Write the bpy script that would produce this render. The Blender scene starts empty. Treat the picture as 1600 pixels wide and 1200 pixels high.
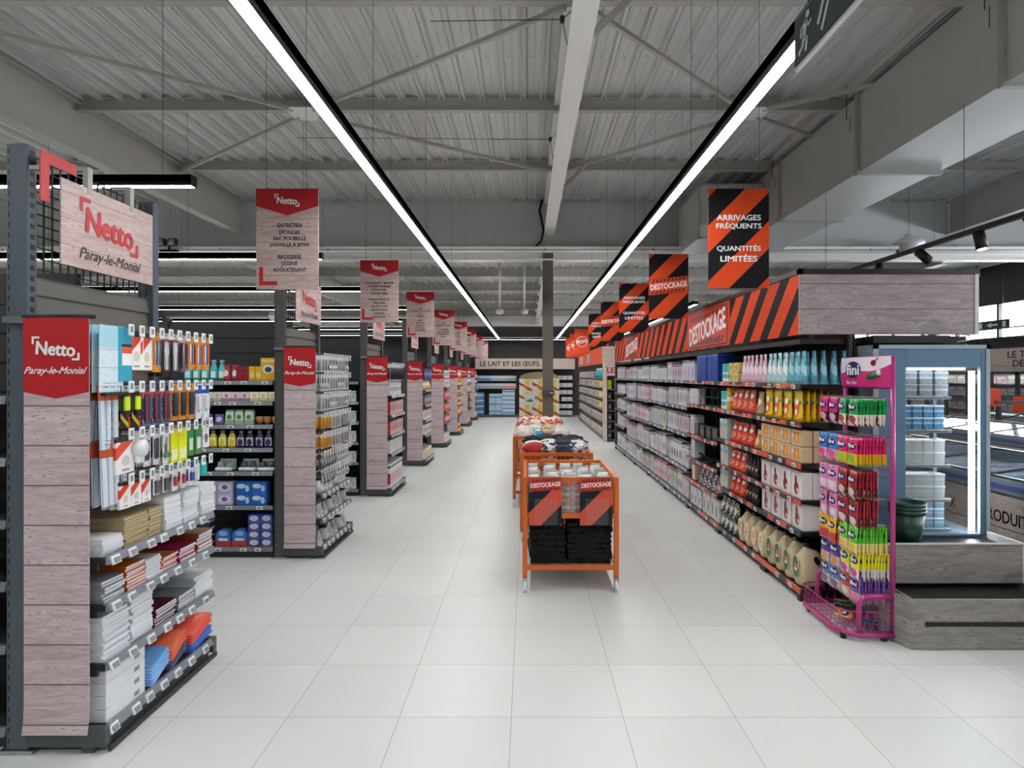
import bpy, math, random
from mathutils import Vector, Matrix
SC = bpy.context.scene; COL = SC.collection
random.seed(7)
PI = math.pi
# ------------------------------------------------------------------ camera, world, exposure
cam_data = bpy.data.cameras.new('camera'); cam_data.sensor_width = 36.0
cam_data.lens = 955/1600*36; cam_data.clip_end = 200
cam = bpy.data.objects.new('camera', cam_data); COL.objects.link(cam)
cam.location = (0, 0, 1.8); cam.rotation_euler = (PI/2, 0, 0)
cam_data.shift_x = -23/1600; cam_data.shift_y = -14/1600
SC.camera = cam
world = bpy.data.worlds.new('world'); SC.world = world; world.use_nodes = True
world.node_tree.nodes['Background'].inputs[0].default_value = (.75, .85, 1, 1)
world.node_tree.nodes['Background'].inputs[1].default_value = .8
SC.view_settings.view_transform = 'Standard'; SC.view_settings.look = 'None'
SC.view_settings.gamma = 1; SC.view_settings.use_curve_mapping = False
SC.view_settings.exposure = 0.5
SC.cycles.use_denoising = True
SC.cycles.max_bounces = 7; SC.cycles.diffuse_bounces = 5; SC.cycles.transparent_max_bounces = 12
SC.cycles.sample_clamp_indirect = 6

# ------------------------------------------------------------------ text meshes (made first, in the empty scene)
TXT = {}
def text_mesh(s, bold=.0, shear=0.0, spacing=1.0):
    k = (s, bold, shear)
    if k in TXT: return TXT[k]
    cu = bpy.data.curves.new('t', 'FONT'); cu.body = s; cu.size = 1; cu.offset = bold; cu.shear = shear
    cu.resolution_u = 3; cu.space_character = spacing; cu.fill_mode = 'BOTH'
    o = bpy.data.objects.new('t', cu); COL.objects.link(o)
    dg = bpy.context.evaluated_depsgraph_get(); me = bpy.data.meshes.new_from_object(o.evaluated_get(dg))
    vs = [v.co.copy() for v in me.vertices]; fs = [tuple(p.vertices) for p in me.polygons]
    bpy.data.objects.remove(o); bpy.data.curves.remove(cu); bpy.data.meshes.remove(me)
    x0 = min(v.x for v in vs); x1 = max(v.x for v in vs); y0 = min(v.y for v in vs); y1 = max(v.y for v in vs)
    TXT[k] = (vs, fs, x0, x1, y0, y1)
    return TXT[k]

# ------------------------------------------------------------------ helpers
def setp(o, label=None, cat=None, group=None, kind=None):
    if label: o['label'] = label
    if cat: o['category'] = cat
    if group: o['group'] = group
    if kind: o['kind'] = kind
    return o
def thing(name, label, cat, loc=(0, 0, 0), rz=0, group=None):
    o = bpy.data.objects.new(name, None); COL.objects.link(o); o.empty_display_size = .1
    o.location = loc; o.rotation_euler = (0, 0, rz)
    return setp(o, label, cat, group)
def origin(o):
    v = Vector((0, 0, 0))
    while o: v = v+o.location; o = o.parent
    return v
class MB:
    def __init__(s): s.v = []; s.f = []; s.m = []; s.sm = []
    def add(s, vs, fs, m=0, smooth=False):
        b = len(s.v); s.v += [tuple(v) for v in vs]
        for f in fs: s.f.append(tuple(b+i for i in f)); s.m.append(m); s.sm.append(smooth)
        return s
    def box(s, x0, x1, y0, y1, z0, z1, m=0):
        return s.add([(x0,y0,z0),(x1,y0,z0),(x1,y1,z0),(x0,y1,z0),(x0,y0,z1),(x1,y0,z1),(x1,y1,z1),(x0,y1,z1)],
              [(0,3,2,1),(4,5,6,7),(0,1,5,4),(1,2,6,5),(2,3,7,6),(3,0,4,7)], m)
    def bbox(s, x0, x1, y0, y1, z0, z1, b=.003, m=0):      # box with chamfered edges
        vs = []; idx = {}
        xs = (x0, x1); ys = (y0, y1); zs = (z0, z1)
        for i in (0, 1):
            for j in (0, 1):
                for k in (0, 1):
                    for a in range(3):
                        p = [xs[i], ys[j], zs[k]]
                        for c in range(3):
                            if c != a: p[c] += b if (i, j, k)[c] == 0 else -b
                        idx[(i, j, k, a)] = len(vs); vs.append(p)
        fs = []
        I = lambda i, j, k, a: idx[(i, j, k, a)]
        for i in (0, 1):
            q = [I(i,0,0,0), I(i,1,0,0), I(i,1,1,0), I(i,0,1,0)]; fs.append(q if i else q[::-1])
            q = [I(0,i,0,1), I(1,i,0,1), I(1,i,1,1), I(0,i,1,1)]; fs.append(q[::-1] if i else q)
            q = [I(0,0,i,2), I(1,0,i,2), I(1,1,i,2), I(0,1,i,2)]; fs.append(q if i else q[::-1])
        for i in (0, 1):
            for j in (0, 1):
                fs.append([I(i,j,0,0), I(i,j,1,0), I(i,j,1,1), I(i,j,0,1)])
                fs.append([I(i,0,j,0), I(i,1,j,0), I(i,1,j,2), I(i,0,j,2)])
                fs.append([I(0,i,j,1), I(1,i,j,1), I(1,i,j,2), I(0,i,j,2)])
        for i in (0, 1):
            for j in (0, 1):
                for k in (0, 1): fs.append([I(i,j,k,0), I(i,j,k,1), I(i,j,k,2)])
        return s.add(vs, fs, m)
    def bar(s, p, q, w, h=None, m=0, n=4):
        return s.tube([p, q], w/2, n, m, h=(h or w)/2, flat=True)
    def tube(s, pts, r, n=8, m=0, h=None, flat=False, cap=True):
        pts = [Vector(p) for p in pts]; rings = []
        prev = None
        for i, p in enumerate(pts):
            d = (pts[min(i+1, len(pts)-1)]-pts[max(i-1, 0)]).normalized()
            up = Vector((0, 0, 1)) if abs(d.z) < .95 else Vector((0, 1, 0))
            if prev is not None and abs(prev.dot(d)) < .9: up = prev
            a = d.cross(up).normalized(); b = a.cross(d).normalized(); prev = b
            ri = r[i] if isinstance(r, (list, tuple)) else r
            rh = ri if h is None else h
            ring = []
            for k in range(n):
                t = 2*PI*(k+.5)/n
                c, sn = math.cos(t), math.sin(t)
                if flat: c, sn = c*math.sqrt(2), sn*math.sqrt(2)
                ring.append(p+a*c*ri+b*sn*rh)
            rings.append(ring)
        vs = [v for R in rings for v in R]; fs = []
        for i in range(len(rings)-1):
            for k in range(n):
                fs.append((i*n+k, i*n+(k+1) % n, (i+1)*n+(k+1) % n, (i+1)*n+k))
        if cap: fs.append(tuple(range(n-1, -1, -1))); fs.append(tuple((len(rings)-1)*n+k for k in range(n)))
        return s.add(vs, fs, m, smooth=not flat and n > 5)
    def lathe(s, prof, n=16, cx=0, cy=0, m=0, sx=1, sy=1, smooth=True, z=0):
        vs = []; fs = []
        for (r, zz) in prof:
            for k in range(n):
                t = 2*PI*k/n; vs.append((cx+r*sx*math.cos(t), cy+r*sy*math.sin(t), zz+z))
        for i in range(len(prof)-1):
            for k in range(n): fs.append((i*n+k, i*n+(k+1) % n, (i+1)*n+(k+1) % n, (i+1)*n+k))
        fs.append(tuple(range(n-1, -1, -1))); fs.append(tuple((len(prof)-1)*n+k for k in range(n)))
        return s.add(vs, fs, m, smooth)
    def poly(s, pts, d, m=0):                              # planar polygon extruded by vector d
        n = len(pts); d = Vector(d); vs = [Vector(p) for p in pts]+[Vector(p)+d for p in pts]
        fs = [tuple(range(n)), tuple(range(2*n-1, n-1, -1))]
        fs += [(i, n+i, n+(i+1) % n, (i+1) % n) for i in range(n)]
        return s.add(vs, fs, m)
    def text(s, t, o, u, v, w=None, h=None, m=0, bold=.02, shear=0.0, align='c', rot=0, t3=.002, valign='c'):
        """writing laid on a surface: o centre, u and v unit vectors, w or h the size in metres"""
        vs, fs, x0, x1, y0, y1 = text_mesh(t, 0.0, shear)
        W, H = x1-x0, y1-y0
        sy = h/H if h else w/W
        sx = w/W if w else h/H
        o = Vector(o); u = Vector(u); v = Vector(v)
        n = u.cross(v).normalized()
        c, sn = math.cos(rot), math.sin(rot); out = []
        ax = {'c': (x0+x1)/2, 'l': x0, 'r': x1}[align]; ay = {'c': (y0+y1)/2, 'b': 0}[valign]
        q = bold*.75
        for k, (dx, dy) in enumerate(((-q, 0), (q, 0), (0, q*.7), (0, -q*.7)) if bold else ((0, 0),)):   # stroke weight
            out = []
            for p in vs:
                a, b = (p.x+dx-ax)*sx, (p.y+dy-ay)*sy
                a, b = a*c-b*sn, a*sn+b*c
                out.append(o+u*a+v*b+n*(t3+k*.00003))
            s.add(out, fs, m)
        return s
    def build(s, name, mats, parent=None, kind=None, label=None, cat=None, group=None, loc=None, rz=0):
        og = origin(parent) if parent else Vector(loc or (0, 0, 0))
        me = bpy.data.meshes.new(name)
        me.from_pydata([(x-og.x, y-og.y, z-og.z) for x, y, z in s.v], [], s.f)
        if not isinstance(mats, (list, tuple)): mats = [mats]
        for m in mats: me.materials.append(m)
        me.polygons.foreach_set('material_index', s.m)
        me.polygons.foreach_set('use_smooth', s.sm)
        me.update()
        o = bpy.data.objects.new(name, me); COL.objects.link(o)
        if parent: o.parent = parent
        else: o.location = og; o.rotation_euler = (0, 0, rz)
        return setp(o, label, cat, group, kind)
def kids(o): return KID.get(o.name, [])
KID = {}
def children_of(o): return [c for c in bpy.data.objects if c.parent == o]
def proto_tree(root):                                      # (part, [sub-parts]) of a prototype thing
    ch = [c for c in bpy.data.objects if c.parent == root]
    return [(c, [g for g in bpy.data.objects if g.parent == c]) for c in ch]
def dup(root, tree, loc, rz=0, label=None, group=None, scale=None):
    r = root.copy(); COL.objects.link(r); r.location = loc; r.rotation_euler = (0, 0, rz)
    if scale: r.scale = scale
    if label: r['label'] = label
    if group: r['group'] = group
    for c, gs in tree:
        k = c.copy(); COL.objects.link(k); k.parent = r
        for g in gs:
            q = g.copy(); COL.objects.link(q); q.parent = k
    return r

# ------------------------------------------------------------------ materials
def new_mat(name):
    m = bpy.data.materials.new(name); m.use_nodes = True
    nt = m.node_tree; return m, nt, nt.nodes['Principled BSDF']
def C4(c): return (c[0], c[1], c[2], 1)
def hexc(h):
    r, g, b = int(h[0:2], 16)/255, int(h[2:4], 16)/255, int(h[4:6], 16)/255
    f = lambda c: c/12.92 if c <= .04045 else ((c+.055)/1.055)**2.4
    return (f(r), f(g), f(b))
def plain(name, c, rough=.5, metal=0, noise=.0, nscale=20, spec=.5, coat=0):
    if isinstance(c, str): c = hexc(c)
    m, nt, b = new_mat(name)
    b.inputs['Base Color'].default_value = C4(c); b.inputs['Roughness'].default_value = rough
    b.inputs['Metallic'].default_value = metal; b.inputs['Specular IOR Level'].default_value = spec
    b.inputs['Coat Weight'].default_value = coat
    tc = nt.nodes.new('ShaderNodeTexCoord'); nz = nt.nodes.new('ShaderNodeTexNoise')
    nz.inputs['Scale'].default_value = nscale; nz.inputs['Detail'].default_value = 3
    nt.links.new(tc.outputs['Object'], nz.inputs['Vector'])
    mx = nt.nodes.new('ShaderNodeMix'); mx.data_type = 'RGBA'
    k = 1-noise
    mx.inputs['A'].default_value = C4([x*k for x in c]); mx.inputs['B'].default_value = C4([min(1, x*(1+noise*.6)) for x in c])
    nt.links.new(nz.outputs['Fac'], mx.inputs['Factor']); nt.links.new(mx.outputs['Result'], b.inputs['Base Color'])
    return m
def emis(name, c, s):
    m, nt, b = new_mat(name)
    b.inputs['Base Color'].default_value = C4(c); b.inputs['Emission Color'].default_value = C4(c); b.inputs['Emission Strength'].default_value = s
    return m
class N:                                                   # tiny node-graph writer
    def __init__(s, nt): s.nt = nt
    def math(s, op, a, b=None, c=None):
        n = s.nt.nodes.new('ShaderNodeMath'); n.operation = op
        for i, x in enumerate((a, b, c)):
            if x is None: continue
            if isinstance(x, (int, float)): n.inputs[i].default_value = x
            else: s.nt.links.new(x, n.inputs[i])
        return n.outputs[0]
    def mix(s, f, a, b):
        n = s.nt.nodes.new('ShaderNodeMix'); n.data_type = 'RGBA'
        for k, x in (('Factor', f), ('A', a), ('B', b)):
            if isinstance(x, (int, float)): n.inputs[k].default_value = x
            elif isinstance(x, (tuple, list)): n.inputs[k].default_value = C4(x)
            else: s.nt.links.new(x, n.inputs[k])
        return n.outputs['Result']
    def coords(s, kind='Object'):
        tc = s.nt.nodes.new('ShaderNodeTexCoord'); sp = s.nt.nodes.new('ShaderNodeSeparateXYZ')
        s.nt.links.new(tc.outputs[kind], sp.inputs[0]); return sp.outputs[0], sp.outputs[1], sp.outputs[2]
    def comb(s, x, y, z):
        n = s.nt.nodes.new('ShaderNodeCombineXYZ')
        for i, q in enumerate((x, y, z)):
            if isinstance(q, (int, float)): n.inputs[i].default_value = q
            else: s.nt.links.new(q, n.inputs[i])
        return n.outputs[0]
    def noise(s, vec, scale, detail=4, rough=.5, dist=0):
        n = s.nt.nodes.new('ShaderNodeTexNoise'); n.inputs['Scale'].default_value = scale; n.inputs['Detail'].default_value = detail
        n.inputs['Roughness'].default_value = rough; n.inputs['Distortion'].default_value = dist
        s.nt.links.new(vec, n.inputs['Vector']); return n.outputs['Fac']
    def ramp(s, f, stops):
        n = s.nt.nodes.new('ShaderNodeValToRGB'); s.nt.links.new(f, n.inputs[0]); e = n.color_ramp.elements
        while len(e) < len(stops): e.new(.5)
        for i, (p, c) in enumerate(stops): e[i].position = p; e[i].color = C4(c)
        return n.outputs[0]
    def link(s, a, b): s.nt.links.new(a, b)
def wood(name, dark, mid, light, plank=.19, z0=0.0, rough=.45, groove=.008, gs=1.0):
    dark, mid, light = map(hexc, (dark, mid, light))
    m, nt, b = new_mat(name); g = N(nt)
    x, y, z = g.coords('Object'); h = g.math('ADD', x, y)
    zz = g.math('ADD', z, z0); row = g.math('FLOOR', g.math('DIVIDE', zz, plank))
    off = g.math('MULTIPLY', row, 3.7)
    v = g.comb(g.math('ADD', g.math('MULTIPLY', h, 3.0), off), off, g.math('MULTIPLY', z, 19))
    n1 = g.noise(v, 1.0, 7, .68, 1.1)
    v2 = g.comb(g.math('ADD', g.math('MULTIPLY', h, 14), off), 0.0, g.math('MULTIPLY', z, 130))
    n2 = g.noise(v2, 1.0, 3, .6)
    n = g.math('ADD', g.math('MULTIPLY', n1, .7), g.math('MULTIPLY', n2, .3))
    col = g.ramp(n, [(.33, dark), (.48, mid), (.62, light)])
    fr = g.math('FRACT', g.math('DIVIDE', zz, plank))
    fl = g.noise(g.comb(g.math('ADD', g.math('MULTIPLY', h, 22), off), 3.0, g.math('MULTIPLY', z, 90)), 1.0, 2, .5)
    col = g.mix(g.math('MULTIPLY', g.math('GREATER_THAN', g.math('MULTIPLY', fl, g.math('ADD', n1, .35)), .56), .55), col, tuple(c*.5 for c in dark))
    gr = g.math('MULTIPLY', g.math('LESS_THAN', fr, groove/plank), gs)
    col = g.mix(gr, col, tuple(c*.35 for c in dark))
    g.link(col, b.inputs['Base Color']); b.inputs['Roughness'].default_value = rough
    return m
def stripes(name, ax, sgn, period, frac, phase, c1, c2):
    """diagonal two-colour print; ax 'x' or 'y' is the horizontal direction of the panel"""
    m, nt, b = new_mat(name); g = N(nt); x, y, z = g.coords('Object')
    h = {'x': x, 'y': y}[ax]
    c = g.math('ADD', z, g.math('MULTIPLY', h, sgn))
    f = g.math('FRACT', g.math('DIVIDE', g.math('ADD', c, phase+100*period), period))
    k = g.math('LESS_THAN', f, frac)
    g.link(g.mix(k, hexc(c2), hexc(c1)), b.inputs['Base Color']); b.inputs['Roughness'].default_value = .6; b.inputs['Specular IOR Level'].default_value = .2
    return m
PK = {}
def pack(name, base, layers=(), rough=.35, u='x', metal=0, coat=0):
    """printed packaging: layers in the piece's own 0-1 box: band z0 z1 | rect u0 u1 v0 v1 | ell cu cv ru rv | spk scale thr"""
    if name in PK: return PK[name]
    m, nt, b = new_mat(name); g = N(nt)
    x, y, z = g.coords('Generated'); U = {'x': x, 'y': y}[u]
    col = hexc(base); cur = None
    for L in layers:
        k, a, c = L[0], L[1:-1], hexc(L[-1])
        if k == 'band': f = g.math('COMPARE', z, (a[0]+a[1])/2, (a[1]-a[0])/2)
        elif k == 'rect':
            f = g.math('MULTIPLY', g.math('COMPARE', U, (a[0]+a[1])/2, (a[1]-a[0])/2), g.math('COMPARE', z, (a[2]+a[3])/2, (a[3]-a[2])/2))
        elif k == 'ell':
            du = g.math('DIVIDE', g.math('SUBTRACT', U, a[0]), a[2]); dz = g.math('DIVIDE', g.math('SUBTRACT', z, a[1]), a[3])
            f = g.math('LESS_THAN', g.math('ADD', g.math('MULTIPLY', du, du), g.math('MULTIPLY', dz, dz)), 1.0)
        elif k == 'spk':                                   # small printed blotches
            tc = nt.nodes.new('ShaderNodeTexCoord')
            f = g.math('GREATER_THAN', g.noise(tc.outputs['Generated'], a[0], 2), a[1])
        elif k == 'diag':
            s_ = g.math('ADD', z, g.math('MULTIPLY', U, a[0])); f = g.math('COMPARE', s_, a[1], a[2])
        prev = cur if cur is not None else tuple(col)
        cur = g.mix(f, prev, c)
    if cur is None: b.inputs['Base Color'].default_value = C4(col)
    else: g.link(cur, b.inputs['Base Color'])
    b.inputs['Roughness'].default_value = rough; b.inputs['Metallic'].default_value = metal; b.inputs['Coat Weight'].default_value = coat
    PK[name] = m
    return m
def clear(name, tint=(1, 1, 1), alpha=.12, rough=.05):
    m, nt, b = new_mat(name)
    b.inputs['Base Color'].default_value = C4(tint); b.inputs['Roughness'].default_value = rough
    tr = nt.nodes.new('ShaderNodeBsdfTransparent'); tr.inputs[0].default_value = C4(tint)
    gl = nt.nodes.new('ShaderNodeBsdfGlossy'); gl.inputs['Roughness'].default_value = rough
    fr = nt.nodes.new('ShaderNodeLayerWeight'); fr.inputs[0].default_value = .5
    pw = nt.nodes.new('ShaderNodeMath'); pw.operation = 'POWER'; pw.inputs[1].default_value = 4
    nt.links.new(fr.outputs['Facing'], pw.inputs[0])
    ad = nt.nodes.new('ShaderNodeMath'); ad.operation = 'MULTIPLY_ADD'; ad.inputs[1].default_value = .5; ad.inputs[2].default_value = alpha*.5
    nt.links.new(pw.outputs[0], ad.inputs[0])
    mx = nt.nodes.new('ShaderNodeMixShader'); nt.links.new(ad.outputs[0], mx.inputs[0])
    nt.links.new(tr.outputs[0], mx.inputs[1]); nt.links.new(gl.outputs[0], mx.inputs[2])
    nt.links.new(mx.outputs[0], nt.nodes['Material Output'].inputs[0])
    return m

M = {}
M['steel'] = plain('shelving_steel', '4b4f52', .45, .0, .1)
M['steel_d'] = plain('dark_shelving_steel', '2c2e30', .5, 0, .1)
M['slate'] = plain('slate_blue_steel', '3a4552', .5, 0, .08)
M['shelf'] = plain('shelf_steel', '2e3032', .45, 0, .1)
M['black'] = plain('black_plastic', '0a0a0c', .4, 0, .1)
M['white'] = plain('white_plastic', 'e8e8ea', .4, 0, .04)
M['offwhite'] = plain('offwhite_paint', 'c9c8c4', .5, 0, .05)
M['rail'] = plain('price_rail_plastic', '80848e', .25, 0, .12)
M['tag'] = plain('label_case', 'e9ebee', .3, 0, .03)
M['lcd'] = plain('label_screen', '8b9092', .3, 0, .3, 900)
M['red'] = plain('red_print', 'b81a22', .4, 0, .05)
M['red_txt'] = plain('red_lettering', 'c01b22', .4)
M['dark_txt'] = plain('dark_lettering', '2a2326', .4)
M['white_txt'] = plain('white_lettering', 'f3f1f0', .4)
M['chrome'] = plain('zinc_steel', 'b5b8ba', .25, .9, .1)
M['galv'] = plain('galvanised_sheet', 'b9bab6', .38, .55, .12, 3)
M['beam'] = plain('beam_paint', 'adaaa4', .5, 0, .05)
M['beamw'] = plain('beam_paint_light', 'efede8', .5, 0, .04)
M['glassd'] = clear('door_glass')
M['film'] = clear('clear_film', (1, 1, 1), .1, .12)
M['lamp'] = emis('lamp_diffuser', (.975, 1, .99), 27)
M['lamp_fill'] = emis('fill_lamp_diffuser', (.95, .97, 1), 60)  # stronger glow for the added fill lamps on the right
M['fill_up'] = emis('up_fill_glow', (.965, 1, 1), 3.4)  # added glow that lifts the brightness of the roof sheets
M['wood_b'] = wood('pink_grey_planks', '9f8a8d', 'c2adb0', 'd6c4c7', .187, .031, groove=.006)
M['wood_s'] = wood('pink_grey_sign_planks', 'a18985', 'c0a6a2', 'd2bcb7', .132, .03, groove=.004, gs=.6)
M['wood_c'] = wood('grey_plank_canopy', '7c6e70', '9a8a8c', 'aea0a1', .2, -.02, groove=.005)
M['wood_f'] = wood('beige_plank_fascia', 'a3948a', 'c2b0a4', 'd2c2b6', .5, 0)
M['wood_g'] = wood('grey_oak_laminate', '6a6563', '8a8480', 'a09a95', 3, 0.5)
# ================================================================== THE SETTING
# floor of large pale tiles
m, nt, b = new_mat('pale_floor_tiles'); g = N(nt); x, y, z = g.coords('Object'); TL = .589
fx = g.math('FRACT', g.math('DIVIDE', g.math('ADD', x, .083+100*TL), TL)); fy = g.math('FRACT', g.math('DIVIDE', g.math('ADD', y, -3.213+100*TL), TL))
j = g.math('MAXIMUM', g.math('LESS_THAN', fx, .0065), g.math('LESS_THAN', fy, .0065))
tx = g.math('FLOOR', g.math('DIVIDE', g.math('ADD', x, .083+100*TL), TL)); ty = g.math('FLOOR', g.math('DIVIDE', g.math('ADD', y, -3.213+100*TL), TL))
wn = nt.nodes.new('ShaderNodeTexWhiteNoise'); wn.noise_dimensions = '2D'; g.link(g.comb(tx, ty, 0.0), wn.inputs['Vector'])
cl = g.noise(g.comb(x, y, 0.0), 1.6, 4, .6); k = g.math('ADD', g.math('MULTIPLY', wn.outputs['Value'], .35), g.math('MULTIPLY', cl, .65))
col = g.mix(k, hexc('c9cac8'), hexc('dadad8')); col = g.mix(j, col, hexc('9b9b97')); g.link(col, b.inputs['Base Color'])
g.link(g.math('ADD', .26, g.math('MULTIPLY', cl, .2)), b.inputs['Roughness'])
M['floor'] = m
MB().box(-16, 13, -7, 28.5, -.1, 0).build('floor', M['floor'], kind='structure')
# corrugated roof sheets, real ribs running into the depth
m, nt, b = new_mat('ribbed_roof_sheet'); g = N(nt); x, y, z = g.coords('Object')
fx = g.math('FRACT', g.math('DIVIDE', g.math('ADD', x, 50.07), .25)); fy = g.math('FRACT', g.math('DIVIDE', g.math('ADD', y, 50.), 1.1))
dot = g.math('MULTIPLY', g.math('COMPARE', fx, .5, .022), g.math('COMPARE', fy, .5, .016))
seam = g.math('LESS_THAN', g.math('FRACT', g.math('DIVIDE', g.math('ADD', x, 50.), 1.0)), .012)
nz = g.noise(g.comb(g.math('MULTIPLY', x, 3), g.math('MULTIPLY', y, .5), 0.0), 1.2, 4)
col = g.mix(nz, hexc('c6c7c5'), hexc('dadad8')); col = g.mix(dot, col, hexc('4a4a4a')); col = g.mix(seam, col, hexc('b4b5b3'))
g.link(col, b.inputs['Base Color']); b.inputs['Roughness'].default_value = .45; b.inputs['Metallic'].default_value = .15
M['deck'] = m
def deck(y0, y1, z, name):
    d = MB(); vs = []; x = -16.0; pts = []
    while x < 13:
        pts += [(x, z), (x+.075, z), (x+.08, z-.007), (x+.09, z-.007), (x+.095, z), (x+.155, z), (x+.168, z-.055), (x+.184, z-.055), (x+.193, z-.028), (x+.212, z-.028), (x+.221, z-.055), (x+.237, z-.055)]
        x += .25
    pts.append((x, z)); n = len(pts)
    vs = [(a, y0, c) for a, c in pts]+[(a, y1, c) for a, c in pts]
    d.add(vs, [(i, n+i, n+i+1, i+1) for i in range(n-1)])
    d.box(-16, 13, y0, y1, z+.01, z+.11)
    return d.build(name, M['deck'], kind='structure')
deck(-7, 12.05, 5.27, 'ceiling'); deck(12.05, 27.6, 4.66, 'ceiling_rear')
M['wallg'] = plain('grey_wall_panel', '7d8080', .6, 0, .06, 2)
M['wallf'] = plain('grey_fascia_panel', 'bfc1c0', .55, 0, .04, 1)
M['brown'] = plain('dark_brown_wall', '3a3230', .6, 0, .08, 3)
MB().box(-16, 13, 27.35, 27.6, 0, 3.97).box(-16, 13, 27.3, 27.36, 1.9, 1.93).build('wall_back', M['brown'], kind='structure')
d = MB(); x = -16
while x < 13: d.box(x, x+.2, 26.95, 27.1, 3.95, 4.66).box(x+.2, x+.25, 26.99, 27.1, 3.95, 4.66); x += .25
d.build('trim_back', M['beamw'], kind='structure')
MB().box(-16.1, -15.9, -7, 28, 0, 5.4).build('wall_left', M['wallg'], kind='structure')
MB().box(-16, 13, -7.2, -7, 0, 5.4).build('wall_front', M['wallg'], kind='structure')
# right wall with its band of windows
wr = MB().box(12, 12.25, -7, 28, 0, 2.72).box(12, 12.25, -7, 28, 3.66, 5.4)
wr.box(12, 12.25, -7, -1, 2.72, 3.66).box(12, 12.25, 23, 28, 2.72, 3.66).build('wall_right', M['brown'], kind='structure')
fr = MB(); y = -1.0; n = 1
while y < 23:
    w = MB().box(11.97, 12.06, y, y+.07, 2.72, 3.66).box(11.97, 12.06, y, y+1.5, 2.70, 2.76).box(11.97, 12.06, y, y+1.5, 3.60, 3.66).box(11.98, 12.05, y, y+1.5, 2.97, 3.0)
    w.build('window_%d' % n, M['steel_d'], kind='structure')
    MB().box(12.1, 12.11, y+.07, y+1.5, 2.76, 3.6).build('window_%d_pane' % n, M['film'], kind='structure')
    y += 1.5; n += 1
# daylight sky seen through them
MB().box(14.5, 14.6, -6, 27, 1.5, 6.5).build('sky_backdrop', emis('bright_daylight', (.93, .96, 1), 5), kind='structure')
sun = bpy.data.lights.new('window_daylight', 'AREA'); sun.shape = 'RECTANGLE'; sun.size = 22; sun.size_y = .9; sun.energy = 700; sun.color = (.85, .92, 1)
so = bpy.data.objects.new('window_daylight', sun); COL.objects.link(so); so.location = (12.6, 11, 3.2); so.rotation_euler = (PI/2, 0, PI/2)

# transverse fascia between the two roof heights, with the tray under it
f = MB()
for i in range(-16, 13, 3): f.box(i+.004, i+3-.004, 12.0, 12.14, 4.29, 5.2)
f.box(-16, 13, 12.02, 12.14, 4.29, 5.27)
f.build('wall_fascia', M['wallf'], kind='structure')
MB().box(-16, 13, 11.93, 12.22, 4.25, 4.29).box(-16, 13, 12.05, 12.09, 4.08, 4.25).box(-16, 13, 11.96, 12.18, 4.05, 4.08).build('header_beam', M['beamw'], kind='structure')
# cable tray
ct = thing('cable_tray', 'long perforated pale cable tray running across under the grey fascia', 'cable tray', (0, 11.7, 4.2))
MB().box(-15, 11.9, 11.55, 11.8, 4.16, 4.17).box(-15, 11.9, 11.55, 11.56, 4.16, 4.23).box(-15, 11.9, 11.79, 11.8, 4.16, 4.23).build('tray', M['beamw'], ct)
for k, (dz, mm) in enumerate(((.0, 'black'), (.0, 'steel_d'), (.0, 'beamw'))):
    MB().tube([(-15, 11.6+k*.06, 4.185+dz), (11.8, 11.6+k*.06, 4.185+dz)], .012, 6).build('cable', M[mm], ct)
x = -14.0
while x < 12:
    MB().bar((x, 11.55, 4.17), (x-.25, 11.9, 4.3), .03).build('bracket', M['steel_d'], ct); x += 2.05
# purlins
def purlin(y, zb, zt, name='purlin_beam'):
    MB().box(-16, 12.2, y-.045, y+.045, zb, zb+.012).box(-16, 12.2, y-.004, y+.004, zb+.012, zt-.012).box(-16, 12.2, y-.045, y+.045, zt-.012, zt).build(name, M['beam'], kind='structure')
for i in range(-5, 3): purlin(7.61+2.21*(i-1), 5.08, 5.24)
for i in range(6): purlin(13.5+2.65*i, 4.40, 4.64)
# long main beams
def main_beam(x, zb, zt, y0, y1, w=.18, name='main_beam'):
    MB().box(x-w/2, x+w/2, y0, y1, zb, zb+.02).box(x-.006, x+.006, y0, y1, zb+.02, zt-.02).box(x-w/2, x+w/2, y0, y1, zt-.02, zt).build(name, M['beamw'] if abs(x) < 1 else M['beam'], kind='structure')
main_beam(-5.62, 4.55, 5.18, -7, 11.99); main_beam(.44, 4.55, 5.18, -7, 11.99, .2); main_beam(8.3, 4.55, 5.18, -7, 11.99)
main_beam(-5.62, 4.0, 4.6, 12.2, 27, .18); main_beam(.44, 4.05, 4.6, 12.4, 27, .16); main_beam(8.3, 4.0, 4.6, 12.2, 27)
for yy in (5.0, 9.2):
    b_ = MB(); b_.bar((.55, yy, 4.6), (.95, yy+.25, 5.1), .07, .05).build('knee_brace_beam', M['beam'], kind='structure')
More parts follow.
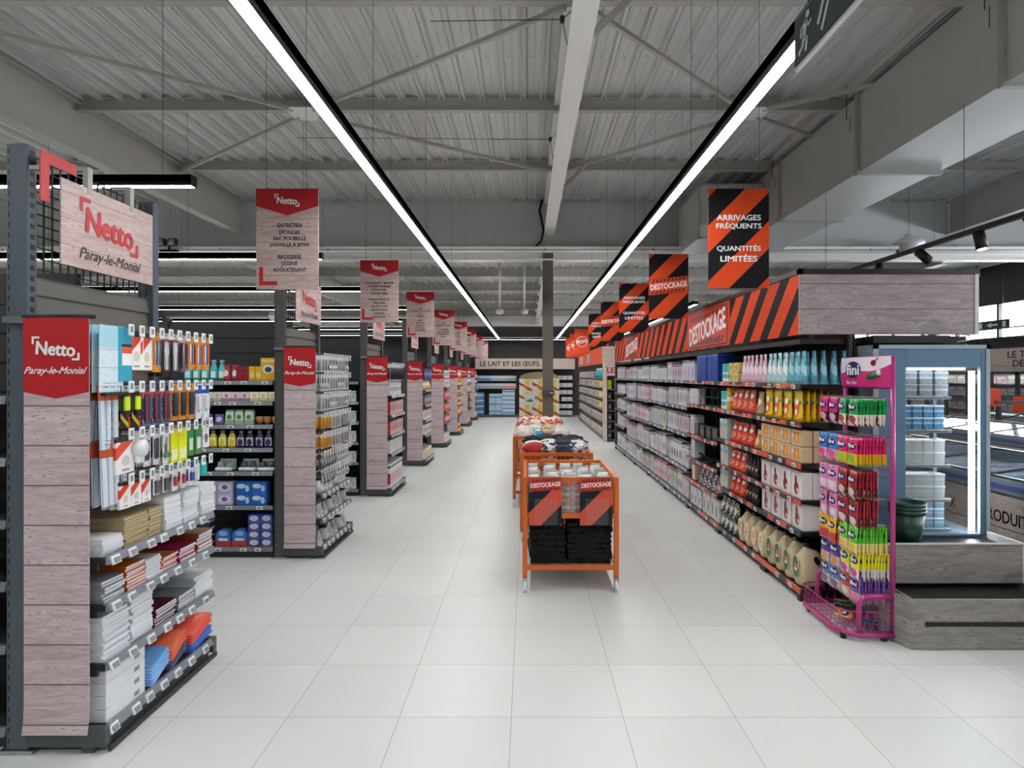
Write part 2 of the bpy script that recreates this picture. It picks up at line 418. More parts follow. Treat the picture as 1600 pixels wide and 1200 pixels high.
# wind bracing: rods meeting at gusset plates
def rod(p, q): MB().bar(p, q, .042, .042).build('bracing_rod_beam', M['beam'], kind='structure')
zr = 5.06
for nx in (-2.75, 2.78):
    MB().poly([(nx-.2, 7.5, zr), (nx-.12, 7.42, zr), (nx+.12, 7.42, zr), (nx+.2, 7.5, zr), (nx+.2, 7.72, zr), (nx+.12, 7.8, zr), (nx-.12, 7.8, zr), (nx-.2, 7.72, zr)], (0, 0, -.012)).build('gusset_plate_beam', M['beamw'], kind='structure')
    for (bx, by) in ((.34 if nx < 0 else .54, 5.42), (.34 if nx < 0 else .54, 9.8), (-5.55 if nx < 0 else 6.2, 5.42), (-5.55 if nx < 0 else 6.2, 9.8)):
        rod((nx+.12*(1 if bx > nx else -1), 7.61+.1*(1 if by > 7.6 else -1), zr), (bx, by, zr))
for (yy, x1_) in ((5.5, -.9), (8.3, -3.2)):
    MB().tube([(x1_, yy+.2, 5.1), (.32, yy, 5.0)], .004, 5).tube([(.32, yy, 5.0), (.36, yy-.25, 4.57)], .004, 5).tube([(.32, yy, 5.0), (.42, yy+.05, 5.12)], .004, 5).box(.3, .34, yy-.02, yy+.02, 4.975, 5.025).build('safety_cable', M['steel_d'], label='thin steel cable with a dark clamp %s the middle roof beam' % ('near the front end of' if yy < 6 else 'halfway along'), cat='cable')
# steel column
col_m = plain('taupe_column_paint', '6a6259', .45, 0, .06)
MB().box(.32, .52, 12.0, 12.02, 0, 4.25).box(.32, .52, 12.18, 12.2, 0, 4.25).box(.41, .43, 12.02, 12.18, 0, 4.25).box(.315, .325, 12.0, 12.2, 0, 4.25).build('column', col_m, kind='structure')
sb = thing('socket_box', 'small grey socket box clamped round the taupe column', 'socket box', (.42, 11.97, 1.45))
MB().box(.3, .54, 11.93, 11.995, 1.4, 1.5).build('housing', M['steel'], sb); MB().lathe([(.0, 0), (.03, 0), (.03, .02)], 12, .48, 11.92, z=1.44).build('socket', M['white'], sb)
for xx in (.3,):
    MB().tube([(xx, 11.9, 5.2), (xx-.05, 11.88, 5.0), (xx+.03, 11.88, 4.6), (xx-.02, 11.88, 4.4), (xx-.15, 11.86, 4.27)], .025, 8).build('power_cable', M['black'], label='thick black cable hanging down beside the middle beam', cat='cable')
# hanging dome camera poles
for k, xx in enumerate((-.62, -.06)):
    t = thing('camera_pole', ('left' if k == 0 else 'right')+' of the two white ceiling poles ending in a small camera', 'security camera', (xx, 14, 4.5), group='camera poles')
    MB().lathe([(.09, 0), (.09, .05), (.03, .06)], 14, xx, 14, z=4.42).build('ceiling_plate', M['white'], t)
    MB().lathe([(.026, 0), (.026, 1.2)], 10, xx, 14, z=3.3).build('pole', M['white'], t)
    MB().lathe([(.03, .1), (.09, .08), (.09, .0), (.05, -.03)], 14, xx, 14, z=3.22).build('camera_head', M['white'], t)
# ------------------------------------------------------------------ linear lamps
def strip(p0, p1, label, name='linear_lamp', w=.085, wires=(), glow='lamp', group=None):
    (x0, y0), (x1, y1) = p0, p1; zb = 3.3
    t = thing(name, label, 'light', ((x0+x1)/2, (y0+y1)/2, zb), group=group)
    al_y = abs(x1-x0) < 1e-6
    h = MB(); d = MB()
    if al_y:
        h.box(x0-w/2, x0-w/2+.006, y0, y1, zb, zb+.085).box(x0+w/2-.006, x0+w/2, y0, y1, zb, zb+.085).box(x0-w/2, x0+w/2, y0, y1, zb+.03, zb+.085)
        h.box(x0-w/2, x0+w/2, y0-.01, y0, zb, zb+.085).box(x0-w/2, x0+w/2, y1, y1+.01, zb, zb+.085)
        n = int((y1-y0)/1.5)+1
        for i in range(n): a, b_ = y0+(y1-y0)*i/n, y0+(y1-y0)*(i+1)/n; d.box(x0-w/2+.006, x0+w/2-.006, a, b_, zb+.002, zb+.028)
    else:
        h.box(x0, x1, y0-w/2, y0-w/2+.006, zb, zb+.085).box(x0, x1, y0+w/2-.006, y0+w/2, zb, zb+.085).box(x0, x1, y0-w/2, y0+w/2, zb+.03, zb+.085)
        h.box(x1, x1+.01, y0-w/2, y0+w/2, zb, zb+.085).box(x0-.01, x0, y0-w/2, y0+w/2, zb, zb+.085)
        n = int((x1-x0)/1.5)+1
        for i in range(n): a, b_ = x0+(x1-x0)*i/n, x0+(x1-x0)*(i+1)/n; d.box(a, b_, y0-w/2+.006, y0+w/2-.006, zb+.002, zb+.028)
    h.build('housing', M['black'], t); d.build('diffuser', M[glow], t)
    u_ = MB()                                              # upward glow added to brighten the roof, not a part of the lamp
    for i in range(n):
        if al_y: a, b_ = y0+(y1-y0)*i/n, y0+(y1-y0)*(i+1)/n; u_.box(x0-w/2+.01, x0+w/2-.01, a, b_, zb+.085, zb+.088)
        else: a, b_ = x0+(x1-x0)*i/n, x0+(x1-x0)*(i+1)/n; u_.box(a, b_, y0-w/2+.01, y0+w/2-.01, zb+.085, zb+.088)
    u_.build('upward_fill', M['fill_up'], t)
    for (wx, wy) in wires:
        zt = 5.235 if wy < 12 else 4.625
        MB().tube([(wx, wy, zb+.08), (wx, wy, zt)], .0025, 4).build('suspension_wire', M['steel'], t)
strip((-1.156, -3), (-1.156, 25.4), 'long white linear lamp left of the centre beam, running down the aisle', wires=[(-1.156, y) for y in (2.2, 4.6, 7, 9.4, 11.6, 14, 17, 20, 23)])
strip((1.238, -3), (1.238, 25.0), 'long white linear lamp right of the centre beam, running down the aisle', wires=[(1.238, y) for y in (4.6, 7, 9.4, 11.6, 14, 17, 20, 23)])
ords = ['nearest', 'second nearest', 'third nearest', 'fourth nearest', 'fifth nearest', 'sixth nearest', 'seventh nearest']
for i in range(7):
    yy = 4.87+3.06*i
    strip((-13, yy), (-2.66, yy), ords[i]+' linear lamp hanging crosswise over the left aisles', group='lamps over the left aisles', wires=[(x, yy) for x in (-2.9, -4.4, -6.2, -8)])
strip((-13, 1.8), (-2.66, 1.8), 'linear lamp over the aisle before the first left gondola'); strip((-13, -1.3), (-2.66, -1.3), 'linear lamp hanging behind the viewpoint on the left')
strip((-1.9, 25.9), (1.7, 25.9), 'linear lamp across the far end over the milk chiller')
for xx in (4.6, 6.9, 9.6): strip((xx, -3), (xx, 4.4 if xx < 5 else 6.5), 'added fill lamp over the freezers %s' % {4.6: 'next to the ducts', 6.9: 'in the middle', 9.6: 'by the windows'}[xx], glow='lamp_fill' if xx > 5 else 'lamp')  # unseen lamps, added to light the freezer side
strip((6.5, 19), (6.5, 25), 'added fill lamp over the far right aisles', glow='lamp_fill'); strip((3.6, 13), (3.6, 24), 'added fill lamp over the aisle behind the striped gondola')  # more lamps added to brighten the right side
# ------------------------------------------------------------------ air duct
du = thing('air_duct', 'large rectangular galvanised air duct hanging along the right side of the ceiling', 'air duct', (4.35, 5, 4.2))
x0, x1, z0, z1 = 3.9, 4.82, 4.18, 5.08
ys = [-1.7, .57, 2.78, 4.99, 7.18, 9.38, 11.55]
m, nt, b = new_mat('duct_sheet'); g = N(nt); x, y, z = g.coords('Object')
nz = g.noise(g.comb(x, y, z), 1.1, 3); g.link(g.mix(nz, hexc('c0c1bd'), hexc('d6d6d2')), b.inputs['Base Color'])
b.inputs['Metallic'].default_value = .35; g.link(g.math('ADD', .22, g.math('MULTIPLY', nz, .25)), b.inputs['Roughness'])
M['duct'] = m
for i in range(6):
    a, c = ys[i]+.012, ys[i+1]-.012; s = MB(); s.box(x0, x1, a, c, z0, z1)
    s.build('duct_section', M['duct'], du)
for yy in ys[1:]:
    f = MB()
    f.box(x0-.035, x1+.035, yy-.03, yy+.03, z0-.035, z0).box(x0-.035, x1+.035, yy-.03, yy+.03, z1, z1+.03).box(x0-.035, x0, yy-.03, yy+.03, z0, z1).box(x1, x1+.035, yy-.03, yy+.03, z0, z1)
    f.build('flange', M['galv'], du)
MB().box(2.87, 3.89, 10.1, 11.52, 4.08, 4.92).build('branch_box', M['duct'], du)
MB().box(2.84, 2.87, 10.07, 10.13, 4.05, 4.95).box(2.84, 3.89, 10.07, 10.1, 4.92, 4.95).box(2.84, 3.89, 10.07, 10.1, 4.05, 4.08).build('flange', M['galv'], du)
for yy in (2.9, 5.1, 7.3, 9.5):
    MB().tube([(3.82, yy, 5.25), (3.82, yy, 4.85)], .005, 5).tube([(3.86, yy, 4.88), (3.86, yy, 4.7)], .004, 5).build('hanger', M['steel_d'], du)
# track with spotlights
tk = thing('spotlight_track', 'black ceiling track running back over the freezers with small spotlights', 'track light', (3.72, 6, 3.0))
MB().box(3.7, 3.74, 2.5, 8.6, 2.98, 3.02).build('rail', M['black'], tk)
for yy in (3.4, 5.2, 7.6): MB().tube([(3.72, yy, 3.02), (3.72, yy, 4.1 if yy > 2 else 5.2)], .003, 4).build('suspension_wire', M['steel'], tk)
lm = emis('spot_lens', (1, .97, .92), 30)
for k, (yy, lit, dx) in enumerate(((4.5, 1, .18), (5.02, 1, .05), (5.75, 0, .2), (6.45, 0, -.15))):
    s = MB(); p0 = Vector((3.72, yy, 2.93)); dr = Vector((dx*2, -.1 if lit else -.6, -.8)).normalized()
    MB().tube([(3.72, yy, 2.98), (3.72, yy, 2.93)], .012, 8).tube([p0-dr*.05, p0+dr*.1], .043, 16).build('spotlight', M['black'], tk)
    MB().tube([p0+dr*.1, p0+dr*.103], .036, 16).build('lens', lm if lit else M['black'], tk)
# round pendant
pd = thing('pendant_speaker', 'round white hat-shaped fitting hanging by a wire above the plank canopy', 'speaker', (5.0, 8, 3.7))
MB().lathe([(.0, .26), (.05, .26), (.06, .2), (.14, .19), (.185, .15), (.185, .135), (.11, .13), (.105, .03), (.08, .0)], 24, 5.0, 8, z=3.38).build('shade', M['white'], pd)
MB().tube([(5.0, 8, 3.6), (5.0, 8, 5.25)], .003, 4).build('wire', M['steel'], pd)
bl = thing('round_lamp', 'small round white fitting hanging over the far left aisles', 'light', (-6.2, 15.0, 3.3))
MB().lathe([(.0, .3), (.03, .28), (.1, .2), (.15, .1), (.1, .0), (0, -.02)], 18, -6.2, 15.0, z=3.15).build('shade', M['white'], bl)
MB().tube([(-6.2, 15.0, 3.4), (-6.2, 15.0, 4.62)], .003, 4).build('wire', M['steel'], bl)
# emergency twin floods
for k, (xx, lb) in enumerate(((-6.85, 'black twin emergency lamps on the tray over the left aisles'), (6.98, 'black twin emergency lamps on the tray over the right side'))):
    t = thing('emergency_lamp', lb, 'emergency light', (xx, 11.4, 4.25))
    MB().box(xx-.02, xx+.3, 11.42, 11.52, 4.1, 4.15).build('battery_box', M['black'], t)
    for q in (-.03, .18):
        MB().bbox(xx+q, xx+q+.17, 11.32, 11.42, 4.2, 4.34, .02).build('lamp_head', M['black'], t)
        MB().bbox(xx+q+.03, xx+q+.14, 11.31, 11.322, 4.225, 4.315, .004).build('lens', M['chrome'], t)
    MB().bar((xx+.14, 11.47, 4.15), (xx+.14, 11.47, 4.22), .03).build('stem', M['black'], t)
# exit sign
ex = thing('exit_sign', 'green and white escape route sign hanging beside the right lamp', 'exit sign', (1.17, 2.4, 3.2))
GR = plain('exit_green', '0d3b2c', .35)
MB().bbox(1.16, 1.18, 2.02, 2.65, 3.11, 3.335, .004).build('frame', M['white'], ex)
MB().box(1.155, 1.1599, 2.03, 2.635, 3.125, 3.32).build('face', GR, ex)
pg = MB(); O = Vector((1.1545, 2.54, 3.225))
def P(a, b): return (O.x, O.y-a, O.z+b)
def limb(pts, r):
    for i in range(len(pts)-1): pg.bar(P(*pts[i]), P(*pts[i+1]), .0016, r)
def flat(pts): pg.poly([P(*p) for p in pts], (-.0015, 0, 0))
def seg(p, q, r):
    p, q = Vector(p), Vector(q); d = (q-p).normalized(); nn = Vector((-d.y, d.x))*r
    flat([p+nn-d*r*.6, q+nn+d*r*.6, q-nn+d*r*.6, p-nn-d*r*.6])
flat([(.028+.016*math.cos(t*PI/6), .062+.016*math.sin(t*PI/6)) for t in range(12)])
seg((.012, .036), (-.004, -.012), .014); seg((-.004, -.014), (.022, -.038), .009); seg((.022, -.038), (.012, -.078), .0085)
seg((-.008, -.018), (-.016, -.048), .009); seg((-.018, -.05), (-.05, -.066), .008); seg((.014, .036), (.04, .012), .006); seg((.04, .012), (.056, .022), .006)
seg((.0, .036), (-.028, .026), .006); seg((-.028, .026), (-.034, -.004), .006)
flat([(.26, .0), (.31, .045), (.31, .018), (.37, .018), (.37, -.018), (.31, -.018), (.31, -.045)])
seg((.12, -.03), (.17, .05), .009); seg((.15, -.07), (.2, .01), .008)
pg.build('pictogram', M['white_txt'], ex)
for yy in (2.12, 2.54): MB().tube([(1.17, yy, 3.335), (1.17, yy, 5.25)], .003, 4).build('wire', M['steel'], ex)
# ================================================================== WRITING AND SIGNS
X3, Y3, Z3 = Vector((1, 0, 0)), Vector((0, 1, 0)), Vector((0, 0, 1))
NF = dict(bold=.035, shear=0.0)
def netto(mb, o, u, s, m=0):
    """the shop logo: two corner marks and the word, total width s, centred on o"""
    o = Vector(o); u = Vector(u); v = Z3; n = u.cross(v).normalized()
    w, h = s, s*.5
    t_ = s*.045
    def rect(a0, a1, b0, b1):
        b = len(mb.v); mb.v += [tuple(o+u*a+v*c+n*.002) for a, c in ((a0, b0), (a1, b0), (a1, b1), (a0, b1))]
        mb.f.append((b, b+1, b+2, b+3)); mb.m.append(m); mb.sm.append(False)
    L = s*.16
    rect(-w/2, -w/2+L, h/2-t_, h/2); rect(-w/2, -w/2+t_, h/2-L, h/2-t_)
    rect(w/2-L, w/2, -h/2, -h/2+t_); rect(w/2-t_, w/2, -h/2+t_, -h/2+L)
    mb.text('Netto', o-v*s*.01, u, v, w=s*.8, h=s*.27, m=m, bold=.055, rot=-.06)
def netto2(mb, o, u, s, m=0): netto(mb, o, u, s, m)
# hanging department signs over the left aisles
TX = [['ENTRETIEN', 'ÉPONGES', 'SAC POUBELLE', 'VAISSELLE À JETER', None, 'BROSSERIE', 'LESSIVE', 'ADOUCISSANT'],
      ['DÉODORANT / BEAUTÉ', 'HYGIÈNE FÉMININE', 'MOUCHOIRS', 'UNIVERS BÉBÉ', None, 'PARAPHARMACIE', 'MERCERIE', 'GEL DOUCHE', 'SHAMPOOING', 'RASAGE', 'DENTAIRE'],
      ['CAFÉ', 'POUDRE CHOCOLATÉE', 'THÉ', 'CÉRÉALES', None, 'PAIN', 'BISCUITS', 'GÂTEAUX', 'CHOCOLAT', 'CONFISERIE'],
      ['RIZ', 'PÂTES ET SAUCES', None, 'CONSERVES', 'PLATS CUISINÉS', 'CONDIMENTS', 'ÉPICES'],
      ['SOUPES', 'HUILES', 'CHIPS', 'APÉRITIFS', None, 'SUCRE', 'FARINE', 'DESSERTS', 'CONFITURES'],
      ['EAUX', 'SODAS', 'SIROPS', None, 'JUS DE FRUITS'], ['BIÈRES', 'CIDRES', None, 'VINS'], ['ALCOOLS', None, 'CHAMPAGNE']]
sgn_ord = ['nearest', 'second', 'third', 'fourth', 'fifth', 'sixth', 'seventh', 'farthest']
SIGNLBL = ['nearest plank-print department sign with red top, the one headed ENTRETIEN', 'second department sign in the row, the one headed DÉODORANT / BEAUTÉ']+\
    ['%s red-topped plank department sign in the row over the left aisles' % o for o in sgn_ord[2:]]
for i in range(8):
    y = 4.9+3.06*i; x0, x1, z0, z1 = -2.17, -1.67, 2.485, 3.295; xc = (x0+x1)/2
    t = thing('hanging_sign', SIGNLBL[i], 'sign', (xc, y, 2.89), group='department signs over the left aisles')
    MB().bbox(x0, x1, y, y+.01, z0, z1, .002).build('board', M['wood_s'], t)
    MB().poly([(x0, y-.001, z1), (x0, y-.001, z1-.14), (xc, y-.001, z1-.215), (x1, y-.001, z1-.14), (x1, y-.001, z1)], (0, -.001, 0)).build('red_pennant', M['red'], t)
    l = MB(); netto(l, (xc, y-.003, z1-.095), X3, .2); l.build('logo', M['white_txt'], t)
    l = MB().box(x0+.025, x0+.057, y-.002, y-.0005, z0+.035, z0+.18).box(x0+.057, x0+.17, y-.002, y-.0005, z0+.035, z0+.067); l.build('corner_mark', M['red_txt'], t)
    l = MB(); z = z1-.285; n = len(TX[i]); lh = .052 if n < 9 else .045; zt = z1-.27; 
    for s in TX[i]:
        if s is None: zt -= lh*.85; continue
        hh = .031 if n < 9 else .027
        vs, fs, a, b_, c, d_ = text_mesh(s, 0.0); acc = any(ch in s for ch in 'ÉÀÈÂ')
        l.text(s, (xc+.02*(i == 0), y-.001, zt-lh/2), X3, Z3, h=hh*(1.25 if acc else 1.0), w=min(.46, (b_-a)*(.031 if n < 9 else .027)/.73*.93), bold=.035); zt -= lh
    l.build('lettering', M['dark_txt'], t)
    for xx in (x0+.08, x1-.1): MB().tube([(xx, y+.005, z1), (xx, y+.005, 5.235 if y < 12 else 4.6)], .002, 4).build('wire', M['steel'], t)
# striped hanging signs on the right
STX = stripes('orange_black_diagonal_print', 'x', -1, .46, .49, -.155, 'd9481f', '141318')
MO = plain('orange_print', 'dc4a1e', .35, 0, .04); MOr = plain('red_orange_print', 'cf3a22', .35, 0, .04)
def destock_patch(mb, o, u, w, h, rot, mo, mk, mw, bars=9, th=.33, trot=0.0):
    """rounded orange tag with black hatch bands and the word DESTOCKAGE; mo orange, mk black, mw white material slots"""
    o = Vector(o); u = Vector(u); v = Z3; n = u.cross(v).normalized(); c, s = math.cos(rot), math.sin(rot)
    U = u*c+v*s; V = v*c-u*s
    def pg(pts, m, e): 
        b = len(mb.v); mb.v += [tuple(o+U*a+V*q+n*e) for a, q in pts]; mb.f.append(tuple(range(b, b+len(pts)))); mb.m.append(m); mb.sm.append(False)
    def rr(a, q, r):
        P_ = []
        for cx, cy, t0 in ((a-r, q-r, 0), (-a+r, q-r, 1), (-a+r, -q+r, 2), (a-r, -q+r, 3)):
            for k in range(4): t = (t0+k/3)*PI/2; P_.append((cx+r*math.cos(t), cy+r*math.sin(t)))
        return P_
    pg(rr(w/2, h/2, h*.1), mk, .001); pg(rr(w/2-h*.03, h/2-h*.03, h*.09), mo, .0016)
    for side in (1, -1):
        for k in range(bars):
            a = -w/2*.88+w*.88*(k+.15)/bars; bw = w*.88/bars*.5; b0 = side*h*.27; b1 = side*h*.43; sk = h*.12*side
            q = [(a, b0), (a+bw, b0), (a+bw+sk, b1), (a+sk, b1)]
            pg(q if side > 0 else q[::-1], mk, .0022)
    mb.text('DESTOCKAGE', o+n*.001, U, V, w=w*.93, h=h*th, m=mw, bold=.05, rot=trot)
for i in range(8):
    y = (5.03, 7.75, 10.25, 12.8, 15.3, 20.4, 22.7, 25.0)[i]; xc = (1.745, 1.8, 1.8, 1.8, 1.8, 1.85, 1.85, 1.85)[i]; x0, x1, z0, z1 = xc-.25, xc+.25, 2.515, 3.335
    if i < 5:
        kind = 'arrivals' if i % 2 == 0 else 'clearance'
        lb = ['nearest black and orange striped sign reading ARRIVAGES FRÉQUENTS', 'nearest striped hanging sign with a DESTOCKAGE tag across it', 'second ARRIVAGES FRÉQUENTS sign, behind the first DESTOCKAGE sign', 'second hanging DESTOCKAGE sign, partly behind an ARRIVAGES sign', 'farthest ARRIVAGES FRÉQUENTS sign, just before the plain orange signs'][i]
        t = thing('hanging_sign', lb, 'sign', (xc, y, 2.9), group='striped clearance signs')
        b_ = MB().bbox(-.25+xc, .25+xc, y, y+.01, z0, z1, .002).build('board', STX, t)
        if i % 2 == 0:
            l = MB()
            for k, (s, zz, ww) in enumerate((('ARRIVAGES', z1-.24, .36), ('FRÉQUENTS', z1-.315, .37), ('QUANTITÉS', z1-.5, .36), ('LIMITÉES', z1-.58, .3))):
                l.text(s, (xc, y-.001, zz+(.008 if 'É' in s else 0)), X3, Z3, w=ww, h=.045*(1.3 if 'É' in s else 1), bold=.04)
            l.build('lettering', M['white_txt'], t)
        else:
            l = MB(); destock_patch(l, (xc, y-.001, z0+.42), X3, .5, .2, .12, 0, 1, 2); l.build('lettering', [MO, M['black'], M['white_txt']], t)
    else:
        t = thing('hanging_sign', ['nearest', 'middle', 'farthest'][i-5]+' of the three plain orange round-logo signs in the distance', 'sign', (xc, y, 2.9), group='orange promotion signs')
        MB().bbox(x0, x1, y, y+.01, z0, z1, .002).build('board', MO, t)
        l = MB(); cx, cz = xc, z0+.4
        for k in range(24):
            a, b2 = 2*PI*k/24, 2*PI*(k+1)/24
            if abs(math.sin((a+b2)/2)) < .3: continue
            l.poly([(cx+.18*math.cos(a), y-.001, cz+.18*math.sin(a)), (cx+.18*math.cos(b2), y-.001, cz+.18*math.sin(b2)), (cx+.165*math.cos(b2), y-.001, cz+.165*math.sin(b2)), (cx+.165*math.cos(a), y-.001, cz+.165*math.sin(a))], (0, -.001, 0))
        l.text('PROMO', (cx, y-.001, cz), X3, Z3, w=.4, h=.11, bold=.04, rot=.1); l.build('lettering', M['white_txt'], t)
    for xx in (x0+.08, x1-.08): MB().tube([(xx, y+.005, z1), (xx, y+.005, 5.235 if y < 12 else 4.6)], .002, 4).build('wire', M['steel'], t)

# ================================================================== LEFT GONDOLAS
# slotted upright metal
def slotted(name, c):
    m, nt, b = new_mat(name); g = N(nt); x, y, z = g.coords('Object')
    fz = g.math('FRACT', g.math('DIVIDE', z, .05)); a = g.math('ABSOLUTE', g.math('ADD', x, .05))
    s = g.math('MULTIPLY', g.math('LESS_THAN', fz, .55), g.math('COMPARE', a, .013, .0035))
    fy = g.math('FRACT', g.math('DIVIDE', g.math('ADD', z, 0.0), .05)); 
    side = g.math('MULTIPLY', g.math('LESS_THAN', fz, .5), g.math('COMPARE', y, .03, .014)); side = g.math('MULTIPLY', side, g.math('GREATER_THAN', x, -.006))
    s = g.math('MAXIMUM', s, side)
    g.link(g.mix(s, hexc(c), (.005, .005, .006)), b.inputs['Base Color']); b.inputs['Roughness'].default_value = .45; return m
M['slot_a'] = slotted('slotted_slate_upright', '4c5661'); M['slot_b'] = slotted('slotted_grey_upright', '4a4b4a')
def slats(name, c, pitch=.19):
    m, nt, b = new_mat(name); g = N(nt); x, y, z = g.coords('Object')
    b.inputs['Base Color'].default_value = C4(hexc(c)); b.inputs['Roughness'].default_value = .4; return m
M['slat'] = plain('ribbed_back_panel', '6a6864', .45, 0, .08, 2); M['slatd'] = plain('dark_back_panel', '34353a', .45, 0, .1, 2)
XE0, XE1 = -2.40, -2.0      # end shelves from back to front
GN = ['nearest', 'second', 'third', 'fourth', 'fifth', 'sixth', 'seventh', 'eighth']
PROD_L = {0: 'stationery', 1: 'kitchen tools', 2: 'kitchen boxes', 3: 'toiletries', 4: 'snacks', 5: 'crisps', 6: 'yellow bags', 7: 'last'}
Y0s = [2.9, 5.98, 9.05, 12.1, 15.15, 18.2, 21.3, 24.3]
def ribbed_x(mb, x, y0, y1, z0, z1, pitch=.16, d=.012, m=0):   # panel in the plane of x with horizontal folds
    z = z0
    while z < z1-.02:
        zt = min(z+pitch, z1)
        mb.box(x, x+d*.4, y0, y1, z, zt, m); mb.box(x, x+d, y0, y1, z+.012, zt-.012, m); mb.box(x+d, x+d+.006, y0, y1, z+.012, z+.045, m)
        z = zt
def ribbed_y(mb, y, x0, x1, z0, z1, pitch=.16, d=.012, m=0):
    z = z0
    while z < z1-.02:
        zt = min(z+pitch, z1)
        mb.box(x0, x1, y-d*.4, y, z, zt, m); mb.box(x0, x1, y-d, y, z+.012, zt-.012, m); mb.box(x0, x1, y-d-.006, y-d, z+.012, z+.045, m)
        z = zt
def mesh_of(mb, name, mats):
    o = mb.build(name, mats); me = o.data; bpy.data.objects.remove(o); return me
def child(name, me, parent, wloc, rz=0):
    o = bpy.data.objects.new(name, me); COL.objects.link(o); o.parent = parent
    og = origin(parent); o.location = (wloc[0]-og.x, wloc[1]-og.y, wloc[2]-og.z); o.rotation_euler = (0, 0, rz); return o
t_ = MB().poly([(-.004, 0, -.004), (-.004, .062, -.004), (-.018, .062, .036), (-.018, 0, .036)], (.008, 0, .003))
t_.poly([(.0065, .01, .006), (.0065, .052, .006), (-.0035, .052, .03), (-.0035, .01, .03)], (.0015, 0, .0006), 1)
TAG_RAIL = mesh_of(t_, 'price_label', [M['tag'], M['lcd']])
TAG_HOOK = mesh_of(MB().bbox(0, .008, -.021, .021, -.03, .03, .003).box(.0075, .0088, -.013, .009, -.012, .018, 1), 'price_tag', [M['tag'], M['lcd']])
TAG_FLAT = mesh_of(MB().bbox(0, .062, -.008, 0, 0, .032, .002).box(.012, .05, -.0095, -.0078, .006, .025, 1), 'price_label', [M['tag'], M['lcd']])
HOOK = mesh_of(MB().tube([(0, 0, -.005), (.355, 0, .01)], .0025, 5).tube([(0, 0, .022), (.365, 0, .03)], .0018, 4), 'hook', [M['chrome']])
SHELVES = {0: [.92, .695, .413, .11], 1: [.62, .38, .11], 2: [1.49, 1.2, .9, .62, .11], 3: [1.5, 1.2, .9, .6, .11], 4: [1.5, 1.2, .9, .6, .11], 5: [1.5, 1.2, .9, .6, .11], 6: [1.5, 1.2, .9, .6, .11], 7: [1.5, 1.2, .9, .6, .11]}
PEGS = {0: [2.03, 1.74, 1.50, 1.27], 1: [1.99, 1.80, 1.60, 1.40, 1.20, 1.01, .84], 2: [1.96], }
GOND = []
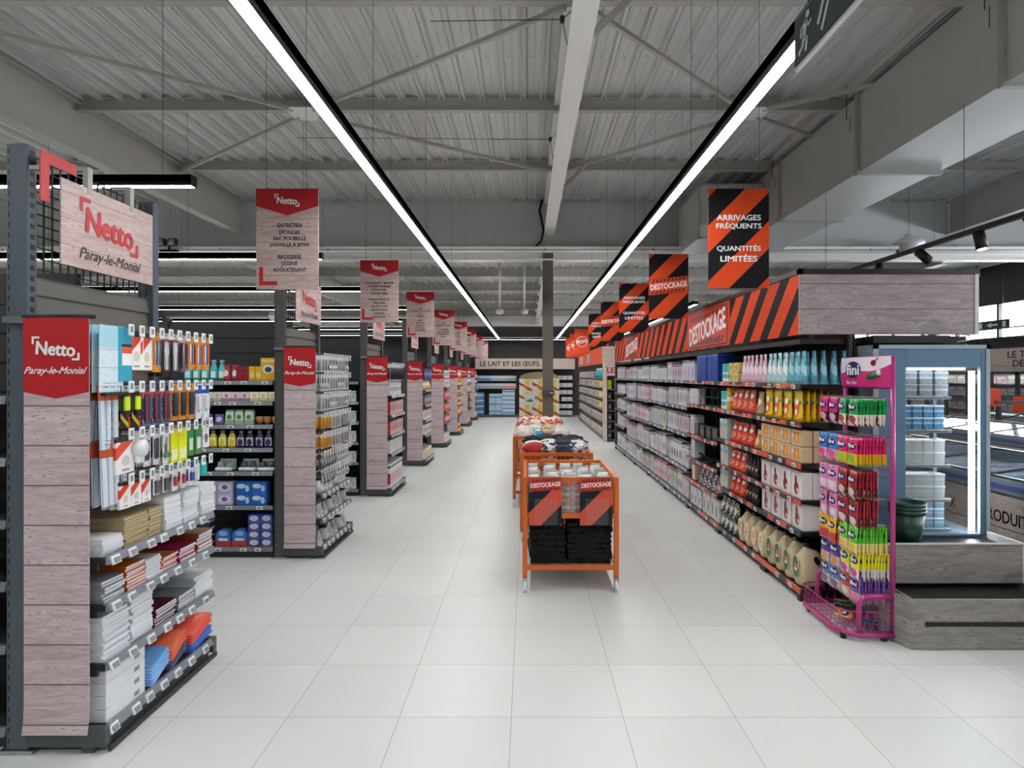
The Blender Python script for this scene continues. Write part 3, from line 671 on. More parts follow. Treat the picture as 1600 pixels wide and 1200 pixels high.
for gi, Y0 in enumerate(Y0s):
    big = gi < 3
    g = thing('gondola_end', '%s%s' % (GN[gi] if gi else 'nearest', ' gondola end on the left, plank-print side panel with red top and %s' % (PROD_L[gi] if gi < 7 else 'mixed goods')), 'shelving unit', (-2.42, Y0, 0), group='gondola ends on the left')
    GOND.append(g)
    um = M['slot_a'] if gi == 0 else M['slot_b']
    for k, yy in enumerate((Y0, Y0+.98)):
        ub = MB().bbox(-2.47+0, -2.37, yy, yy+.06, .02, 2.9, .004)
        o = ub.build('upright', um, g)
        MB().box(-2.5, -2.34, yy-.01, yy+.07, 0.0, .02).build('foot_plate', M['chrome'], o)
    bp = MB(); ribbed_x(bp, -2.415, Y0+.06, Y0+.98, .1, 2.28); bp.build('back_panel', M['slat'], g)
    gr = MB()
    z = 2.32
    while z < 2.9: gr.tube([(-2.41, Y0+.06, z), (-2.41, Y0+.98, z)], .003, 4, flat=True); z += .0545
    y = Y0+.09
    while y < Y0+.98: gr.tube([(-2.406, y, 2.3), (-2.406, y, 2.88)], .003, 4, flat=True); y += .0545
    gr.build('wire_grid', M['steel_d'], g)
    b = MB().bbox(-2.37, -2.0, Y0, Y0+.04, .03, .12, .004).box(-2.37, -2.03, Y0+.04, Y0+1.0, .0, .1).box(-2.12, -2.06, Y0+.01, Y0+.03, 0, .03).box(-2.37, -2.0, Y0+1.0, Y0+1.04, .03, .12)
    b.build('base', M['steel'] if gi else M['steel'], g)
    MB().box(-2.0, -1.985, Y0+.02, Y0+1.02, .004, .03).build('kick_strip', M['steel_d'], g)
    # hanging side banner facing the camera
    zt = 2.065; yb = Y0-.03
    bn = MB(); n = 10
    prof = [(yb, zt), (yb, .25), (yb-.004, .17), (yb-.014, .115)]
    for i in range(3):
        (a, za), (c, zc) = prof[i], prof[i+1]
        bn.add([(-2.362, a, za), (-2.055, a, za), (-2.055, c, zc), (-2.362, c, zc), (-2.362, a+.004, za), (-2.055, a+.004, za), (-2.055, c+.004, zc), (-2.362, c+.004, zc)],
               [(3, 2, 1, 0), (4, 5, 6, 7), (0, 1, 5, 4), (1, 2, 6, 5), (2, 3, 7, 6), (3, 0, 4, 7)])
    bo = bn.build('side_banner', M['wood_b'], g)
    rp = MB().poly([(-2.363, yb-.001, zt+.004), (-2.363, yb-.001, 1.722), (-2.2085, yb-.001, 1.69), (-2.054, yb-.001, 1.722), (-2.054, yb-.001, zt+.004)], (0, -.0015, 0)).build('red_pennant', M['red'], bo)
    l = MB(); netto(l, (-2.2085, yb-.003, 1.925), X3, .225); l.text('Paray-le-Monial', (-2.2085, yb-.003, 1.817), X3, Z3, w=.295, h=.042, bold=.03, shear=.45)
    l.build('lettering', M['white_txt'], bo)
    MB().tube([(-2.37, yb+.006, zt+.01), (-2.03, yb+.006, zt+.01)], .011, 8).build('banner_rod', M['black'], bo)
    MB().box(-2.46, -2.365, yb-.004, yb+.03, 2.045, 2.075).build('banner_bracket', M['chrome'], bo)
    # shelves
    for z in SHELVES[gi]:
        sh = MB().box(-2.39, -2.02, Y0+.03, Y0+1.02, z-.03, z).box(-2.39, -2.06, Y0+.03, Y0+.045, z-.06, z-.03).box(-2.39, -2.06, Y0+1.005, Y0+1.02, z-.06, z-.03).build('shelf', M['shelf'], g)
        MB().poly([(-2.02, Y0+.03, z-.034), (-2.02, Y0+1.02, z-.034), (-2.033, Y0+1.02, z+.006), (-2.033, Y0+.03, z+.006)], (.022, 0, .006)).build('price_rail', M['rail'], sh)
        if gi < 4:
            for k in range(7):
                q = child('price_label', TAG_RAIL, sh, (-1.992, Y0+.05+.135*k+random.uniform(-.02, .02), z-.034))
    # peg hooks with their tags
    for ri, z in enumerate(PEGS.get(gi, [])):
        nh = 11 if gi < 2 else 8
        rail = MB().box(-2.40, -2.385, Y0+.05, Y0+1.0, z-.012, z+.012).build('hook_rail', M['steel_d'], g)
        for k in range(nh):
            yy = Y0+.13+(.87/(nh-1))*k; 
            if gi == 0 and k == 0: continue
            child('hook', HOOK, rail, (-2.385, yy, z)); child('price_tag', TAG_HOOK, rail, (-2.02, yy, z))
    # row body behind the end: shelves facing the camera
    r = thing('gondola_run', 'dark shelving run behind the %s left gondola end' % GN[gi], 'shelving unit', (-4.5, Y0+.5, 0), group='shelving runs on the left')
    pb = MB(); ribbed_y(pb, Y0+.47, -6.5 if gi < 3 else -4.6, -2.48, .1, 2.36, .16, m=0); pb.box(-6.5 if gi < 3 else -4.6, -2.48, Y0+.47, Y0+.5, .0, 2.36); pb.build('back_panel', M['slatd'], r)
    xl = -6.5 if gi < 3 else -4.6
    MB().box(xl, -2.5, Y0+.06, Y0+.9, .0, .085).build('base', M['steel_d'], r)
    for xx in ((-3.8, -5.1) if gi < 3 else (-3.8,)): MB().box(xx-.03, xx+.03, Y0+.44, Y0+.53, 0, 2.4).build('upright', M['steel_d'], r)
    RZ = [1.743, 1.54, 1.31, 1.08, .848, .513, .104] if gi in (1,) else [1.7, 1.4, 1.1, .8, .5, .104]
    for z in RZ:
        sh = MB().box(xl, -2.5, Y0+.04, Y0+.44, z-.028, z).build('shelf', M['shelf'], r)
        MB().poly([(xl, Y0+.04, z-.036), (-2.5, Y0+.04, z-.036), (-2.5, Y0+.05, z+.002), (xl, Y0+.05, z+.002)], (0, -.014, -.003)).build('price_rail', M['rail'], sh)
        x = -3.45
        while x < -2.6 and gi in (1, 2):
            child('price_label', TAG_FLAT, sh, (x, Y0+.026, z-.036)); x += random.uniform(.14, .3)
    # plank sign with logo hung on the outer face of the grid
    if gi < 7:
        t = thing('plank_sign', '%s framed logo plank sign on the wire grid of the %s left gondola end' % ('large' if gi == 0 else 'small', GN[gi]), 'sign', (-2.3, Y0+.4, 2.35), group='logo signs on the gondola grids')
        ya, yc, z0, z1 = Y0+.12, Y0+.86, 2.35, 2.78
        MB().bbox(-2.31, -2.3, ya, yc, z0, z1, .002).build('board', M['wood_s'], t)
        l = MB(); netto(l, (-2.299, (ya+yc)/2-.01, z0+.255), Y3, .47); l.build('logo', M['red_txt'], t)
        l = MB().text('Paray-le-Monial', (-2.299, (ya+yc)/2+.0, z0+.075), Y3, Z3, w=.5, h=.075, bold=.012, shear=.4); l.build('lettering', M['dark_txt'], t)
        MB().box(-2.305, -2.299, ya-.13, ya-.075, z1-.15, z1+.09).box(-2.305, -2.299, ya-.075, ya+.1, z1+.035, z1+.09).build('corner_mark', M['red_txt'], t)
        MB().box(-2.40, -2.31, ya-.11, ya-.09, z1, z1+.02).build('corner_bracket', M['beam'], t)
        for yy in (ya+.18, ya+.52):
            MB().box(-2.325, -2.297, yy, yy+.035, z1-.03, z1+.11).box(-2.41, -2.325, yy, yy+.035, z1+.09, z1+.11).build('clip', M['beam'], t)
# ================================================================== PRODUCT LIBRARY (front faces -Y, origin at the middle of the front bottom edge; hanging ones at the hang point)
ORD = 'first second third fourth fifth sixth seventh eighth ninth tenth eleventh twelfth thirteenth fourteenth fifteenth sixteenth seventeenth eighteenth nineteenth twentieth'.split()
ORD += ['twenty-'+o for o in ORD[:9]]+['thirtieth']+['thirty-'+o for o in ORD[:9]]+['fortieth']
USED = {}; DUPES = []
def put(me, name, label, cat, loc, rz=0, group=None, scale=None, rx=0, ry=0):
    if label in USED: DUPES.append(label)
    USED[label] = 1
    o = bpy.data.objects.new(name, me); COL.objects.link(o); o.location = loc; o.rotation_euler = (rx, ry, rz)
    if scale: o.scale = scale
    return setp(o, label, cat, group)
FX, FC, FR = PI/2, 0, -PI/2            # facing +X, facing the camera, facing -X
def m_carton(w, d, h, mat, lid=None):
    b = MB().bbox(-w/2, w/2, 0, d, 0, h, min(w, d, h)*.03)
    b.box(-w/2-.0006, w/2+.0006, d*.48, d*.52, h*.9, h+.0006)     # closing seam
    return mesh_of(b, 'carton', [mat])
def m_pouch(w, d, h, mat, taper=.9):
    nx, nz = 5, 7; vs = []; fs = []; b = MB()
    for side in (0, 1):
        for j in range(nz+1):
            t = j/nz; th = d*(1-t**1.6) if t < .93 else .0
            ww = w*(1-(1-taper)*t)*(1-.06*math.sin(PI*t))
            for i in range(nx+1):
                u = i/nx*2-1; bul = (1-abs(u)**2.2)
                y = d/2-th/2*bul-.001 if side == 0 else d/2+th/2*bul+.001
                if j == 0: y = d/2+(-1 if side == 0 else 1)*d*.5*(1-.3*abs(u)**3)
                vs.append((u*ww/2, y, t*h))
    n = (nx+1)*(nz+1); q = lambda s_, j, i: s_*n+j*(nx+1)+i
    for j in range(nz):
        for i in range(nx):
            fs.append((q(0, j, i), q(0, j, i+1), q(0, j+1, i+1), q(0, j+1, i))); fs.append((q(1, j, i+1), q(1, j, i), q(1, j+1, i), q(1, j+1, i+1)))
        fs.append((q(0, j, nx), q(1, j, nx), q(1, j+1, nx), q(0, j+1, nx))); fs.append((q(1, j, 0), q(0, j, 0), q(0, j+1, 0), q(1, j+1, 0)))
    for i in range(nx): fs.append((q(0, 0, i+1), q(0, 0, i), q(1, 0, i), q(1, 0, i+1))); fs.append((q(0, nz, i), q(0, nz, i+1), q(1, nz, i+1), q(1, nz, i)))
    b.add(vs, fs, 0, True); return mesh_of(b, 'pouch', [mat])
def m_hangbag(w, h, t, mat):           # hanging sweet bag with a hole in its header
    nx, nz = 5, 8; vs = []; fs = []; b = MB()
    for side in (0, 1):
        for j in range(nz+1):
            v = j/nz; z = .018-h*v
            th = 0.0008 if v < .16 else t/2*math.sin(PI*min(1, (v-.13)/.9))**.6
            for i in range(nx+1):
                u = i/nx*2-1; y = (-1 if side == 0 else 1)*max(.0008, th*(1-abs(u)**2.5))
                vs.append((u*w/2*(1-.03*math.sin(PI*v)), y, z))
    n = (nx+1)*(nz+1); q = lambda s_, j, i: s_*n+j*(nx+1)+i
    for j in range(nz):
        for i in range(nx):
            if j == 0 and i == 2 and nz > 6:
                pass
            fs.append((q(0, j+1, i), q(0, j+1, i+1), q(0, j, i+1), q(0, j, i))); fs.append((q(1, j+1, i+1), q(1, j+1, i), q(1, j, i), q(1, j, i+1)))
        fs.append((q(0, j+1, nx), q(1, j+1, nx), q(1, j, nx), q(0, j, nx))); fs.append((q(1, j+1, 0), q(0, j+1, 0), q(0, j, 0), q(1, j, 0)))
    for i in range(nx): fs.append((q(0, nz, i+1), q(0, nz, i), q(1, nz, i), q(1, nz, i+1))); fs.append((q(0, 0, i), q(0, 0, i+1), q(1, 0, i+1), q(1, 0, i)))
    b.add(vs, fs, 0, True)
    b.box(-.009, .009, -.0016, .0016, .001, .008, 1)
    return mesh_of(b, 'bag', [mat, M['black']])
def m_blister(w, h, card, items, film=True):    # card with a header hole, goods and clear dome
    b = MB().bbox(-w/2, w/2, .0, .0025, -h+.02, .02, .0006).box(-.009, .009, -.0006, .003, .004, .011, 1)
    mats = [card, M['black']]
    for (kind, x, z0, z1, r, mt) in items:
        if mt not in mats: mats.append(mt)
        k = mats.index(mt)
        if kind == 'rod': b.tube([(x, -r, z0), (x, -r, z1)], r, 7, k)
        elif kind == 'pen': b.tube([(x, -r, z0), (x, -r, z0+.012), (x, -r, z1-.01), (x, -r, z1)], [r*.35, r, r, r*.6], 7, k)
        elif kind == 'box': b.bbox(x-r, x+r, -.014, 0, z0, z1, .003, k)
        elif kind == 'disc': b.lathe([(0, 0), (r, 0), (r, .012), (0, .012)], 14, 0, 0, k, z=0) if False else b.tube([(x, -.012, (z0+z1)/2), (x, 0, (z0+z1)/2)], r, 14, k)
    if film and items:
        z0 = min(i[2] for i in items)-.006; z1 = max(i[3] for i in items)+.006; mats.append(M['film'])
        b.bbox(-w/2+.006, w/2-.006, -.022, -.0003, z0, z1, .005, len(mats)-1)
    return mesh_of(b, 'blister', mats)
def m_bottle(prof, cap, body, capm, lab=None, labm=None, sx=1, sy=.7, n=14):
    R = max(r for r, z in prof); b = MB().lathe(prof, n, 0, R*sy, 0, sx, sy); b.lathe(cap, n, 0, R*sy, 1, 1, 1); mats = [body, capm]
    if lab:
        z0, z1, k = lab; mats.append(labm)
        vs = []; 
        for z in (z0, z1):
            for i in range(9):
                t = PI*1.5-.9+1.8*i/8; vs.append(((R*k+.001)*sx*math.cos(t), R*sy+(R*k+.001)*sy*math.sin(t), z))
        b.add(vs, [(i, i+1, 10+i, 9+i) for i in range(8)], 2, True)
    return mesh_of(b, 'bottle', mats)
def m_pad(w, d, h, cover, page):       # notebook or pad lying flat, fore-edge to the front
    b = MB().box(-w/2, w/2, 0, d, 0, h*.12, 0).box(-w/2, w/2, 0, d, h*.88, h, 0).box(-w/2, -w/2+.003, 0, d, h*.12, h*.88, 0).box(-w/2+.003, w/2-.002, .002, d-.002, h*.12, h*.88, 1)
    return mesh_of(b, 'pad', [cover, page])
def pm(n, base, *L, **k): return pack(n, base, L, **k)
# ------------------------------------------------------------------ nearest gondola end: stationery
NG = 'nearest gondola'
def hang(me, name, desc, cat, gi, row, rowname, k, nh, deep, pitch, dx=.0, first=0, dz=-.012, rzj=.06):
    Y0 = Y0s[gi]; z = PEGS[gi][row]; yy = Y0+.13+(.87/(nh-1))*k
    gw = {0: 'nearest gondola', 1: 'second gondola', 2: 'third gondola'}[gi]
    for j in range(deep):
        put(me, name, '%s, %s deep on the %s hook, %s peg row, %s' % (desc, ORD[j], ORD[k-first], rowname, gw), cat, (-2.045-pitch*j+dx, yy, z+dz), FX+random.uniform(-rzj, rzj), '%s on the %s peg row of the %s end' % (desc, rowname, gw), scale=(1.05, 1, .84) if gi == 0 and row < 2 else None)
OR = plain('orange_card', 'e2552a', .4); 
grey_p = plain('grey_plastic', '5a5f68', .35); navy_p = plain('navy_plastic', '232f55', .3); red_p = plain('red_plastic', 'c03038', .35); silver_p = plain('silver_plastic', 'b8bcc0', .25, .6)
yel_p = plain('neon_yellow_plastic', 'd9f020', .4); blue_p = plain('blue_plastic', '2858b8', .35); green_p = plain('green_plastic', '2a8a4a', .35); ruler_p = plain('ruler_plastic', 'c3d2e0', .15); white_p = M['white']
dk_p = plain('dark_plastic', '1b1b22', .35)
c_red = pm('card_white_red', 'f2f0ee', ('diag', -.5, .55, .16, 'e2492c'), ('band', .86, 1, '2a2528'), ('ell', .5, .35, .22, .14, 'd9cfc4'), ('rect', .3, .7, .08, .13, '9a9490'))
c_teal = pm('card_teal', '2f9fc4', ('spk', 9, .62, '45c08a'), ('rect', .25, .95, .3, .66, 'f4f0ee'), ('rect', .25, .95, .52, .64, 'e2553a'), ('rect', .2, .95, .64, .69, '1d2430'))
c_or = pm('card_orange', 'e8962a', ('rect', .2, .8, .15, .5, 'c9ccd0'), ('band', .84, 1, 'e2a848'), ('spk', 12, .64, '4a4038'))
c_dark = pm('card_dark', '1d1b24', ('band', .86, 1, 'd8d4d8'), ('rect', .1, .9, .7, .84, 'd8402c'))
c_navy = pm('card_navy', '28325e', ('band', .7, .86, 'd84038'), ('spk', 10, .62, 'b8bcd8'), ('band', .0, .08, '6a7080'))
c_blue = pm('card_blue_white', 'e6e9f0', ('band', .72, .96, '1f4fae'), ('ell', .5, .4, .25, .22, '9aa4b8'), ('spk', 12, .66, '4a4458'))
c_yel = pm('card_neon', 'e6ea2a', ('rect', .15, .85, .1, .4, 'f2f2c8'), ('spk', 11, .66, '2a8a3a'))
c_grn = pm('card_green', '2c8a56', ('rect', .2, .8, .2, .6, 'dce8e0'), ('spk', 10, .64, 'b03040'))
c_wht = pm('card_white', 'eceef0', ('rect', .1, .9, .84, 1, 'b8c0cc'), ('spk', 12, .62, 'c04050'), ('ell', .5, .4, .3, .2, '787e8c'))
c_kr = pm('card_orange_top', 'd8dde4', ('band', .76, 1, 'b8552e'), ('ell', .25, .87, .08, .05, 'e8a060'), ('ell', .7, .87, .08, .05, 'e8a060'))
# plastic wallets at the near top corner
wal = MB(); wal.bbox(-.085, .085, 0, .006, 0, .33, .002); wal.box(-.08, .08, -.001, .007, .03, .032, 1).box(-.08, .08, -.001, .007, .12, .122, 1).box(-.08, .08, -.001, .007, .21, .212, 1)
wm = mesh_of(wal, 'wallet', [pm('wallet_blue_white', 'd9eaf2', ('band', .66, 1, 'a9d8ea'), ('spk', 14, .6, 'c4dbe6'), rough=.2), M['rail']])
for j in range(9):
    put(wm, 'plastic_wallet', 'pale blue-white plastic wallet, %s from the front at the near top corner, nearest gondola' % ORD[j], 'file wallet', (-2.05-.034*j, 3.02, 1.715), FX+random.uniform(-.02, .02), 'plastic wallets on the nearest gondola')
ws = MB().box(-2.38, -2.03, 2.95, 3.13, 1.70, 1.713); ws.build('small_shelf', M['shelf'], GOND[0])
teal = mesh_of(MB().bbox(-.05, .05, 0, .012, -.30, .03, .003), 'card', [c_teal])
hang(teal, 'sticker_pack', 'blue sticker pack', 'stationery', 0, 0, 'top', 1, 11, 3, .03, first=1)
p_white = mesh_of(MB().bbox(-.055, .055, 0, .02, -.23, .0, .003).box(-.05, .05, .002, .018, 0, .012, 1), 'pack', [c_red, dk_p])
for k in (2, 3): hang(p_white, 'paper_pack', 'white and red paper pack', 'stationery', 0, 0, 'top', k, 11, 3, .04, first=1)
pen = lambda cols, h=.13, r=.005: [('pen', -.022+.015*i, -h-.03, -.035, r, c) for i, c in enumerate(cols)]
b_or = m_blister(.075, .26, c_or, pen([silver_p, grey_p, silver_p, grey_p], .17)); hang(b_or, 'compass_set', 'orange carded compass set', 'stationery', 0, 0, 'top', 4, 11, 3, .04, first=1)
b_sv = m_blister(.06, .29, c_dark, pen([silver_p, white_p, silver_p], .2, .006)); hang(b_sv, 'pen_pack', 'silver pens on dark card', 'stationery', 0, 0, 'top', 5, 11, 3, .04, first=1); hang(b_sv, 'pen_pack', 'silver pens on dark card', 'stationery', 0, 0, 'top', 6, 11, 3, .04, first=1)
b_pu = m_blister(.05, .26, pm('card_purple', '4a4668', ('band', .8, 1, 'd8d0e0'), ('spk', 9, .6, 'a8a0c0')), pen([navy_p, silver_p], .18)); hang(b_pu, 'pen_pack', 'purple carded pen pack', 'stationery', 0, 0, 'top', 7, 11, 3, .04, first=1)
b_ow = m_blister(.07, .24, c_or, pen([white_p, blue_p, OR], .15, .006)); 
for k in (8, 9, 10): hang(b_ow, 'pen_pack', 'orange carded marker pack', 'stationery', 0, 0, 'top', k, 11, 3, .04, first=1)
# second peg row
b_ru = mesh_of(MB().bbox(-.022, .022, 0, .003, -.30, .0, .0008).bbox(-.024, .024, -.001, .004, -.06, .02, .001, 1), 'ruler', [pm('ruler_print', 'd5dde6', ('rect', .1, .3, 0, .78, '93a4b8'), ('spk', 30, .62, '8494a8'), rough=.2), pm('ruler_card', 'b8552e', ('ell', .5, .5, .3, .2, 'e8b080'))])
for zz, nm, yy0 in ((1.735, 'upper', 2.96), (1.455, 'lower', 2.97)):
    for a in range(3 if nm == 'upper' else 4):
        for j in range(6):
            put(b_ru, 'ruler', 'clear ruler with orange card, %s deep in %s column from camera, %s rulers, %s' % (ORD[j], ORD[a], nm, NG), 'ruler', (-2.06-.042*j, yy0+.05*a, zz), FX+random.uniform(-.05, .05), 'rulers on the nearest gondola end', rx=random.uniform(-.04, .04))
    rr = MB().box(-2.40, -2.385, 2.93, 3.12, zz-.01, zz+.01).build('hook_rail', M['steel_d'], GOND[0])
    for a in range(3): child('hook', HOOK, rr, (-2.385, yy0+.05*a, zz-.004))
b_hl = m_blister(.065, .26, pm('card_hl', '1a1a1e', ('rect', .05, .95, .86, 1, 'd4d8dc'), ('diag', .3, .3, .06, 'c8b020'), ('rect', .8, 1, 0, .86, 'b82a2a')), [('box', .0, -.13, -.045, .017, yel_p), ('box', .0, -.17, -.132, .017, dk_p)]);
for k in (1, 2): hang(b_hl, 'highlighter_pack', 'neon yellow highlighter pack', 'stationery', 0, 1, 'second', k, 11, 3, .04, first=1)
b_nv = m_blister(.075, .27, c_navy, pen([navy_p, red_p, navy_p, grey_p], .18))
for k in (3, 4, 5): hang(b_nv, 'pen_pack', 'navy and red pen pack', 'stationery', 0, 1, 'second', k, 11, 3, .04, first=1)
b_od = m_blister(.075, .25, c_or, pen([dk_p, navy_p, dk_p], .17, .007))
for k in (6, 7, 8): hang(b_od, 'pen_pack', 'orange carded dark pen pack', 'stationery', 0, 1, 'second', k, 11, 3, .04, first=1)
b_bw = m_blister(.07, .26, c_blue, [('box', 0, -.17, -.07, .018, white_p)])
for k in (9, 10): hang(b_bw, 'glue_pack', 'blue and white glue pack', 'stationery', 0, 1, 'second', k, 11, 3, .04, first=1)
# third peg row
p3 = mesh_of(MB().bbox(-.075, .075, 0, .016, -.19, .0, .003), 'pack', [c_red]); hang(p3, 'label_pack', 'wide white-red label pack', 'stationery', 0, 2, 'third', 1, 11, 4, .04, first=1)
tp = MB().tube([(0, -.04, -.07), (0, .0, -.07)], .045, 18).bbox(-.03, .03, -.03, 0, -.15, -.1, .01).bbox(-.03, .03, 0, .003, -.14, .02, .001)
hang(mesh_of(tp, 'tape', [white_p]), 'tape_dispenser', 'white tape dispenser', 'stationery', 0, 2, 'third', 2, 11, 3, .06, first=1)
b_3 = m_blister(.06, .2, c_wht, pen([grey_p, navy_p, grey_p], .12))
for k in (3, 4): hang(b_3, 'scissors_pack', 'grey handled scissors pack', 'stationery', 0, 2, 'third', k, 11, 3, .04, first=1)
b_gl = m_blister(.06, .22, c_wht, [('disc', -.012, -.16, -.12, .014, green_p), ('disc', .014, -.16, -.12, .014, green_p), ('rod', 0, -.12, -.04, .005, silver_p)]); hang(b_gl, 'scissors_pack', 'green ringed scissors pack', 'stationery', 0, 2, 'third', 5, 11, 3, .04, first=1)
p_y = mesh_of(MB().bbox(-.04, .04, 0, .018, -.2, .0, .003), 'pack', [c_yel])
for k in (6, 7): hang(p_y, 'sticky_note_pack', 'neon yellow note pack', 'stationery', 0, 2, 'third', k, 11, 3, .04, first=1)
p_g = mesh_of(MB().bbox(-.035, .035, 0, .018, -.18, .0, .003), 'pack', [c_grn])
for k in (8, 9, 10): hang(p_g if k < 10 else mesh_of(MB().bbox(-.035, .035, 0, .018, -.15, .0, .003), 'pack', [c_wht]), 'sticky_note_pack', 'green carded note pack' if k < 10 else 'white carded note pack', 'stationery', 0, 2, 'third', k, 11, 3, .04, first=1)
# fourth peg row
p_r = mesh_of(MB().bbox(-.04, .04, 0, .018, -.14, .0, .003), 'pack', [c_red])
for k in (1, 2, 3): hang(p_r, 'eraser_pack', 'small red and white pack', 'stationery', 0, 3, 'fourth', k, 11, 3, .04, first=1)
b_st = m_blister(.06, .14, c_wht, [('box', 0, -.11, -.04, .02, grey_p)])
for k in (4, 5): hang(b_st, 'stapler_pack', 'grey stapler on white card', 'stationery', 0, 3, 'fourth', k, 11, 3, .05, first=1)
b_s2 = m_blister(.06, .15, c_wht, [('box', 0, -.1, -.05, .012, red_p)])
b_s3 = m_blister(.06, .15, c_blue, [('box', 0, -.1, -.05, .015, blue_p)])
for k, q, dd in ((6, b_s2, 'red glue on white card'), (7, b_s2, 'red glue on white card'), (8, b_s3, 'blue correction roller pack')): hang(q, 'correction_pack', dd, 'stationery', 0, 3, 'fourth', k, 11, 3, .045, first=1)
sp = mesh_of(MB().bbox(-.02, .02, 0, .05, -.12, .0, .012), 'sponge', [white_p]); sq = mesh_of(MB().bbox(-.025, .025, 0, .06, -.1, .0, .014), 'sponge', [plain('turquoise_plastic', '20b8b0', .4)])
hang(sp, 'clip_box', 'white plastic clip box', 'stationery', 0, 3, 'fourth', 9, 11, 3, .08, first=1); hang(sq, 'clip_box', 'turquoise plastic clip box', 'stationery', 0, 3, 'fourth', 10, 11, 2, .08, first=1)
# piles on the four lower shelves
pg_w = plain('paper_edge', 'dfe1e6', .6, 0, .12, 300); kraft = plain('kraft_paper', 'a08e6c', .6, 0, .2, 60)
kraftl = plain('kraft_edge', 'c4b48e', .6, 0, .25, 200)
cov = {k: plain('cover_'+k, c, .35) for k, c in dict(orange='d8702a', white='e4e6ea', pink='b02058', brown='9a5a34', maroon='5a1830', grey='8a8e96', blue='2858a8', red='c83a28', black='1c1c22').items()}
SHN = {0: 'upper flat shelf', 1: 'second flat shelf', 2: 'third flat shelf', 3: 'bottom shelf'}
def pile(si, y, w, n, th, cover, desc, name='notebook', cat='notebook', page=None, d=.30, lean=0.0):
    z = SHELVES[0][si]+.001; me = m_pad(w, d, th, cover, page or pg_w)
    for k in range(n):
        put(me, name, '%s, %s from bottom of its pile, %s, nearest gondola' % (desc, ORD[k], SHN[si]), cat, (-2.035-random.uniform(0, .016), y+random.uniform(-.006, .006)+w/2, z), FX+random.uniform(-.035, .035), '%s pile on the nearest gondola' % desc, rx=0)
        z += th+.0006
pile(0, 2.945, .15, 5, .016, cov['white'], 'white-edged notebook'); pile(0, 3.10, .2, 11, .013, kraft, 'long kraft envelope bundle', 'envelope', 'envelope', kraftl)
pile(0, 3.31, .12, 8, .018, kraft, 'short kraft envelope bundle', 'envelope', 'envelope', kraftl)
for a, yy in enumerate((3.45, 3.64, 3.83)): pile(0, yy, .17, 6, .03, cov['white'], '%s white envelope pack' % ['near', 'middle', 'far'][a], 'envelope', 'envelope')
pile(1, 2.945, .16, 7, .014, cov['grey'], 'grey-covered exercise book'); pile(1, 3.12, .15, 8, .015, cov['orange'], 'orange-covered notebook'); pile(1, 3.28, .14, 7, .015, cov['white'], 'white-covered notebook')
pile(1, 3.43, .15, 5, .015, cov['orange'], 'bright orange notebook'); pile(1, 3.6, .17, 4, .02, cov['pink'], 'pink-covered notebook'); pile(1, 3.79, .18, 5, .022, cov['brown'], 'brown-covered notebook')
pile(2, 2.945, .2, 13, .016, cov['white'], 'thin white pad', 'paper_pad', 'paper pad'); pile(2, 3.16, .18, 12, .019, cov['white'], 'thick white pad', 'paper_pad', 'paper pad')
pile(2, 3.36, .2, 6, .015, cov['maroon'], 'maroon-covered notebook'); pile(2, 3.58, .17, 6, .014, cov['grey'], 'grey-pink notebook'); pile(2, 3.77, .2, 8, .016, cov['white'], 'pale far-end pad', 'paper_pad', 'paper pad')
bx = MB().bbox(-.15, .15, 0, .3, 0, .062, .004).box(.06, .1, -.001, 0, .02, .042, 1); bm_ = mesh_of(bx, 'binder_box', [cov['white'], M['lcd']])
for k in range(4): put(bm_, 'storage_box', 'white flat storage box, %s from bottom, near end of bottom shelf, nearest gondola' % ORD[k], 'box', (-2.035, 3.11, .112+.0635*k), FX, 'white boxes on the bottom shelf of the nearest gondola')
def m_folder(w, d, sag, mat):
    b = MB(); n = 8; vs = []
    for i in range(n+1):
        t = i/n; vs += [(-w/2+w*t, 0, sag*math.sin(PI*t*.5)**2), (-w/2+w*t, d, sag*math.sin(PI*t*.5)**2)]
    up = [(x, y, z+.004) for x, y, z in vs]; N2 = len(vs)
    fs = []
    for i in range(n): a = 2*i; fs += [(a, a+2, a+3, a+1)[::-1], (N2+a, N2+a+2, N2+a+3, N2+a+1), (a, a+2, N2+a+2, N2+a), (a+3, a+1, N2+a+1, N2+a+3)]
    fs += [(0, N2, N2+1, 1), (2*n, 2*n+1, N2+2*n+1, N2+2*n)]
    b.add(vs+up, fs, 0, True); return mesh_of(b, 'folder', [mat])
fol = [('clear blue plastic folder', plain('clear_blue', '6fa6e0', .15), 12, 3.31, .17, .05), ('dark blue folder', navy_p, 6, 3.49, .17, .05), ('orange plastic folder', OR, 7, 3.5, .16, .06), ('blue card folder', blue_p, 6, 3.71, .24, .03), ('red card folder', plain('red_card', 'd8402a', .35), 7, 3.71, .24, .05)]
zoff = {}
for desc, mt, n, y, w, sg in fol:
    me = m_folder(w, .3, sg, mt); cc = mt.node_tree.nodes['Mix'].inputs['B'].default_value; me2 = m_folder(w*.97, .3, sg, plain('folder_shade', [min(1, c_*1.5+.04) for c_ in cc[:3]], .3)); key = round(y+.02, 1); z = zoff.get(key, .112)
    for k in range(n):
        put(me if k % 2 else me2, 'folder', '%s, %s from bottom of its pile on the bottom shelf, nearest gondola' % (desc, ORD[k]), 'folder', (-2.035, y+w/2, z), FX+random.uniform(-.03, .03), '%ss on the bottom shelf' % desc); z += .0085
    zoff[key] = z
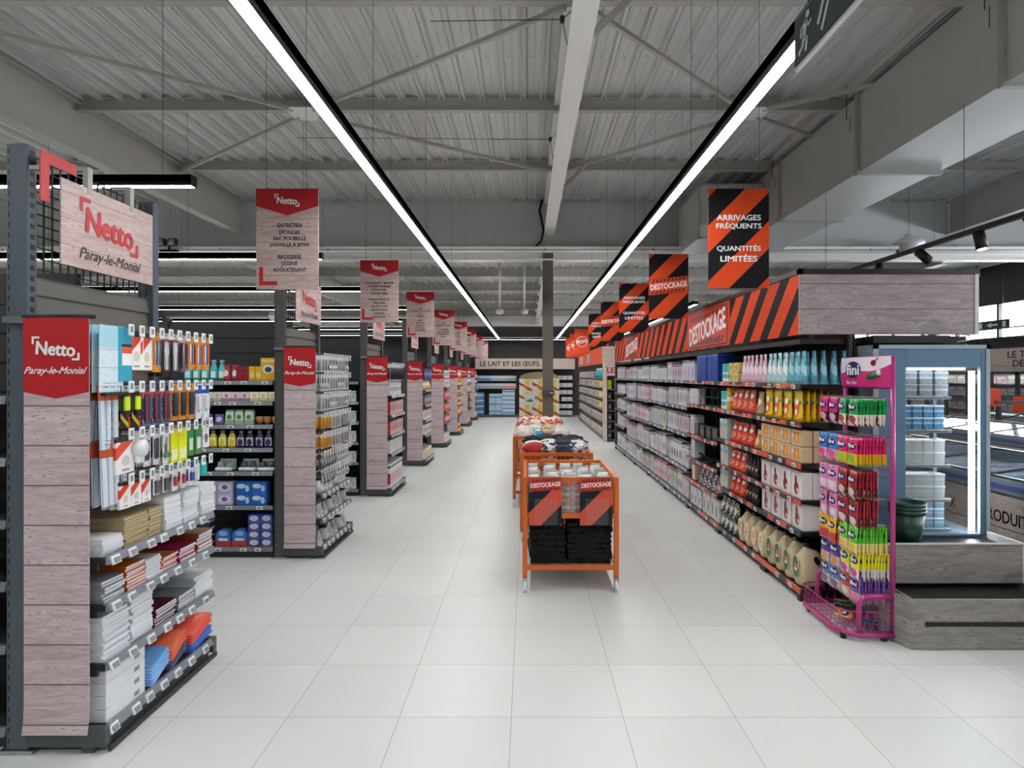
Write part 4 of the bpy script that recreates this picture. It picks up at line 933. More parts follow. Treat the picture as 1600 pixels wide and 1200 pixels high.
# ------------------------------------------------------------------ run of cleaning goods seen between the first two ends
def line(me, name, desc, cat, x0, n, pitch, y, z, rz, end, where, group, deep=1, dpitch=.1, axis='x', tiers=1, th=0, jr=.03, jy=.004, d0=0, deepw=None):
    """n copies along an axis, deep rows behind, tiers on top of each other"""
    for t in range(tiers):
        for j in range(deep):
            for k in range(n):
                w = []
                if tiers > 1: w.append({2: ['lower', 'upper'], 3: ['lower', 'middle', 'upper']}.get(tiers, ['bottom', 'second-tier', 'third-tier', 'top', 'topmost'])[t])
                if deep > 1: w.append(['front', 'second-row', 'third-row', 'fourth-row', 'fifth-row', 'sixth-row', 'seventh-row'][j])
                l = ' '.join(w+[desc])+(', %s from %s' % (ORD[k], end) if n > 1 else '')+', '+where
                if axis == 'x': p = (x0+pitch*k, y+dpitch*j+random.uniform(-jy, jy), z+th*t)
                else: p = (y+dpitch*j+random.uniform(-jy, jy), x0+pitch*k, z+th*t)
                put(me, name, l, cat, p, rz+random.uniform(-jr, jr), group)
RN = 'second left run'
YR = Y0s[1]+.06
spray = MB(); spray.lathe([(.0, 0), (.036, 0), (.038, .02), (.038, .1), (.03, .135), (.014, .16), (.013, .175)], 14, 0, .03, 0, 1, .75).bbox(-.012, .012, .0, .055, .175, .205, .005, 1).tube([(0, .01, .19), (0, -.012, .19)], .006, 6, 1).poly([(-.004, .008, .178), (-.004, -.004, .15), (-.004, .0, .15), (-.004, .016, .178)], (.008, 0, 0), 1).tube([(0, .03, .06), (0, .03, .0601)], .03, 4, 0)
sm1 = mesh_of(spray, 'spray', [pm('spray_teal', '4fc4c8', ('rect', .2, .8, .15, .45, 'e8f4f0'), ('band', .0, .12, '2a9a6a')), plain('pale_blue_cap', '9fd8ea', .35)])
line(sm1, 'spray_bottle', 'teal spray bottle', 'spray bottle', -3.36, 5, .085, YR, 1.745, FC, 'the left', 'top shelf, '+RN, 'teal spray bottles', deep=1)
po = m_pouch(.085, .05, .16, pm('pouch_red_white', 'b52a34', ('ell', .5, .45, .3, .2, 'e9dadd'), ('band', .8, 1, '8a1c28')))
line(po, 'refill_pouch', 'red refill pouch', 'pouch', -2.98, 2, .09, YR, 1.745, FC, 'the left', 'top shelf, '+RN, 'red pouches')
line(m_carton(.06, .1, .14, pm('box_dkred', '8a1c2a', ('spk', 10, .6, 'c85a60'))), 'cleaner_box', 'dark red cleaner box', 'box', -2.84, 2, .065, YR, 1.745, FC, 'the left', 'top shelf, '+RN, 'dark red boxes')
line(m_carton(.06, .1, .14, pm('box_yel', 'e0b424', ('rect', .15, .85, .2, .6, 'e8d890'), ('spk', 10, .64, '8a5a1a'))), 'glove_box', 'small yellow box', 'box', -2.715, 2, .066, YR, 1.745, FC, 'the left', 'top shelf, '+RN, 'small yellow boxes')
line(m_carton(.155, .1, .225, pm('box_yel_sponge', 'e8ae28', ('ell', .5, .5, .36, .2, 'f0e8dc'), ('ell', .5, .48, .22, .12, '3a4a5a'), ('rect', .1, .9, .8, .92, 'f4dc80'))), 'sponge_box', 'large yellow box with white oval picture', 'box', -2.555, 1, .1, YR, 1.745, FC, 'the left', 'top shelf, '+RN, 'large yellow box')
sc = [('beige scent carton', 'c8b8ae', 'ece6e0', 2, -3.15), ('mauve scent carton', 'b88aa0', 'ece0e8', 3, -2.97), ('cream scent carton', 'e4c88c', 'f4eee0', 3, -2.695)]
for desc, c1, c2, n, x in sc: line(m_carton(.085, .07, .09, pm('c_'+desc[:4], c2, ('band', 0, .35, c1), ('ell', .5, .6, .2, .2, c1))), 'scent_box', desc, 'box', x, n, .09, YR, 1.542, FC, 'the left', 'second shelf, '+RN, desc+'s')
line(m_pouch(.1, .05, .1, pm('pouch_purple', '6a5a9a', ('ell', .5, .5, .3, .25, 'd0c8e8'))), 'refill_pouch', 'purple refill pouch', 'pouch', -3.16, 2, .11, YR, 1.312, FC, 'the left', 'third shelf, '+RN, 'purple pouches')
tb = MB().poly([(-.045, 0, 0), (.045, 0, 0), (.036, 0, .145), (-.03, 0, .145)], (0, .06, 0)).box(-.032, .038, -.001, 0, .11, .125)
line(mesh_of(tb, 'box', [pm('box_green_w', 'cfdccc', ('band', .0, .3, '9ab890'), ('ell', .5, .5, .25, .16, '5a8a5a'), ('band', .88, 1, '7a9a7a'))]), 'refill_box', 'green and white tapered box', 'box', -2.94, 3, .095, YR, 1.312, FC, 'the left', 'third shelf, '+RN, 'green tapered boxes')
line(m_bottle([(.0, 0), (.022, 0), (.035, .03), (.038, .07), (.034, .07)], [(.033, .071), (.033, .074)], plain('amber_glass', 'b87838', .2), plain('candle_wax', 'e8d8b8', .5), sy=1), 'scented_candle', 'amber scented candle', 'candle', -2.655, 3, .08, YR, 1.312, FC, 'the left', 'third shelf, '+RN, 'amber candles')
bp_ = [(.0, 0), (.034, 0), (.04, .01), (.04, .08), (.034, .11), (.02, .135), (.018, .145)]; cp_ = [(.02, .14), (.02, .17), (.0, .172)]
for desc, c, l_, n, x in (('grey-green softener bottle', '4a6a68', 'c0d4c8', 1, -3.2), ('yellow softener bottle', 'e0cf3c', 'f2ecb0', 3, -3.11), ('dark purple softener bottle', '3a3450', 'b8b0d0', 4, -2.835)):
    line(m_bottle(bp_, cp_, plain('b_'+desc[:6], c, .25), M['rail'], (.02, .1, 1), pm('l_'+desc[:6], l_, ('ell', .5, .3, .3, .2, c)), sx=1.05), 'softener_bottle', desc, 'bottle', x, n, .092, YR, 1.082, FC, 'the left', 'fourth shelf, '+RN, desc+'s')
tr = lambda c, n_: mesh_of(MB().bbox(-.085, .085, 0, .12, 0, .035, .01).tube([(-.045, .05, .03), (-.045, .05, .09)], [.036, .028], 12, 1).tube([(.04, .05, .03), (.04, .05, .09)], [.036, .028], 12, 1).bbox(-.08, .08, .1, .12, .03, .11, .006), 'tray', [M['white'], plain(n_, c, .25)])
line(tr('4c5560', 'tray_dark'), 'brush_tray', 'white tray holding two dark pots', 'tray', -2.77, 2, .19, YR, .85, FC, 'the left', 'fifth shelf, '+RN, 'white trays')
line(tr('8ab0a4', 'tray_green'), 'brush_tray', 'white tray holding pale green pots', 'tray', -3.0, 1, .19, YR, .85, FC, 'the left', 'fifth shelf, '+RN, 'green pot tray')
pk_l = pm('pack_lilac', 'c6c2dc', ('ell', .5, .5, .4, .33, 'ece8f6'), ('ell', .5, .5, .2, .2, '6a5aa0'), ('spk', 12, .64, '4a3e80')); pk_b = pm('pack_blue6', '2a6ac0', ('ell', .35, .6, .3, .2, 'd8ecf8'), ('ell', .75, .4, .13, .28, 'b8e0f4'), ('spk', 10, .64, '123a78'))
line(m_carton(.15, .1, .115, pk_l), 'wipes_pack', 'lilac tablet pack', 'pack', -3.14, 2, .155, YR, .515, FC, 'the left', 'sixth shelf, '+RN, 'lilac packs', tiers=2, th=.118)
line(m_carton(.15, .1, .115, pk_b), 'tablet_pack', 'bright blue tablet pack', 'pack', -2.80, 2, .155, YR, .515, FC, 'the left', 'sixth shelf, '+RN, 'bright blue packs', tiers=2, th=.118)
line(m_carton(.14, .1, .07, pm('pack_navy', '20264e', ('band', .3, .6, 'd8d4b8'), ('spk', 9, .63, '6a74b0'))), 'powder_box', 'navy powder box', 'box', -3.2, 1, .15, YR, .106, FC, 'the left', 'bottom shelf, '+RN, 'navy boxes', tiers=4, th=.072)
dm = MB(); pts = [(-.075, 0, 0), (.075, 0, 0), (.075, 0, .1)]+[(.075*math.cos(a*PI/10), 0, .1+.07*math.sin(a*PI/10)) for a in range(1, 10)]+[(-.075, 0, .1)]
line(mesh_of(dm.poly(pts, (0, .08, 0)), 'dome', [pm('dome_pack', '3a6ab8', ('band', 0, .3, 'c04038'), ('rect', .2, .8, .33, .48, 'e8e8f0'), ('ell', .5, .75, .3, .15, '8ab4e0'))]), 'tablet_pack', 'round-topped red and blue pack', 'pack', -3.0, 2, .16, YR, .106, FC, 'the left', 'bottom shelf, '+RN, 'round-topped packs')
line(m_carton(.118, .1, .078, pm('pack_blue_s', '2c50a0', ('ell', .5, .5, .36, .34, 'c8d8f0'), ('spk', 11, .62, '1a2a60'), ('band', 0, .12, 'c0404a'))), 'tablet_box', 'small blue tablet box', 'box', -2.695, 2, .122, YR, .106, FC, 'the left', 'bottom shelf, '+RN, 'small blue boxes', tiers=4, th=.08)
# third run, a sliver seen past the second end
wb = m_carton(.075, .08, .16, pm('box_white_pl', 'd8d6dc', ('ell', .5, .5, .2, .3, 'a8a4b0'), ('band', .8, .9, 'b0a8b8')))
for zi, z in enumerate((1.4, 1.1, .8, .5, .104)):
    line(wb, 'care_box', 'small white box', 'box', -3.0, 6, .083, Y0s[2]+.06, z+.002, FC, 'the left', '%s shelf, third left run' % ['second', 'third', 'fourth', 'fifth', 'bottom'][zi], 'small white boxes on the third run')
# ------------------------------------------------------------------ second end: kitchen tools
utm = plain('brushed_steel', 'b4b4b8', .3, .75); wdm = plain('beech', 'c8963c', .5)
c_ut = pm('card_utensil', 'dcdce0', ('band', .84, 1, 'f2f2f4'), ('spk', 10, .64, 'a8a4ac')); c_utm = pm('card_mauve', '9a8494', ('band', .84, 1, 'f2f2f4'), ('spk', 10, .62, 'd8d0d8')); c_uto = pm('card_amber', 'd89a28', ('band', .8, 1, 'f4f0e8'), ('spk', 10, .62, 'f0d8a0'))
u1 = m_blister(.07, .17, c_ut, [('rod', 0, -.07, -.02, .005, grey_p), ('disc', 0, -.13, -.09, .022, utm)], False); u2 = m_blister(.07, .17, c_ut, [('rod', -.012, -.13, -.03, .006, utm), ('rod', .014, -.13, -.03, .006, grey_p)], False)
u3 = m_blister(.065, .15, c_uto, [('rod', -.01, -.11, -.03, .006, wdm), ('rod', .012, -.11, -.03, .006, wdm)], False); u4 = m_blister(.065, .15, c_utm, [('rod', 0, -.11, -.03, .006, utm)], False)
u5 = m_blister(.07, .15, pm('card_dark_ut', '5a5a56', ('band', .85, 1, 'e8e8e8'), ('ell', .5, .4, .3, .25, 'c8c8c4')), [('disc', 0, -.11, -.05, .024, utm)], False)
rn = ['top', 'second', 'third', 'fourth', 'fifth', 'sixth', 'seventh']
for r in range(7):
    for k in range(11):
        if r < 3: me, nm, ds = (u1, 'ladle_pack', 'white carded ladle') if (k//3+r) % 2 else (u2, 'whisk_pack', 'white carded whisk')
        elif r < 5: me, nm, ds = (u3, 'spoon_pack', 'amber carded spoons') if k < 4 else (u4, 'peeler_pack', 'mauve carded peeler') if k > 7 else (u2, 'whisk_pack', 'white carded whisk')
        else: me, nm, ds = (u5, 'strainer_pack', 'dark carded strainer') if k < 6 else (u1, 'ladle_pack', 'white carded ladle')
        hang(me, nm, ds, 'kitchen tool', 1, r, rn[r], k, 11, 2, .05)
bag_g = m_pouch(.14, .09, .14, pm('bag_grey', 'a8acb0', ('spk', 5, .55, 'dcdee2'), ('spk', 8, .66, '3c4046'), rough=.2)); jug_g = m_bottle([(.0, 0), (.05, 0), (.055, .05), (.045, .12), (.035, .13)], [(.035, .13), (.036, .15), (.01, .155)], plain('glass_jar', 'c8ccd0', .12), M['black'], sy=1)
for si, z in enumerate(SHELVES[1]):
    for k in range(6):
        me, nm, ds = ((bag_g, 'cloth_pack', 'grey cloth pack') if (k+si) % 3 else (jug_g, 'glass_jar', 'glass jar with black lid'))
        put(me, nm, '%s, %s from the near end, %s flat shelf, second gondola' % (ds, ORD[k], ['upper', 'middle', 'bottom'][si]), 'kitchenware', (-2.03, Y0s[1]+.12+.155*k, z+.001), FX+random.uniform(-.2, .2), 'kitchenware on the second gondola end')
        put(me, nm, 'rear %s, %s from the near end, %s flat shelf, second gondola' % (ds, ORD[k], ['upper', 'middle', 'bottom'][si]), 'kitchenware', (-2.17, Y0s[1]+.12+.155*k, z+.001), FX+random.uniform(-.2, .2), 'kitchenware on the second gondola end')
# ------------------------------------------------------------------ ends three to eight
def endfill(gi, z, me, name, desc, cat, n, w, shelf, deep=1, dp=.15, x=-2.035):
    Y0 = Y0s[gi]
    for j in range(deep):
        for k in range(n):
            put(me, name, '%s%s, %s from the near end, %s shelf, %s gondola end' % ('rear ' if j else '', desc, ORD[k], shelf, GN[gi]), cat, (x-dp*j, Y0+.06+w/2+(w+.008)*k, z+.001), FX+random.uniform(-.03, .03), '%s on the %s gondola end' % (desc, GN[gi]))
brush = m_blister(.08, .26, pm('card_brush', 'd8d4d4', ('band', .9, 1, 'f0f0f0')), [('rod', -.015, -.2, -.04, .012, dk_p), ('rod', .018, -.22, -.04, .012, dk_p)], False)
for k in range(8): hang(brush, 'brush_pack', 'black brush pair' if 1 else '', 'brush', 2, 0, 'top', k, 8, 3, .06)
bx_w = m_carton(.13, .16, .19, pm('box_w_pic', 'dcdadc', ('ell', .5, .5, .28, .2, '5c5860'), ('band', .85, .95, 'b8b4b8'))); bx_r = m_carton(.11, .14, .2, pm('box_rw', 'ece8ea', ('rect', 0, .35, 0, 1, 'c8303a'), ('ell', .65, .5, .14, .25, '4a4650'), ('spk', 12, .66, 'd05058')))
bx_t = m_carton(.12, .14, .36, pm('box_tall_w', 'e6e4e8', ('band', .82, .9, '3a3a44'), ('rect', 0, .2, .15, .6, 'b83040'), ('ell', .55, .45, .16, .25, 'c4c2cc')))
endfill(2, 1.49, bx_w, 'gadget_box', 'white picture box', 'box', 6, .13, 'second', 2); endfill(2, 1.2, bx_r, 'gadget_box', 'red and white box', 'box', 8, .11, 'third', 2); endfill(2, .9, bx_r, 'gadget_box', 'red and white box', 'box', 8, .11, 'fourth', 2)
endfill(2, .62, m_carton(.12, .14, .2, pm('box_w2', 'dedce2', ('spk', 8, .6, 'a8a4b0'))), 'gadget_box', 'plain white box', 'box', 7, .12, 'fifth'); endfill(2, .11, bx_t, 'bin_box', 'tall white red-marked box', 'box', 7, .12, 'bottom', 2)
bg = lambda n_, c, c2, c3, w=.13, h=.2, d=.1: m_pouch(w, d, h, pm(n_, c, ('ell', .5, .5, .35, .2, c2), ('spk', 7, .62, c3)))
blu = m_carton(.12, .12, .2, pm('box_blu', '2a3a8a', ('ell', .5, .5, .3, .25, 'c0c4e0'), ('spk', 8, .6, '141c40'))); 
for k in range(8): hang(m_blister(.08, .2, pm('card_bl4', '3c4a90', ('spk', 7, .55, 'd8d8e8')), [('rod', 0, -.16, -.05, .015, navy_p)], False), 'brush_pack', 'blue toothbrush pack', 'toiletry', 3, 0, 'top', k, 8, 2, .06) if False else None
for gi, rows in {3: [(1.5, 'g4_b', 'pouch', 'orange and white pouch', 'e8963c', 'f0ece8', '5a3a20'), (1.2, 'g4_a', 'carton', 'dark picture box', '6a6068', 'd8d4d8', '282430'), (.9, 'g4_c', 'carton', 'white and red box', 'e8e4e8', 'b82838', '504850'), (.6, 'g4_d', 'carton', 'white and red box', 'e8e4e8', 'b82838', '504850'), (.11, 'g4_e', 'carton', 'orange-edged white box', 'ece0c8', 'e0902c', '8a8088'), (1.72, 'g4_f', 'carton', 'navy toiletry box', '2c3480', 'b0b4dc', '181c48')],
                 4: [(1.72, 'g5_f', 'carton', 'white tin box', 'd8d4d4', '5a3a34', 'a89890'), (1.5, 'g5_a', 'carton', 'white and brown box', 'e4dcd8', '8a5040', '3a2a2a'), (1.2, 'g5_b', 'carton', 'red box', 'd03428', 'f0e0d8', '7a1418'), (.9, 'g5_c', 'carton', 'orange-red box', 'e0482c', 'f4ece0', '901c18'), (.6, 'g5_d', 'carton', 'red box', 'd03428', 'f0e0d8', '7a1418'), (.11, 'g5_e', 'carton', 'white and red box', 'ece4e4', 'c83030', '8a5050')],
                 5: [(1.72, 'g6_f', 'pouch', 'orange snack bag', 'e87828', 'f0d8a0', '901c18'), (1.5, 'g6_a', 'pouch', 'yellow crisp bag', 'ecb820', 'c03020', 'f4ecd0'), (1.2, 'g6_b', 'pouch', 'brown crisp bag', '6a3424', 'e8c040', 'd8d0c8'), (.9, 'g6_c', 'pouch', 'yellow crisp bag', 'ecb820', 'c03020', 'f4ecd0'), (.6, 'g6_d', 'pouch', 'orange snack bag', 'e87828', 'f0d8a0', '901c18'), (.11, 'g6_e', 'pouch', 'yellow crisp bag', 'ecb820', 'c03020', 'f4ecd0')],
                 6: [(1.72, 'g7_f', 'pouch', 'white bag', 'd8d4d8', '4a4a5a', '909098'), (1.5, 'g7_a', 'pouch', 'grey bag', '8a8c98', 'e8e8ec', '3a3a44'), (1.2, 'g7_b', 'pouch', 'yellow bag', 'e8c42c', 'f0e8c0', '6a4a20'), (.9, 'g7_c', 'pouch', 'dark brown bag', '4a2c26', 'b87858', '201414'), (.6, 'g7_d', 'pouch', 'dark brown bag', '4a2c26', 'b87858', '201414'), (.11, 'g7_e', 'pouch', 'beige bag', 'c8a888', 'e8dcc8', '6a4a3a')],
                 7: [(1.72, 'g8_f', 'pouch', 'white bag', 'dcdadc', '2c3a4a', '909098'), (1.5, 'g8_a', 'pouch', 'white bag', 'dcdadc', '2c3a4a', '909098'), (1.2, 'g8_b', 'carton', 'dark box', '2a2c34', 'c0c0c8', '606470'), (.9, 'g8_c', 'pouch', 'orange bag', 'e0a040', 'f0e8d8', '6a4a20'), (.6, 'g8_d', 'pouch', 'brown bag', '5a4030', 'c8a078', '201414'), (.11, 'g8_e', 'pouch', 'grey bag', '9a9ca4', 'e0e0e0', '404448')]}.items():
    for (z, mn, shp, desc, c1, c2, c3) in rows:
        if z == 1.72: MB().box(-2.39, -2.03, Y0s[gi]+.03, Y0s[gi]+1.02, 1.70, 1.72).build('shelf', M['shelf'], GOND[gi])
        me = bg(mn, c1, c2, c3, .16, .23, .12) if shp == 'pouch' else m_carton(.14, .15, .2, pm(mn, c1, ('ell', .5, .5, .3, .25, c2), ('spk', 8, .62, c3)))
        endfill(gi, z, me, 'snack_bag' if shp == 'pouch' else 'carton', desc, 'bag' if shp == 'pouch' else 'box', 5 if shp == 'pouch' else 6, .17 if shp == 'pouch' else .145, {1.72: 'top', 1.5: 'second', 1.2: 'third', .9: 'fourth', .6: 'fifth', .11: 'bottom'}[z])
# ================================================================== RIGHT: STRIPED CLEARANCE GONDOLA
XR = 2.17; BY = [4.85, 5.63, 6.98, 8.3, 9.65, 11.0, 12.33, 13.66, 15.0]
LV = [[1.724, 1.42, 1.09, .80, .55, .095]]*2+[[1.724, 1.42, 1.02, .71, .42, .095], [1.724, 1.36, .99, .52, .095], [1.724, 1.36, .97, .52, .095], [1.724, 1.34, .95, .50, .095], [1.724, 1.32, .93, .48, .095], [1.724, 1.38, 1.0, .62, .095]]
BN = ['nearest', 'second', 'third', 'fourth', 'fifth', 'sixth', 'seventh', 'last']
# coloured strip insert of the price rail: short orange and black dashes
m, nt, b = new_mat('orange_black_rail_strip'); g = N(nt); x, y, z = g.coords('Object')
wn = nt.nodes.new('ShaderNodeTexWhiteNoise'); wn.noise_dimensions = '2D'; g.link(g.comb(g.math('FLOOR', g.math('DIVIDE', y, .13)), g.math('FLOOR', g.math('DIVIDE', z, .1)), 0.0), wn.inputs['Vector'])
col = g.mix(g.math('GREATER_THAN', wn.outputs['Value'], .45), hexc('33303a'), hexc('cf5844')); g.link(col, b.inputs['Base Color']); b.inputs['Roughness'].default_value = .3
M['dash'] = m
TAG_R = mesh_of(MB().bbox(-.008, 0, 0, .06, 0, .034, .002).box(-.0094, -.0078, .01, .05, .008, .026, 1), 'price_label', [M['tag'], M['lcd']])
for bi in range(8):
    y0, y1 = BY[bi]+.004, BY[bi+1]-.004
    t = thing('shelving_bay', '%s black bay of the striped clearance gondola on the right' % BN[bi], 'shelving unit', (2.4, y0, 0), group='bays of the striped gondola')
    pb = MB(); pb.box(2.59, 2.60, y0, y1, .0, 2.1); z = .2
    while z < 2.05: pb.box(2.583, 2.59, y0+.03, y1-.03, z, z+.13); z += .15
    pb.build('back_panel', M['black'], t)
    MB().box(XR+.04, 2.59, y0, y1, 0, .07).box(XR, XR+.04, y0, y0+.05, 0, .07).box(XR+.0, XR+.03, y1-.05, y1, 0, .07).build('base', M['steel_d'], t)
    for yy in ((y0, y1-.05) if bi == 0 else (y1-.05,)): MB().bbox(2.56, 2.61, yy, yy+.045, 0, 2.62, .003).build('upright', M['steel_d'], t)
    for z in LV[bi]:
        sh = MB().box(XR+.01, 2.585, y0, y1, z-.026, z).add([(XR+.02, y0, z-.026), (2.585, y0, z-.026), (2.585, y0, z-.12), (XR+.25, y0, z-.06), (XR+.02, y0+.004, z-.026), (2.585, y0+.004, z-.026), (2.585, y0+.004, z-.12), (XR+.25, y0+.004, z-.06)],
             [(3, 2, 1, 0), (4, 5, 6, 7), (0, 1, 5, 4), (1, 2, 6, 5), (2, 3, 7, 6), (3, 0, 4, 7)]).build('shelf', M['black'], t)
        MB().poly([(XR+.01, y0, z-.038), (XR+.01, y1, z-.038), (XR+.014, y1, z+.004), (XR+.014, y0, z+.004)], (-.014, 0, 0)).build('price_rail', M['dash'] if bi < 3 else M['rail'], sh)
        if bi < 5:
            y = y0+random.uniform(.02, .2)
            while y < y1-.07: child('price_label', TAG_R, sh, (XR-.004, y, z-.036)); y += random.uniform(.16, .42)
MB().box(XR, 2.6, 15.0, 15.05, 0, 2.12).build('end_panel', plain('taupe_end_panel', '4a453f', .5), t)
# canopy
cy = thing('canopy', 'orange and black striped canopy with DESTOCKAGE tags and a grey plank end', 'canopy', (2.4, 10, 2.1))
STY = stripes('orange_black_fascia_print', 'y', 1, .43, .56, .0, 'd6431a', '110f14')
MB().bbox(2.16, 2.18, 4.86, 15.0, 2.12, 2.6, .002).build('striped_fascia', STY, cy)
MB().bbox(2.16, 3.57, 4.84, 4.86, 2.12, 2.6, .002).build('plank_end', M['wood_c'], cy)
MB().box(2.15, 2.185, 4.83, 15.0, 2.6, 2.64).box(2.15, 3.58, 4.83, 4.865, 2.6, 2.64).box(3.56, 3.58, 4.83, 4.85, 2.64, 2.67).build('top_rail', M['black'], cy)
MB().box(2.19, 3.0, 4.9, 14.98, 2.05, 2.09).build('soffit', M['black'], cy)
MB().box(3.545, 3.575, 4.832, 4.84, 2.12, 2.6).build('edge_trim', M['offwhite'], cy)
for (yc, w) in ((7.35, 1.6), (12.6, 1.5)):
    MB().box(2.157, 2.1598, yc-w/2-.05, yc+w/2+.05, 2.125, 2.597).build('tag_ground', MOr, cy)
    l = MB(); destock_patch(l, (2.155, yc, 2.36), -Y3, w*.98, .44, .0, 0, 1, 2, bars=14, th=.5, trot=.1); l.build('lettering', [MOr, M['black'], M['white_txt']], cy)
# ---- goods
SG = 'striped gondola'
def rline(me, name, desc, cat, ya, n, pitch, z, shelf, **k):
    return line(me, name, desc, cat, ya, n, pitch, XR+k.pop('inset', .03), z+.001, FR, 'near end', '%s shelf, %s' % (shelf, SG), '%s on the striped gondola' % desc, axis='y', **k)
SHN2 = ['top', 'second', 'third', 'fourth', 'fifth', 'bottom']
z1, z2, z3, z4, z5, z6 = LV[0]
sk = lambda n_, c, c2: m_pouch(.105, .07, .27, pm(n_, c, ('ell', .5, .84, .1, .045, '203038'), ('diag', .4, .75, .13, c2), ('spk', 11, .6, c2), ('band', .0, .06, c2)), .62)
tq, tql, pkk = sk('sachet_teal', '4f9fb4', '9fd0dc'), sk('sachet_light_teal', '9fcad4', 'eef4f4'), sk('sachet_pink', 'd2a8bc', 'f0dfe6')
rline(tq, 'dessert_sachet', 'teal sachet', 'sachet', 4.93, 1, .11, z1, 'top', deep=5, dpitch=.08); rline(tq, 'dessert_sachet', 'blue-teal sachet', 'sachet', 5.04, 2, .11, z1, 'top', deep=2, dpitch=.08)
rline(tql, 'dessert_sachet', 'pale teal sachet', 'sachet', 5.27, 4, .11, z1, 'top', deep=2, dpitch=.08); rline(pkk, 'dessert_sachet', 'pink sachet', 'sachet', 5.72, 6, .105, z1, 'top')
yb_ = m_carton(.14, .1, .1, pm('box_pastel_yellow', 'd8c46c', ('spk', 8, .55, 'efe6b8'), ('ell', .5, .5, .2, .3, 'c87848')))
rline(yb_, 'cracker_box', 'pale yellow box', 'box', 6.42, 2, .15, z1, 'top', tiers=2, th=.105)
tb_ = m_carton(.1, .1, .2, pm('box_teal_white', '3fb8bc', ('band', 0, .2, 'e8f2f2'), ('band', .42, .55, 'e0f0f0'), ('spk', 10, .62, '1d5a68')))
rline(tb_, 'infusion_box', 'teal and white box', 'box', 6.72, 2, .11, z1, 'top'); rline(tb_, 'infusion_box', 'teal and white box', 'box', 6.75, 2, .11, z2, 'second')
rline(m_carton(.2, .2, .33, pm('box_royal', '1c3f94', ('spk', 7, .62, '2e5ab8'), ('band', .9, .96, '5a80d0'))), 'appliance_box', 'tall royal blue box', 'box', 7.15, 4, .22, z1, 'top')
lil = m_carton(.16, .15, .26, pm('box_lilac_tall', 'cfcbe0', ('ell', .5, .45, .1, .35, '5a5078'), ('band', .9, 1, '8f88b0')))
rline(lil, 'appliance_box', 'lilac box with dark bottle picture', 'box', 8.1, 3, .175, z1, 'top')
yp = m_pouch(.16, .05, .255, pm('pouch_yellow_cereal', 'ecc61c', ('ell', .5, .42, .3, .3, 'e8642c'), ('ell', .48, .62, .17, .1, 'f4efe2'), ('ell', .5, .3, .15, .1, 'f4efe2'), ('spk', 11, .64, 'd8901c'), ('ell', .8, .6, .1, .07, '4a9a3c'), ('band', .93, 1, 'f0d860')), .96)
rline(yp, 'cereal_pouch', 'yellow pouch with orange print', 'pouch', 5.0, 4, .2, z2, 'second', deep=7, dpitch=.053, jr=.02)
kp = m_pouch(.14, .1, .22, pm('pouch_kraft', 'b8996c', ('ell', .5, .55, .3, .14, 'e8dcc8'), ('ell', .5, .28, .25, .12, 'c8702c')))
rp_ = lambda h=.22: m_pouch(.15, .1, h, pm('pouch_red', 'd03a24', ('ell', .5, .7, .3, .1, 'f0e4dc'), ('ell', .5, .35, .32, .16, 'e8785a'), ('spk', 10, .66, 'f4e0d4'), rough=.25))
rline(kp, 'coffee_pouch', 'kraft pouch', 'pouch', 5.86, 1, .15, z2, 'second'); rline(rp_(.24), 'snack_pouch', 'red pouch', 'pouch', 6.06, 4, .16, z2, 'second')
rline(m_carton(.09, .1, .24, pm('box_yellow_black', 'e0ac1c', ('spk', 6, .56, '1c1a18'), ('band', .4, .6, 'f4f0e8'))), 'tea_box', 'tall yellow and black box', 'box', 6.66, 1, .1, z2, 'second')
wb_ = mesh_of(MB().tube([(-.1, .02, 0), (-.1, .02, .22), (.1, .02, .22), (.1, .02, 0)], .004, 6).tube([(-.1, .2, 0), (-.1, .2, .22), (.1, .2, .22), (.1, .2, 0)], .004, 6).tube([(-.1, .02, .11), (.1, .02, .11)], .003, 5).tube([(-.1, .02, .22), (-.1, .2, .22)], .003, 5).tube([(.1, .02, .22), (.1, .2, .22)], .003, 5).box(-.1, .1, .02, .2, .0, .006), 'rack', [M['steel']])
rline(wb_, 'wire_rack', 'grey wire dish rack', 'rack', 7.2, 3, .26, z2, 'second'); rline(m_carton(.18, .1, .2, pm('box_white_skew', 'd8d4da', ('spk', 7, .6, '9a94a2'))), 'kitchen_box', 'white kitchen box', 'box', 7.95, 2, .19, z2, 'second')
ob = m_carton(.2, .085, .13, pm('box_biscuit', 'd2b48c', ('rect', .28, .72, .2, .85, 'd8741c'), ('ell', .52, .5, .14, .3, 'eeb050'), ('rect', .02, .24, .55, .75, 'ece4d8'), ('spk', 11, .66, 'f0e4cc'), ('band', 0, .05, '8a6440')))
rline(ob, 'biscuit_box', 'tan box with orange picture', 'box', 4.98, 4, .215, z3, 'third', deep=4, dpitch=.09, tiers=2, th=.132, jr=.01)
rline(m_pouch(.13, .1, .18, pm('pouch_orange_nut', 'c8803c', ('ell', .5, .4, .3, .2, 'f0c890'), ('band', .8, 1, 'e0d0b8'))), 'nut_pouch', 'orange nut pouch', 'pouch', 5.9, 1, .15, z3, 'third')
rline(rp_(), 'snack_pouch', 'red pouch', 'pouch', 6.08, 4, .16, z3, 'third')
bb = m_carton(.1, .1, .22, pm('box_clear_blue', 'c4ccd0', ('ell', .5, .4, .3, .2, 'd8b878'), ('ell', .5, .7, .35, .1, '5a9ab0'))); rline(bb, 'pastry_box', 'pale blue window box', 'box', 6.78, 2, .12, z3, 'third')
gl = mesh_of(MB().lathe([(.0, 0), (.04, 0), (.045, .1), (.043, .1), (.038, .006), (.0, .006)], 14, 0, .05), 'glass', [clear('dark_glass', (.6, .65, .7), .2)])
